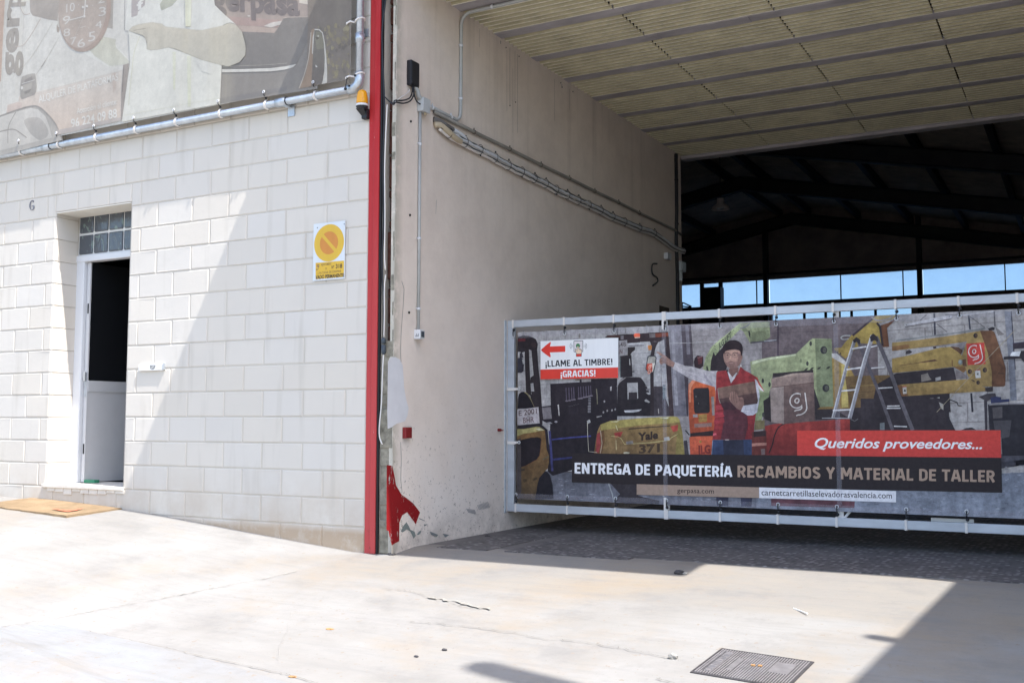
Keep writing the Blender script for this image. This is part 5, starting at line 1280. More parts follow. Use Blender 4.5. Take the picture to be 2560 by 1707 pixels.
pr.poly([(370, 632), (400, 620), (490, 622), (514, 655), (470, 882), (430, 892), (380, 880), (340, 845), (340, 810)], (52, 56, 66)).poly([(384, 645), (400, 636), (482, 637), (500, 660), (456, 872), (435, 876), (385, 865), (354, 838), (352, 815)], (156, 154, 156)).poly([(362, 748), (446, 740), (446, 872), (385, 865), (354, 838), (352, 815)], (192, 66, 52)).poly([(446, 740), (488, 735), (456, 872), (446, 872)], (206, 202, 204)).text('g', (375, 860), (428, 850), (385, 770), (216, 140, 130), 'x', .03)
pr.crop(A1).poly([(1660, 386), (1806, 376), (1816, 612), (1676, 628)], (142, 140, 154)).text('648', (1660, 486), (1786, 474), (1656, 418), (76, 66, 76), bold=.01).text('N', (1692, 594), (1732, 590), (1690, 526), (92, 62, 70), bold=.012).line([(1680, 560), (1680, 596)], 6, (92, 62, 70))
pr.crop(G7)
pr.poly([(600, 1012), (620, 880), (640, 835), (700, 812), (900, 795), (1085, 785), (1110, 788), (1124, 805), (1142, 880), (1156, 1020)], (142, 112, 66), (118, 92, 60)).poly([(640, 836), (700, 813), (900, 796), (1085, 786), (1110, 789), (1124, 806), (1126, 822), (900, 838), (700, 862), (645, 872)], (160, 146, 78)).poly([(618, 890), (660, 868), (668, 930), (650, 1012), (602, 1012)], (106, 72, 44)).poly([(1120, 820), (1142, 880), (1155, 1018), (1100, 1018), (1108, 900)], (130, 116, 62))
pr.poly([(812, 858), (1064, 840), (1064, 846), (812, 866)], (66, 50, 40)).poly([(724, 886), (778, 878), (762, 912), (730, 916)], (158, 50, 48)).poly([(1068, 846), (1116, 836), (1113, 872), (1086, 882)], (174, 62, 54)).poly([(618, 895), (636, 880), (642, 960), (630, 1008), (612, 1008)], (134, 46, 50)).line([(706, 906), (750, 910), (768, 922), (788, 956), (940, 946), (1062, 932), (1075, 915), (1112, 895)], 3, (196, 186, 126)).line([(640, 870), (650, 950), (640, 1010)], 4, (170, 150, 140))
pr.poly([(796, 940), (838, 934), (842, 952), (800, 958)], (128, 124, 128)).poly([(1030, 914), (1060, 910), (1066, 930), (1032, 936)], (172, 172, 182)).poly([(700, 818), (760, 808), (740, 822)], (196, 190, 150)).poly([(1000, 796), (1060, 790), (1050, 800)], (214, 212, 190)).line([(735, 840), (745, 870)], 5, (206, 200, 160)).line([(735, 930), (738, 990)], 5, (176, 160, 120))
pr.text('Yale', (876, 932), (990, 920), (876, 888), (50, 38, 34), bold=.045).text('371', (880, 1010), (1000, 1002), (880, 962), (66, 50, 38), bold=.04)
pr.line([(572, 805), (560, 815), (562, 900), (568, 1000), (620, 1006)], 3.2, (176, 172, 168)).poly([(556, 812), (576, 806), (580, 822), (562, 830)], (150, 150, 162)).poly([(780, 1006), (800, 1002), (820, 1006), (815, 1013), (785, 1013)], (190, 186, 170))
pr.poly([(1150, 935), (1170, 930), (1182, 1018), (1156, 1018)], (56, 52, 62)).poly([(700, 1195), (830, 1195), (960, 1200), (870, 1270), (1000, 1300), (1000, 1320), (800, 1320), (720, 1300), (760, 1260)], (46, 42, 50)).line([(690, 1195), (712, 1260), (722, 1310)], 8, (140, 146, 162))
# green boom machine
pr.crop(A3)
pr.poly([(1350, 850), (1362, 700), (1395, 560), (1440, 600), (1560, 480), (1640, 700), (1600, 850), (1420, 870)], (44, 36, 42))
pr.poly([(1095, 720), (1110, 660), (1150, 615), (1200, 622), (1245, 640), (1245, 780), (1185, 835), (1110, 800)], (48, 32, 40)).poly([(1150, 640), (1235, 625), (1220, 740), (1165, 760)], (92, 40, 46)).line([(1150, 655), (1220, 640)], 4, (170, 140, 150))
pr.poly([(1235, 860), (1250, 780), (1285, 640), (1372, 480), (1500, 372), (1640, 260), (1815, 110), (1850, 100), (1820, 208), (1700, 330), (1560, 455), (1432, 620), (1405, 560), (1365, 700), (1352, 860)], (152, 166, 126), (138, 152, 116)).line([(1300, 640), (1390, 490), (1640, 270), (1830, 112)], 6, (178, 190, 152))
for x, y in ((1420, 465), (1436, 522), (1706, 170), (1724, 228), (1740, 290), (1450, 580), (1305, 660)): pr.line([(x - 8, y - 10), (x + 8, y + 10)], 7, (62, 66, 66))
pr.poly([(1290, 790), (1310, 780), (1330, 860), (1296, 862)], (60, 62, 56)).text('JLG LIFT', (1484, 522), (1690, 318), (1470, 448), (44, 46, 54), bold=.03, shear=.25)
pr.poly([(1850, 110), (2100, 90), (2007, 440), (1982, 432), (1870, 240), (1822, 206)], (140, 148, 116)).poly([(1840, 190), (1900, 170), (1960, 250), (1870, 240)], (112, 122, 96)).poly([(1948, 232), (1970, 228), (1985, 290), (2000, 345), (1975, 350), (1960, 300)], (44, 46, 50)).line([(1822, 195), (1890, 175), (1950, 140), (2000, 98)], 16, (104, 104, 120), 4)
pr.crop(G8)
pr.poly([(-10, 212), (108, 205), (112, 300), (60, 332), (-10, 330)], (132, 144, 112), (108, 118, 92)).poly([(-10, 212), (100, 206), (108, 260), (0, 270)], (144, 156, 122)).line([(-10, 335), (155, 320)], 9, (76, 72, 88)).line([(160, 210), (160, 460)], 12, (70, 58, 72)).line([(75, 326), (150, 318)], 5, (150, 156, 176))
pr.poly([(-10, 450), (100, 425), (270, 402), (350, 325), (372, 308), (488, 312), (505, 735), (410, 735), (378, 600), (378, 520), (130, 520), (100, 640), (40, 640), (0, 560)], (154, 166, 128), (136, 148, 112)).poly([(386, 312), (488, 312), (503, 735), (402, 735)], (112, 124, 96)).poly([(0, 452), (100, 427), (268, 404), (268, 414), (100, 440), (0, 468)], (190, 200, 172)).poly([(0, 500), (60, 470), (125, 470), (125, 600), (100, 650), (40, 640), (0, 560)], (142, 154, 120))
pr.poly([(130, 522), (376, 500), (376, 520), (130, 545)], (46, 40, 44)).poly([(45, 640), (110, 640), (85, 720), (40, 870), (10, 800)], (118, 134, 98)).poly([(70, 690), (115, 660), (120, 820), (75, 800)], (40, 34, 38)).poly([(20, 810), (78, 808), (78, 862), (15, 870)], (106, 96, 66))
for x, y, r_ in ((440, 380, 21), (453, 612, 21)): pr.ell(x, y, r_, r_ + 3, (44, 44, 50)).ell(x + 5, y, r_ * .55, r_ * .8, (74, 76, 74))
for k, x in enumerate((318, 352, 396, 452)): pr.poly([(x, 504 - k * 3), (x + 14, 490 - k * 3), (x + 30, 488 - k * 3), (x + 16, 504 - k * 3)], (54, 54, 52))
for x, y in ((360, 340), (340, 462), (70, 775), (67, 568), (108, 590)): pr.ell(x, y, 8, 15, (56, 58, 58), n=10)
pr.ell(300, 445, 7, 13, (112, 122, 96), n=10)
# orange machine
pr.crop(G7)
pr.poly([(1178, 640), (1180, 588), (1200, 566), (1230, 562), (1345, 600), (1345, 885), (1190, 892), (1182, 800)], (200, 84, 46), (168, 66, 40)).poly([(1180, 592), (1200, 568), (1228, 566), (1210, 585), (1196, 610), (1192, 700), (1184, 700)], (222, 130, 100)).poly([(1208, 622), (1220, 612), (1300, 610), (1306, 625), (1310, 755), (1300, 766), (1222, 768), (1214, 755)], (40, 36, 41)).poly([(1318, 665), (1336, 664), (1340, 778), (1324, 780)], (134, 126, 132))
pr.poly([(1206, 774), (1234, 772), (1236, 790), (1208, 792)], (146, 142, 150)).poly([(1240, 774), (1292, 770), (1292, 818), (1242, 822)], (158, 118, 58)).poly([(1214, 830), (1322, 824), (1322, 848), (1216, 854)], (138, 102, 100)).line([(1240, 795), (1292, 793)], 2, (90, 60, 30)).poly([(1190, 888), (1332, 872), (1332, 908), (1190, 914)], (46, 32, 34)).poly([(1184, 914), (1200, 908), (1330, 905), (1325, 1020), (1190, 1020)], (208, 84, 54), (176, 66, 44)).ell(1252, 940, 8, 9, (150, 110, 50), n=10)
pr.text('JLG', (1238, 1014), (1312, 1010), (1236, 966), (122, 40, 36), bold=.05)
pr.line([(1225, 660), (1226, 668)], 8, (90, 86, 92)).line([(1240, 700), (1242, 712)], 6, (84, 80, 86)).line([(1160, 870), (1185, 900)], 8, (36, 36, 42))
# person: arm, hand
pr.crop(A3)
pr.poly([(800, 720), (870, 745), (960, 780), (1060, 790), (1200, 830), (1340, 865), (1465, 855), (1475, 1000), (1450, 1165), (1432, 1165), (1425, 1112), (1340, 1085), (1250, 1060), (1050, 992), (980, 950), (900, 900), (760, 822)], (186, 182, 200), (158, 152, 172)).poly([(1250, 880), (1340, 1010), (1410, 1090), (1350, 1080), (1260, 960)], (146, 140, 162)).line([(850, 790), (980, 850), (1150, 900)], 10, (160, 154, 172)).line([(1000, 900), (1150, 960), (1300, 1020)], 12, (150, 144, 164)).line([(950, 800), (970, 930)], 8, (164, 158, 176))
pr.poly([(512, 562), (530, 556), (580, 580), (640, 612), (700, 665), (802, 735), (772, 806), (700, 775), (645, 742), (608, 742), (600, 758), (572, 752), (556, 720), (556, 692), (570, 665), (606, 634), (560, 610)], (172, 130, 122), (144, 106, 102)).poly([(556, 695), (600, 690), (650, 700), (640, 740), (605, 745), (600, 758), (572, 752)], (146, 106, 100)).line([(570, 668), (620, 660), (650, 690)], 5, (88, 60, 62)).line([(575, 705), (605, 700)], 4, (84, 56, 58)).line([(515, 563), (560, 588), (610, 622)], 6, (158, 120, 112))
# person: torso
pr.crop(A5)
pr.poly([(355, 532), (445, 520), (470, 520), (490, 560), (525, 670), (570, 620), (620, 540), (645, 468), (690, 515), (760, 550), (832, 595), (860, 650), (850, 800), (830, 1080), (812, 1200), (806, 1362), (300, 1366), (312, 1280), (330, 1150), (335, 1000), (345, 760)], (150, 40, 46), (128, 34, 42)).poly([(430, 900), (560, 980), (720, 1010), (735, 1180), (700, 1360), (400, 1362), (440, 1150)], (84, 40, 52)).poly([(332, 940), (400, 945), (435, 990), (345, 1010)], (176, 52, 66)).poly([(328, 1030), (420, 1030), (450, 1080), (330, 1100)], (168, 44, 58)).poly([(322, 1120), (440, 1110), (450, 1150), (320, 1180)], (150, 40, 52)).poly([(310, 1290), (345, 1285), (355, 1310), (308, 1318)], (190, 70, 90)).line([(355, 545), (350, 700)], 12, (172, 60, 62)).poly([(470, 520), (525, 672), (560, 640), (500, 540), (480, 500)], (50, 36, 44))
for y in (1065, 1120, 1180, 1240, 1300): pr.line([(330, y + 8), (430, y), (720, y + 12), (800, y + 4)], 4, (92, 32, 42))
pr.line([(725, 1080), (735, 1260)], 5, (60, 26, 36)).poly([(500, 500), (620, 480), (620, 560), (550, 625), (510, 560)], (122, 84, 82))
pr.poly([(484, 530), (500, 540), (545, 602), (590, 548), (606, 545), (570, 620), (528, 674), (510, 620)], (190, 186, 206)).poly([(640, 450), (660, 455), (655, 480), (640, 470)], (200, 196, 206))
pr.poly([(832, 598), (850, 600), (870, 650), (935, 770), (900, 770), (870, 720), (850, 660)], (176, 62, 54)).poly([(846, 640), (866, 690), (934, 775), (890, 765), (860, 720)], (196, 190, 204))
# head
pr.poly([(436, 340), (440, 300), (470, 275), (560, 265), (640, 280), (662, 330), (660, 385), (648, 425), (620, 462), (585, 488), (545, 500), (510, 490), (475, 460), (452, 420), (442, 385)], (176, 134, 126), (150, 110, 106), 3).poly([(600, 285), (662, 330), (660, 385), (648, 425), (618, 462), (590, 484), (610, 420), (615, 350)], (138, 100, 98)).poly([(453, 415), (480, 425), (500, 412), (545, 408), (590, 412), (625, 410), (648, 400), (640, 440), (612, 470), (580, 490), (545, 500), (508, 490), (475, 460)], (136, 100, 98))
pr.poly([(648, 330), (668, 335), (668, 370), (656, 392), (646, 380)], (152, 112, 106)).poly([(506, 422), (530, 418), (556, 422), (548, 434), (520, 436)], (150, 96, 96)).line([(508, 426), (530, 427), (554, 424)], 3, (190, 176, 176)).line([(500, 412), (530, 408), (560, 412)], 4, (78, 54, 56)).poly([(512, 340), (528, 340), (534, 378), (518, 386), (506, 378)], (192, 150, 138)).line([(506, 382), (520, 388), (536, 380)], 3, (98, 66, 66))
pr.line([(452, 312), (480, 304), (505, 308)], 6, (48, 36, 40)).line([(550, 306), (580, 300), (612, 308)], 6, (48, 36, 40)).ell(484, 331, 10, 6, (50, 40, 46), n=10).ell(574, 328, 10, 6, (50, 40, 46), n=10)
for cx_, ry_ in ((484, 30), (576, 30)): pr.line([(cx_ + 36 * math.cos(a), 334 + ry_ * math.sin(a)) for a in [6.2832 * k / 16 for k in range(17)]], 3, (74, 68, 76))
pr.line([(520, 330), (540, 329)], 3, (74, 68, 76)).line([(612, 326), (660, 335)], 4, (74, 68, 76)).poly([(480, 290), (560, 272), (600, 290), (520, 302)], (188, 144, 134))
pr.poly([(430, 290), (424, 255), (440, 205), (480, 168), (520, 152), (575, 148), (625, 165), (660, 200), (673, 250), (668, 300), (662, 345), (648, 320), (640, 285), (600, 262), (540, 262), (480, 278), (455, 290), (444, 320)], (38, 28, 33), (46, 32, 36), 3).line([(470, 200), (540, 172), (610, 190)], 6, (56, 42, 46), 3)
# box in the arms
pr.poly([(365, 738), (560, 700), (815, 655), (842, 790), (600, 835), (380, 872)], (122, 92, 84), (106, 78, 74)).poly([(380, 872), (600, 835), (842, 790), (862, 925), (680, 955), (400, 925)], (84, 58, 58), (66, 46, 50)).line([(366, 740), (380, 870), (398, 920)], 6, (150, 140, 146)).line([(365, 738), (560, 700), (815, 655)], 4, (140, 112, 104)).line([(380, 870), (600, 835), (842, 792)], 4, (60, 42, 46))
pr.poly([(505, 865), (515, 830), (525, 790), (545, 775), (570, 772), (595, 790), (612, 840), (630, 850), (660, 845), (680, 860), (690, 930), (680, 985), (640, 1005), (600, 985), (560, 945), (520, 900)], (148, 108, 102), (122, 88, 88)).line([(535, 790), (530, 850), (545, 905)], 4, (78, 54, 56)).line([(560, 778), (560, 850), (570, 910)], 4, (78, 54, 56)).line([(586, 786), (592, 850), (596, 915)], 4, (80, 54, 56)).line([(625, 855), (640, 890), (670, 880)], 4, (80, 54, 56))
pr.poly([(400, 920), (520, 900), (600, 985), (560, 1005), (440, 1000)], (62, 34, 44)).poly([(820, 625), (845, 640), (862, 720), (876, 790), (880, 840), (866, 930), (850, 1030), (800, 1066), (730, 1070), (690, 1040), (650, 1018), (680, 950), (850, 925), (862, 880), (842, 780)], (190, 190, 214), (166, 166, 194)).line([(700, 960), (720, 1040)], 8, (150, 150, 178)).line([(760, 965), (790, 1050)], 7, (156, 156, 184)).line([(830, 960), (820, 1030)], 7, (150, 150, 178)).line([(650, 1018), (690, 1010), (760, 1020)], 6, (210, 210, 226))
# jeans
pr.poly([(300, 1370), (806, 1362), (812, 1568), (286, 1568)], (46, 62, 106), (38, 50, 88)).poly([(430, 1368), (680, 1364), (690, 1568), (440, 1568)], (36, 40, 62)).line([(305, 1375), (292, 1560)], 5, (120, 150, 190)).poly([(455, 1362), (508, 1360), (505, 1372), (460, 1374)], (180, 160, 170))
pr.crop(A4).poly([(1445, 1380), (1640, 1384), (1632, 1535), (1455, 1528)], (48, 50, 76)).poly([(1828, 1390), (2010, 1395), (2000, 1545), (1838, 1542)], (46, 48, 74))
# cartons and red cabinet
pr.crop(G8)
pr.poly([(80, 845), (130, 832), (600, 800), (600, 880), (600, 1040), (90, 1040)], (150, 46, 44), (112, 34, 36)).poly([(0, 880), (90, 870), (90, 1030), (0, 1030)], (96, 40, 38)).poly([(10, 880), (85, 872), (85, 905), (12, 912)], (50, 34, 38)).poly([(0, 950), (90, 945), (90, 962), (0, 968)], (170, 110, 104)).poly([(55, 985), (80, 982), (80, 1018), (58, 1020)], (110, 90, 96))
pr.line([(205, 828), (165, 850), (140, 900), (125, 960), (105, 1010)], 7, (36, 30, 34), 4).poly([(118, 1285), (630, 1305), (628, 1345), (118, 1332)], (86, 48, 62), (104, 62, 76)).poly([(380, 610), (420, 735), (500, 735), (600, 800), (390, 805)], (48, 42, 48))
pr.poly([(118, 556), (250, 522), (376, 517), (380, 576), (132, 610), (120, 606)], (146, 124, 122), (122, 100, 100)).poly([(118, 556), (250, 522), (376, 517), (200, 545)], (160, 138, 134)).poly([(112, 612), (195, 598), (197, 832), (118, 820)], (148, 132, 134), (132, 116, 118)).poly([(195, 598), (380, 580), (386, 814), (197, 832)], (108, 86, 86), (94, 74, 76)).line([(118, 610), (380, 578)], 4, (84, 64, 64))
glogo(pr, (244, 778), (346, 756), (228, 658), (196, 190, 200), (101, 79, 80))
# yellow boom lift
pr.poly([(490, 420), (585, 460), (640, 560), (660, 735), (400, 742), (420, 728), (500, 725)], (154, 126, 64), (126, 98, 54)).poly([(548, 470), (585, 465), (590, 730), (550, 730)], (172, 152, 84)).poly([(488, 400), (520, 400), (580, 455), (575, 475), (490, 425)], (170, 168, 176)).poly([(570, 540), (900, 530), (900, 735), (600, 735)], (110, 84, 50), (92, 70, 46)).poly([(600, 735), (1160, 700), (1200, 870), (600, 880)], (42, 36, 42)).line([(600, 640), (900, 625)], 5, (84, 62, 40)).line([(600, 600), (900, 588)], 5, (130, 104, 60))
pr.crop(A6).poly([(-300, 1130), (0, 960), (905, 868), (945, 1050), (840, 1290), (860, 1568), (-400, 1568)], (44, 38, 45)).poly([(395, 985), (500, 955), (520, 1010), (560, 1060), (400, 1095)], (120, 112, 112)).poly([(620, 1030), (700, 1010), (705, 1060), (620, 1085)], (142, 140, 148)).poly([(530, 1350), (590, 1345), (590, 1400), (540, 1390)], (110, 104, 116)).poly([(660, 1410), (720, 1440), (745, 1540), (700, 1560)], (140, 136, 142)).poly([(640, 1340), (690, 1335), (680, 1350)], (190, 188, 196))
pr.crop(A8).poly([(250, 1110), (120, 1000), (125, 985), (205, 980), (240, 930), (330, 830), (560, 640), (620, 610), (860, 600), (800, 650), (640, 690), (680, 940), (440, 930)], (168, 144, 68), (146, 120, 58)).poly([(665, 720), (760, 690), (900, 600), (740, 750), (765, 970), (690, 975)], (106, 64, 42)).poly([(330, 830), (560, 640), (580, 650), (345, 850)], (60, 48, 60)).line([(560, 622), (610, 655), (680, 662), (760, 642), (812, 608)], 16, (134, 132, 146), 4).line([(310, 840), (245, 840), (200, 862), (225, 885), (290, 878)], 12, (160, 162, 172), 4).line([(620, 690), (660, 740), (690, 960)], 26, (52, 42, 46)).ell(160, 1040, 10, 14, (70, 56, 40), n=10).ell(195, 1050, 9, 12, (70, 56, 40), n=10)
pr.crop(A6)
for a, b, wd, c_ in (((600, 20), (612, 360), 30, (58, 58, 74)), ((1140, 50), (1162, 275), 26, (56, 60, 80)), ((1540, -10), (1552, 225), 20, (84, 82, 94)), ((1180, 1270), (1200, 1568), 30, (36, 36, 48)), ((480, 40), (380, 130), 12, (86, 80, 92)), ((640, 185), (800, 310), 12, (92, 86, 96)), ((1130, 50), (1390, 240), 14, (104, 100, 110)), ((560, 190), (575, 360), 8, (110, 106, 116))): pr.line([a, b], wd, c_)
pr.poly([(1700, -10), (1800, -10), (1850, 600), (1895, 1380), (1795, 1390), (1760, 700)], (120, 124, 146), (104, 108, 130)).line([(1808, -10), (1845, 520), (1870, 900)], 14, (58, 56, 74)).poly([(1830, 490), (2100, 460), (2100, 560), (1860, 580), (1840, 620)], (52, 44, 56)).line([(1830, 490), (2100, 458)], 10, (60, 60, 92))
pr.poly([(1560, 240), (1620, 280), (1700, 350), (1600, 370)], (112, 106, 112)).line([(0, 448), (380, 400), (760, 352), (1400, 258)], 20, (120, 124, 134)).line([(770, 45), (1000, 40), (1150, 35)], 10, (96, 92, 104)).poly([(1440, 262), (1510, 232), (1550, 245), (1540, 285), (1460, 290)], (42, 38, 44))
pr.poly([(-60, 540), (-60, 480), (300, 445), (800, 380), (1322, 296), (1385, 480), (1108, 462), (800, 505), (0, 602), (-60, 610)], (156, 128, 76), (138, 112, 64)).poly([(-60, 540), (200, 505), (220, 560), (0, 602), (-60, 610)], (128, 88, 52))
pr.poly([(-60, 730), (200, 680), (700, 558), (850, 545), (960, 620), (1020, 666), (1040, 700), (1100, 780), (1080, 850), (900, 858), (500, 905), (0, 950), (-60, 955)], (160, 132, 70), (146, 118, 62)).poly([(60, 835), (300, 800), (610, 740), (662, 765), (300, 806), (60, 845)], (84, 54, 42)).poly([(850, 540), (980, 552), (1050, 600), (1020, 664)], (88, 60, 46)).poly([(860, 535), (1108, 462), (1060, 590), (985, 550)], (126, 120, 132)).line([(880, 750), (885, 850)], 16, (106, 72, 42)).poly([(900, 860), (1080, 850), (1110, 900), (1060, 950), (960, 890)], (128, 88, 50)).poly([(930, 905), (1050, 950), (1135, 1035), (940, 1045)], (112, 104, 112))
pr.poly([(150, 660), (160, 615), (210, 590), (258, 630), (210, 655)], (50, 46, 54)).poly([(580, 545), (630, 538), (630, 570), (590, 575)], (60, 52, 58))
pr.poly([(30, 1150), (85, 1135), (600, 1095), (1150, 1048), (1240, 1100), (1320, 1165), (1402, 1180), (1402, 1240), (800, 1275), (90, 1320), (60, 1240)], (156, 126, 72), (138, 110, 62)).poly([(20, 1150), (85, 1140), (200, 1310), (90, 1322), (60, 1240)], (110, 72, 44))
pr.poly([(1318, 294), (1385, 330), (1440, 640), (1490, 860), (1504, 960), (1505, 1165), (1320, 1168), (1240, 1110), (1150, 1045), (1110, 960), (1100, 900), (1075, 850), (1060, 760), (1030, 690), (1110, 470), (1100, 400)], (158, 130, 76), (144, 116, 68)).poly([(1320, 294), (1500, 290), (1540, 310), (1562, 360), (1640, 600), (1722, 880), (1712, 1150), (1690, 1164), (1505, 1168), (1504, 960), (1490, 860), (1440, 640)], (110, 72, 50), (92, 58, 40)).line([(1600, 962), (1700, 965)], 14, (56, 40, 32)).poly([(1400, 1185), (1520, 1170), (1520, 1240), (1440, 1250), (1402, 1240)], (48, 42, 46))
for x, y, r_ in ((1248, 370, 34), (1160, 932, 34), (1395, 908, 34), (1288, 1105, 28)): pr.ell(x, y, r_, r_ * 1.15, (48, 42, 44)).ell(x + 12, y, r_ * .5, r_ * .8, (84, 62, 50))
pr.ell(1012, 788, 36, 42, (120, 130, 138)).ell(1005, 780, 20, 26, (146, 160, 170)).poly([(1040, 745), (1095, 735), (1110, 850), (1045, 845)], (92, 62, 46)).poly([(1178, 1060), (1215, 1062), (1248, 1095), (1210, 1090)], (70, 56, 46))
pr.poly([(1238, 920), (1320, 914), (1332, 1030), (1250, 1036)], (190, 190, 200)).poly([(1262, 985), (1290, 945), (1298, 985)], (60, 66, 70)).poly([(1238, 906), (1318, 900), (1320, 914), (1238, 920)], (170, 60, 60)).poly([(104, 1178), (165, 1172), (170, 1278), (112, 1284)], (170, 166, 170)).poly([(104, 1166), (165, 1160), (165, 1174), (104, 1180)], (190, 60, 56)).poly([(120, 1245), (142, 1200), (160, 1245)], (44, 40, 46))
pr.poly([(1104, 496), (1384, 478), (1406, 815), (1126, 832)], (196, 52, 48)); glogo(pr, (1176, 812), (1382, 752), (1122, 556), (222, 200, 214), (196, 52, 48))
pr.poly([(130, 192), (500, 115), (830, 48), (875, 52), (880, 90), (700, 130), (150, 222)], (176, 176, 196)).line([(140, 236), (600, 162), (870, 104)], 10, (84, 78, 90)).ell(160, 200, 9, 9, (90, 90, 110), n=8).ell(585, 120, 9, 9, (90, 90, 110), n=8).ell(835, 72, 9, 9, (90, 90, 110), n=8).poly([(1020, 45), (1300, 5), (1530, -20), (1530, 0), (1040, 58)], (186, 186, 204))
pr.poly([(1690, 700), (1800, 690), (1950, 690), (2100, 690), (2100, 720), (1690, 745)], (46, 42, 50)).poly([(1788, 690), (1800, 655), (1825, 628), (1970, 612), (1960, 650), (1935, 692)], (196, 200, 220)).poly([(1960, 610), (2100, 600), (2100, 830), (1990, 770), (1935, 692)], (50, 46, 54))
pr.poly([(1300, 1330), (1420, 1280), (1560, 1270), (1570, 1330), (1420, 1400)], (56, 52, 60)).poly([(1480, 1340), (1560, 1320), (1650, 1335), (1650, 1370), (1780, 1360), (1775, 1405), (1490, 1432)], (40, 46, 88)).line([(1450, 1448), (2100, 1430)], 12, (112, 110, 132)).ell(1388, 1388, 9, 9, (200, 200, 214), n=8)
pr.crop(A7).poly([(1425, 72), (1470, 65), (1882, 55), (2000, 55), (2000, 720), (1600, 725), (1580, 395), (1440, 395)], (36, 35, 44)).poly([(1470, 100), (1600, 85), (1600, 230), (1480, 240)], (74, 70, 78)).poly([(1480, 270), (1720, 260), (1690, 480), (1600, 500), (1500, 390)], (66, 64, 74)).line([(1420, 60), (1440, 395)], 18, (44, 42, 52)).poly([(-250, -20), (830, -20), (900, 200), (960, 395), (-250, 395)], (46, 40, 48)).poly([(845, 0), (900, 0), (905, 230), (985, 395), (880, 395), (850, 200)], (42, 38, 46)).line([(880, -20), (1010, 30), (1020, 70), (1070, 75)], 12, (40, 36, 44)).poly([(1360, 0), (1400, 0), (1405, 390), (1375, 390)], (52, 48, 58)).poly([(1120, 365), (1200, 355), (1260, 390), (1060, 392)], (50, 46, 52))
pr.poly([(770, 25), (830, 55), (830, 130), (800, 110)], (150, 146, 150)).poly([(0, 300), (60, 292), (62, 388), (0, 390)], (108, 118, 132))
# ladder
pr.crop(G8)
pr.line([(650, 320), (700, 450), (780, 640), (862, 870)], 20, (82, 78, 92)).line([(760, 298), (830, 460), (900, 660), (985, 870)], 24, (86, 82, 96))
for a, b in (((724, 363), (768, 352)), ((730, 491), (812, 484)), ((774, 613), (862, 608)), ((828, 723), (905, 721)), ((826, 736), (910, 735)), ((870, 845), (950, 848))): pr.line([a, b], 7, (196, 196, 214))
pr.line([(628, 325), (580, 480), (496, 797)], 20, (120, 120, 136)).line([(620, 325), (572, 480), (490, 797)], 6, (176, 178, 196)).line([(740, 290), (690, 450), (598, 800)], 24, (128, 128, 146)).line([(730, 290), (680, 450), (590, 800)], 7, (186, 188, 206))
for a, b in (((612, 373), (702, 358)), ((580, 499), (668, 487)), ((548, 630), (636, 622)), ((496, 749), (606, 744))): pr.line([a, b], 9, (192, 192, 210))
pr.poly([(618, 320), (640, 300), (665, 318), (660, 350), (645, 330), (625, 335)], (44, 38, 44)).poly([(722, 300), (742, 278), (768, 298), (775, 330), (750, 320), (730, 330)], (44, 38, 44)).line([(430, 796), (540, 796), (600, 798)], 5, (150, 150, 166)).line([(600, 798), (630, 815), (650, 800)], 6, (90, 88, 100))
# pale line painted where the brace behind presses and shows through the sheet
pr.crop(G7).poly([(1032, 240), (1042, 240), (1046, 1180), (1034, 1180)], (158, 152, 150)) if False else None
pr.crop(A6).line([(1850, 300), (1100, 1080), (640, 1568)], 9, (150, 138, 124))
# captions
pr.mi = 1
pr.crop(G8).poly([(277, 872), (1523, 870), (1527, 1038), (278, 1026)], (196, 54, 52), (190, 52, 54))
pr.text('Queridos proveedores...', (388, 976), (1408, 984), (384, 918), (208, 210, 230), 'H', .018, .34)
pr.crop((0, 0, 1)).poly([(1431, 1133), (1900, 1137), (2503.5, 1144.3), (2505.5, 1231), (1900, 1218.2), (1430.2, 1205)], (43, 39, 46))
caps(pr, 'ENTREGA DE PAQUETERÍA', (1437, 1182.8), (1831, 1191.6), (1437, 1156.2), (206, 208, 232))
caps(pr, 'RECAMBIOS Y MATERIAL DE TALLER', (1843.8, 1192), (2488, 1204.6), (1843.8, 1163), (148, 124, 116))
pr.poly([(1592.4, 1209.6), (1898.4, 1217.6), (1898.4, 1244.2), (1592.4, 1236)], (144, 122, 116))
pr.poly([(1898.4, 1217.6), (2240.4, 1227), (2240.4, 1255), (1898.4, 1244.2)], (196, 198, 222))
pr.crop(A4).text('gerpasa.com', (838, 1322), (1415, 1334), (838, 1275), (52, 44, 48), 'x', .008)
pr.crop(G8).text('carnetcarretillaselevadorasvalencia.com', (60, 1267), (858, 1287), (60, 1243.5), (54, 52, 64), 'x', .006)
gbn = thing('gate_banner', 'large printed banner with a pointing man, forklifts and delivery captions tied inside the gate', 'banner', (GX0, BP, GZB))
pr.build('printed_sheet', (M_PHOTO, M_PRINT), gbn)
mb = MB(); mb.box(GX0, GX1, BP + .001, BP + .0025, GZB, GZT); mb.build('backing_sheet', mat('banner_back', (.6, .6, .62), .6, .3), gbn)
cz_ = BP - .0085
for z0_, z1_ in ((GZT - .052, GZT - .001), (GZB + .001, GZB + .045)):
    mb = MB(); mb.face([(GX0, cz_, z0_), (GX1, cz_, z0_), (GX1, cz_, z1_), (GX0, cz_, z1_)]); mb.build('hem', M_PALEFILM, gbn)
for xm in (1.671, 3.005):  # pale strips painted where the stiles behind press and show through
    mb = MB(); mb.face([(xm - .019, cz_ - .0004, GZB + .046), (xm + .016, cz_ - .0004, GZB + .046), (xm + .016, cz_ - .0004, GZT - .053), (xm - .019, cz_ - .0004, GZT - .053)]); mb.build('frame_show', M_PALEFILM, gbn)
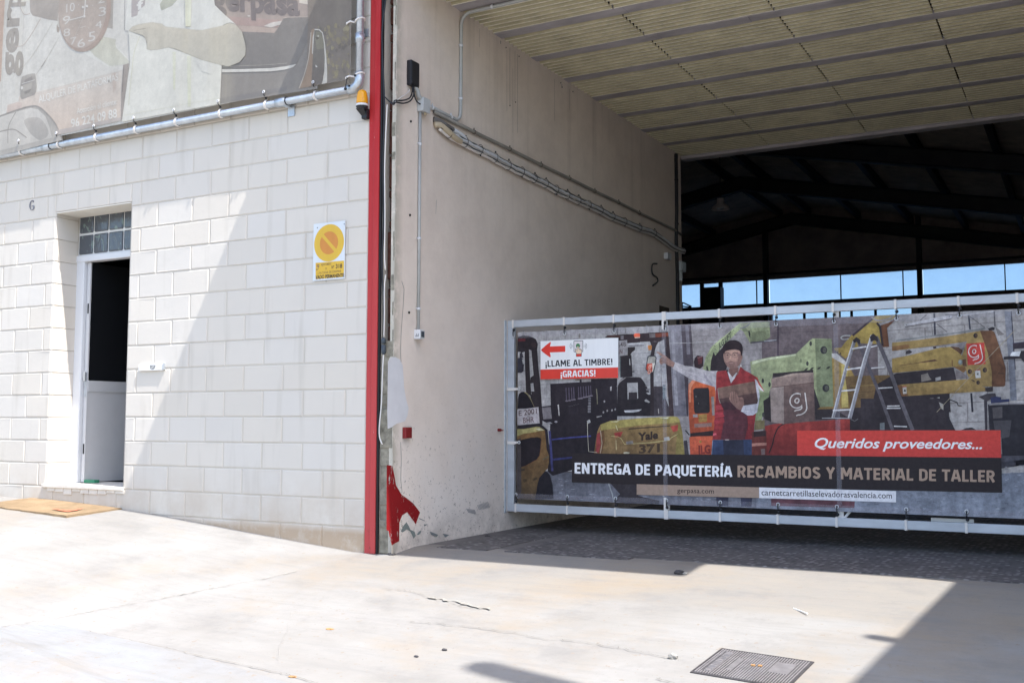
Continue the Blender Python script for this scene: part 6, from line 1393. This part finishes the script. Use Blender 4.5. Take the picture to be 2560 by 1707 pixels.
# notice
NP = BP - .016
nt_ = thing('bell_notice', 'white and red notice with an arrow and a bell push fixed on the gate banner', 'notice', (GX0 + .2, NP, 1.5))
pr = Print(lambda x, y: onY(x, y, NP), (0, -1, 0), (205, 209, 226), .88, .00015); pr.crop(A1)
cor = [(447, 393), (1663, 340), (1665, 968), (447, 990)]
pr.poly(cor, (212, 216, 236)).poly([(447, 838), (1663, 803), (1665, 968), (447, 990)], (194, 56, 50))
RD = (196, 54, 48); BK = (30, 34, 46)
pr.poly([(453, 533), (480, 505), (520, 468), (560, 435), (606, 404), (610, 425), (594, 476), (835, 466), (835, 561), (595, 571), (606, 620), (604, 646), (585, 640), (540, 608), (490, 570)], RD)
pr.poly([(966, 394), (976, 386), (1108, 381), (1116, 388), (1115, 556), (1106, 562), (975, 566), (967, 558)], (44, 42, 66)).poly([(973, 397), (1108, 390), (1108, 553), (974, 558)], (192, 190, 206))
pr.ell(1035, 466, 33, 36, (34, 60, 50)).ell(1035, 466, 28, 31, (56, 124, 80)).ell(1035, 468, 16, 18, (30, 74, 52)).ell(1035, 468, 11, 13, (70, 138, 94))
pr.poly([(1022, 474), (1034, 464), (1047, 474), (1050, 512), (1066, 512), (1080, 520), (1096, 528), (1098, 560), (1090, 596), (1006, 598), (1000, 560), (988, 535), (992, 518), (1006, 512), (1022, 540)], (40, 34, 44)).poly([(1027, 478), (1034, 470), (1042, 478), (1046, 520), (1062, 518), (1076, 526), (1091, 534), (1092, 560), (1085, 590), (1012, 592), (1005, 558), (994, 534), (1004, 519), (1026, 552)], (214, 186, 174))
for x in (1050, 1064, 1078): pr.line([(x, 524), (x + 1, 540)], 3, (70, 54, 58))
pr.poly([(1004, 592), (1094, 589), (1092, 634), (1006, 637)], (40, 34, 44)).poly([(1010, 598), (1088, 595), (1086, 628), (1012, 631)], RD)
for sg_, cx_ in ((-1, 965), (1, 1117)):
    for r_ in (22, 42, 62):
        pr.line([(cx_ + sg_ * (r_ * math.cos(a) - 6), 470 + (r_ * 0.95) * math.sin(a)) for a in [-.85 + .17 * k for k in range(11)]], 5, (54, 50, 62))
caps(pr, '¡LLAME AL TIMBRE!', (524, 797), (1578, 763), (521, 699), BK, .07, .20)
caps(pr, '¡GRACIAS!', (762, 960), (1310, 944), (761, 858), (214, 216, 236), .07, .21)
pr.build('printed_face', M_SIGN, nt_)
P_ = [onY(1280 + x / 6.272, 790 + y / 6.272, NP) for x, y in cor]
mb = MB(); mb.face([(p.x, NP + .0015, p.z) for p in P_]); mb.face([(p.x, NP + .010, p.z) for p in P_])
for p, q in zip(P_, P_[1:] + P_[:1]): mb.face([(p.x, NP + .0015, p.z), (q.x, NP + .0015, q.z), (q.x, NP + .010, q.z), (p.x, NP + .010, p.z)])
mb.build('board', M_PALEPL, nt_)
# ties on the gate
EY = BP - .012
def gate_tie(top, wide, label):
    r = thing('gate_tie', label, 'tie', (0, 0, 0), 'ties holding the printed banner to the gate')
    zt, zb = (rz1t, rz1b) if top else (rz0t, rz0b); wv = .017 if wide else .0085
    mb = MB(); y0, y1 = GY - .024, GY + .024
    mb.box(-wv, wv, y0 - .002, y0 + .003, zb - .004, zt + .004); mb.box(-wv, wv, y0, y1, zt + .001, zt + .005); mb.box(-wv, wv, y0, y1, zb - .005, zb - .001); mb.box(-wv, wv, y1 - .003, y1, zb, zt)
    if wide: mb.box(-wv, wv * .2, y0 - .003, y0 + .001, (zb - .075) if top else zt - .0, zb if top else zt + .10)
    mb.build('white_strap', M_TIE, r)
    mb = MB(); e = GZT - .032 if top else GZB + .035
    s0 = zb - .012 if top else zt + .012
    mb.ball((.010, y0, s0 - (.012 if top else -.012)), .0125, n=6); mb.tube([(.012, y0 - .002, s0), (.004, EY - .004, (s0 + e) / 2), (.006, EY - .006, e)], .0042, 6); mb.build('black_cord', M_BLKPL, r, True)
    mb = MB(); mb.tube([(.006 + .011 * math.cos(a), EY - .001, e + .011 * math.sin(a)) for a in [6.2832 * k / 12 for k in range(12)]], .0038, 5, closed=True); mb.build('eyelet', M_PALEPL, r, True)
    return r
tops = [(1282.5, 'at its left end'), (1410, 'above the printed bell notice'), (1534, 'above the printed orange lamp'), (1660, 'above the pointing hand, left of the printed grey pillar'), (1798, 'above the green printed boom'), (1938.5, 'at the left end of the low bright window'), (2083, 'at the middle of the low bright window'), (2239.5, 'at the right end of the low bright window'), (2397.7, 'above the long yellow printed boom'), (2545, 'at the far right of the picture')]
bots = [(1289, 'at its left corner'), (1417.7, 'below the printed wheel at the left'), (1538, 'below the printed forklift'), (1665.5, 'below the beige web address strip, the thicker one'), (1799.7, 'below the printed legs'), (1944, 'below the printed red cabinet'), (2091, 'beside the small diagonal strut'), (2264, 'pulled askew, under the right half of the black caption'), (2414.7, 'right of the white guide bar')]
pt_ = gate_tie(True, False, ''); pw_ = gate_tie(True, True, ''); pb_ = gate_tie(False, False, ''); pbw = gate_tie(False, True, '')
used = set()
for i, (x, tx_) in enumerate(tops):
    src = pw_ if i == 3 else pt_; xw = onY(x, 812, GY - .02).x; lb = 'tie on the gate top rail ' + tx_
    if src.name in used: dup(src, (xw, 0, 0), lb)
    else: src.location = (xw, 0, 0); src['label'] = lb; used.add(src.name)
for i, (x, tx_) in enumerate(bots):
    src = pbw if i == 3 else pb_; xw = onY(x, 1285, GY - .02).x; lb = 'tie on the gate bottom rail ' + tx_
    rot = (0, -.16 if i != 7 else .3, 0) if i in (0, 7) else None
    if src.name in used: o_ = dup(src, (xw, 0, 0), lb)
    else: src.location = (xw, 0, 0); src['label'] = lb; used.add(src.name)
for y, lb in ((971.8, 'white tie round the left stile of the gate, the upper one'), (1105.3, 'white tie round the left stile of the gate, the lower one')):
    r = thing('gate_tie', lb, 'tie', (sx0, GY, 0), 'ties holding the printed banner to the gate')
    zv = onY(1285, y, GY - .02).z
    mb = MB(); mb.box(sx0 - .004, GX0 + .01, GY - .027, GY - .0225, zv - .011, zv + .009); mb.box(sx0 - .005, sx0 - .001, GY - .025, GY + .02, zv - .011, zv + .009); mb.box(sx0 + .01, sx1 + .02, GY - .031, GY - .0275, zv - .016, zv - .004); mb.build('white_strap', M_TIE, r)
    mb = MB(); mb.tube([(GX0 + .02 + .011 * math.cos(a), EY - .004, zv + .011 * math.sin(a)) for a in [6.2832 * k / 12 for k in range(12)]], .004, 5, closed=True); mb.build('eyelet', M_PALEPL, r, True)

# ------------------------------------------------------------------ hall things
a = onY(1600 + 405 / 2.0104, 1053 / 2.0104, 12)
hl = thing('hall_lamp', 'dim round high-bay lamp hanging in the dark hall', 'lamp', a)
mb = MB(); mb.tube([(a.x, a.y, a.z), (a.x, a.y, a.z + .05), (a.x, a.y, a.z + .11), (a.x, a.y, a.z + .2)], [.165, .15, .07, .06], 18, caps=False); mb.build('shade', mat('lamp_shade', (.85, .75, .70), .5, .4), hl, True)
mb = MB(); mb.tube([(a.x, a.y, a.z + .2), (a.x, a.y, roofz(a.x) - .3)], .012, 6); mb.build('rod', M_STEEL, hl)
mb = MB(); mb.ball((a.x, a.y, a.z + .03), .07, sc=(1, 1, .6)); mb.build('bulb', M_PALEPL, hl, True)
z5 = lambda x, y, d: onY(1640 + x / 6.03, 560 + y / 6.03, d)
a = z5(672, 960, 19.4); b = z5(975, 1300, 19.4)
cabn = thing('hall_cabinet', 'black upright cabinet silhouetted against the hall window', 'cabinet', (a.x, 19.4, b.z))
mb = MB(); mb.box(a.x, b.x, 19.4, 19.7, b.z - 1.2, a.z, bev=.01); mb.build('cabinet_body', M_STEEL, cabn)
mb = MB(); mb.box(a.x + .05, b.x - .05, 19.385, 19.398, b.z - .9, a.z - .06); mb.build('cabinet_door', M_STEEL, cabn)
rl = MB()
for p_ in ([(388, 1185), (430, 1195), (535, 1245), (520, 1255), (515, 1290)], [(395, 1240), (450, 1245), (520, 1252)], [(395, 1190), (397, 1290)]):
    rl.tube([z5(x, y, 19.2) for x, y in p_], .018, 6)
pz = z5(400, 1290, 19.2); rl.tube([pz, (pz.x, pz.y, .05)], .03, 6); q_ = z5(515, 1290, 19.2); rl.tube([q_, (q_.x, q_.y, .05)], .03, 6)
tag(rl.build('guard_rail', M_STEEL), 'thin bent metal rail seen against the left end of the hall window', 'rail')

# ------------------------------------------------------------------ on the ground
c6 = lambda x, y, dz=0: onG(x / 4.694, 1100 + y / 4.694, dz)
bl_, br_, fr_ = c6(450, 683), c6(1425, 812), c6(780, 912)
fl_ = bl_ + (fr_ - br_)
dm = thing('doormat', 'worn tan coir doormat with a red smudge on the concrete below the doorway', 'doormat', bl_)
mb = MB(); n_ = 14
G_ = [[None] * (n_ + 1) for _ in range(n_ + 1)]
random.seed(9)
for i in range(n_ + 1):
    for j in range(n_ + 1):
        u, v_ = i / n_, j / n_
        p = bl_ + (br_ - bl_) * u + (fl_ - bl_) * v_; e_ = .006 if i in (0, n_) or j in (0, n_) else 0
        p = p + Vector((random.uniform(-e_, e_), random.uniform(-e_, e_), 0))
        G_[i][j] = Vector((p.x, p.y, ground(p.x, p.y) + .016 + .004 * math.sin(5 * u + 3 * v_)))
for i in range(n_):
    for j in range(n_): mb.face([G_[i][j], G_[i][j + 1], G_[i + 1][j + 1], G_[i + 1][j]][::1])
rim = [G_[i][0] for i in range(n_)] + [G_[n_][j] for j in range(n_)] + [G_[i][n_] for i in range(n_, 0, -1)] + [G_[0][j] for j in range(n_, 0, -1)]
for p, q in zip(rim, rim[1:] + rim[:1]): mb.face([p, q, (q.x, q.y, q.z - .02), (p.x, p.y, p.z - .02)])
mb.build('mat_pile', M_MAT, dm)
mb = MB(); sp = [c6(x, y) for x, y in ((600, 835), (690, 838), (760, 850), (850, 845), (985, 828), (900, 855), (790, 872), (700, 858))]
mb.face([(p.x, p.y, ground(p.x, p.y) + .024) for p in sp][::-1]); mb.build('red_smudge', mat('mat_red', (.46, .15, .09), .95, .1, noise=.4, nscale=30), dm)

mh = lambda x, y, dz=0: onG(1700 + x / 6.533, 1600 + y / 6.533, dz)
O_, U_, V_ = mh(695, 148), None, None
U_ = mh(2155, 365) - O_; V_ = mh(200, 525) - O_
def mp_(u, v_, dz): p = O_ + U_ * u + V_ * v_; return Vector((p.x, p.y, ground(p.x, p.y) + dz))
mc = thing('manhole_cover', 'ribbed cast iron inspection cover with worn raised panels set in the apron', 'cover', O_)
def mbx(mb, u0, u1, v0, v1, z0, z1):
    i = len(mb.v); mb.v += [tuple(mp_(u, v_, z)) for z in (z0, z1) for u, v_ in ((u0, v0), (u1, v0), (u1, v1), (u0, v1))]
    for q in ((0, 1, 2, 3), (4, 7, 6, 5), (0, 4, 5, 1), (1, 5, 6, 2), (2, 6, 7, 3), (3, 7, 4, 0)): mb.f.append(tuple(i + k for k in q)); mb.mi.append(0); mb.c.append((1, 1, 1))
mb = MB(); mbx(mb, 0, 1, 0, 1, -.02, .0035); mb.build('cover_plate', M_IRON, mc)
mb = MB(); mbx(mb, -.018, -.002, -.02, 1.02, -.02, .0045); mbx(mb, 1.002, 1.02, -.02, 1.02, -.02, .0045); mbx(mb, -.002, 1.002, -.02, -.003, -.02, .0045); mbx(mb, -.002, 1.002, 1.003, 1.02, -.02, .0045); mb.build('iron_frame', M_IRON, mc)
mb = MB(); nr = 34
pan = [(.085, .175, .10, .90), (.275, .345, .28, .74), (.68, .90, .20, .60)]
for k in range(nr):
    u = .02 + .96 * k / (nr - 1); w_ = .0045
    v_ = .02
    segs = [(.02, .98)]
    for (a, b, c_, d_) in pan:
        if a - .01 < u < b + .01:
            ns = []
            for (s0, s1) in segs:
                if c_ > s0: ns.append((s0, min(s1, c_)))
                if d_ < s1: ns.append((max(s0, d_), s1))
            segs = ns
    for s0, s1 in segs: mbx(mb, u - w_, u + w_, s0, s1, .002, .0065)
for v_ in [.06 + .045 * k for k in range(21)]:
    mbx(mb, .02, .07, v_ - .004, v_ + .004, .002, .0055); mbx(mb, .36, .66, v_ - .003, v_ + .003, .002, .0055)
mb.build('ribs', M_IRONL, mc)
for (a, b, c_, d_) in pan:
    mb = MB(); mbx(mb, a, b, c_, d_, .002, .006); mb.build('raised_panel', mat('panel_iron', (.15, .142, .146), .6, .4, noise=.2, nscale=20), mc)
mb = MB(); random.seed(2)
v_ = .14
while v_ < .86:
    l = random.uniform(.03, .05); mbx(mb, .095, .165, v_, v_ + .010, .005, .0085); mbx(mb, .095 if random.random() < .5 else .155, .165 if random.random() < .5 else .105, v_, v_ + l * .8, .005, .0085); v_ += l + .018
mb.build('worn_lettering', M_IRONL, mc)
mb = MB(); mbx(mb, .48, .52, .46, .50, .006, .0115); mbx(mb, .55, .59, .44, .48, .006, .0115); mb.build('lifting_hole', M_LEAF, mc)

# cracks, joints and chips in the apron
def crack(pts, w_, name, label, m=M_CRACK, jit=3.0, n=10, sd=1):
    random.seed(sd); mb = MB(); P = strip(pts, n); A = []; B = []
    for i, (x, y) in enumerate(P):
        x += random.uniform(-jit, jit); y += random.uniform(-jit * .35, jit * .35); p = onG(x, y, .0075)
        k = w_ * .62 * random.uniform(.3, 1.3) * (0.25 if i in (0, len(P) - 1) else 1); A.append(p + Vector((k * .35, k, 0))); B.append(p - Vector((k * .35, k, 0)))
    for i in range(len(P) - 1): mb.face([A[i], B[i], B[i + 1], A[i + 1]])
    o_ = mb.build(name, m); o_['kind'] = 'structure'; return o_
GC = lambda x, y: (x / 1.8375, 1240 + y / 1.8375)
GD = lambda x, y: (1280 + x / 1.8375, 1240 + y / 1.8375)
crack([GC(*p) for p in ((0, 605), (230, 568), (500, 515), (660, 488), (830, 455), (1000, 420), (1200, 385), (1370, 345))], .016, 'slab_joint', '', M_CHIP, 1.2, 8, 1)
crack([GC(*p) for p in ((0, 607), (230, 570), (500, 517), (660, 490), (830, 457), (1000, 422), (1200, 386), (1370, 346))], .010, 'slab_joint', '', M_CRACK, 2.0, 10, 2)
crack([GC(*p) for p in ((330, 605), (500, 645), (760, 700), (900, 735), (1080, 770), (1230, 805), (1330, 825), (1420, 852), (1560, 900))], .003, 'slab_crack', '', M_CRACK, 4, 9, 3)
crack([GC(*p) for p in ((1760, 430), (1850, 435), (1920, 450), (1990, 475), (2070, 490), (2150, 515), (2210, 525))], .0028, 'slab_crack', '', M_CRACK, 5, 6, 4)
crack([GC(*p) for p in ((1960, 465), (2050, 480), (2130, 495), (2200, 512), (2240, 522))], .022, 'chipped_edge', '', M_CHIP, 6, 6, 5)
crack([GC(*p) for p in ((1880, 580), (2000, 588), (2150, 605), (2352, 630))] + [GD(*p) for p in ((140, 660), (250, 665), (400, 685), (520, 705), (640, 730), (740, 750))], .003, 'slab_crack', '', M_CRACK, 5, 9, 6)
crack([GC(*p) for p in ((950, 445), (1150, 475), (1300, 500), (1500, 520), (1760, 542))], .0015, 'slab_crack', '', M_CRACK, 5, 6, 7)
crack([GC(*p) for p in ((1335, 520), (1325, 620), (1275, 700), (1280, 770))], .0012, 'slab_crack', '', M_CHIP, 4, 6, 8)
crack([GD(*p) for p in ((690, 838), (660, 842), (700, 852), (760, 870))], .004, 'slab_crack', '', M_CRACK, 3, 5, 10)
crack([GD(*p) for p in ((0, 370), (200, 380), (380, 398), (700, 415), (1000, 440), (1400, 465), (1800, 495), (1950, 505))], .0016, 'slab_joint', '', M_CHIP, 4, 8, 9)
# loose bits on the apron
def pebble(x, y, r_, m, label, name, cat, flat=.5, sd=1):
    random.seed(sd); p = onG(x, y); mb = MB(); mb.ball((p.x, p.y, p.z + r_ * flat * .6), r_, n=6, sc=(1.2, .8, flat))
    mb.v = [tuple(Vector(v) + Vector((random.uniform(-.2, .2), random.uniform(-.2, .2), random.uniform(-.1, .1))) * r_) for v in mb.v]
    return tag(mb.build(name, m), label, cat)
pebble(*GD(740, 745), .02, M_CHIP, 'pale stone lying on the crack left of the inspection cover', 'stone', 'stone', .8, 1)
pebble(*GC(2042, 708), .013, M_IRON, 'small dark pebble on the open apron, the rear one of two', 'pebble', 'pebble', .5, 2)
pebble(*GC(1913, 738), .011, M_IRON, 'small dark pebble on the open apron, the front one of two', 'pebble', 'pebble', .5, 3)
pebble(*GC(1515, 610), .02, M_LEAF, 'tan dry leaf on the bare apron', 'leaf', 'leaf', .15, 4)
pebble(*GC(1345, 830), .018, M_LEAF, 'orange brown leaf on the diagonal slab crack', 'leaf', 'leaf', .2, 5)
pebble(*GD(768, 356), .03, M_IRON, 'dark clod at the corner of the portal shadow', 'clod', 'clod', .5, 6)
pebble(*GD(795, 358), .018, M_CHIP, 'pale chip beside the dark clod at the shadow corner', 'chip', 'stone', .5, 7)
pebble(900 + 1495 / 4.694, 1200 + 660 / 4.694, .022, M_IRON, 'black scrap on the portal floor near the wall', 'scrap', 'scrap', .3, 8)
pebble(900 + 370 / 4.694, 1200 + 872 / 4.694, .03, M_IRON, 'dark scrap on the ground at the foot of the plaster corner', 'scrap', 'scrap', .25, 9)
p = onG(*GD(1325, 530)); mb = MB(); mb.tube([(p.x - .05, p.y + .06, p.z + .005), (p.x + .05, p.y - .06, p.z + .005)], .004, 6); tag(mb.build('white_stick', M_WHITE), 'thin white stick lying on the sunlit apron', 'stick')
p = onG(900 / 1 if False else 4.694 and (0 + 950 / 4.694), 1100 + 478 / 4.694)
ws = MB(); a_ = LP(.03, .06, DZ0 + .002); ws.box(a_.x - .02, a_.x + .12, a_.y - .03, a_.y + .03, DZ0 + .001, DZ0 + .03, bev=.006)
tag(ws.build('door_wedge', M_GREEN), 'green wedge holding the white door leaf open on the sill', 'door wedge')
bpy.context.view_layer.update()
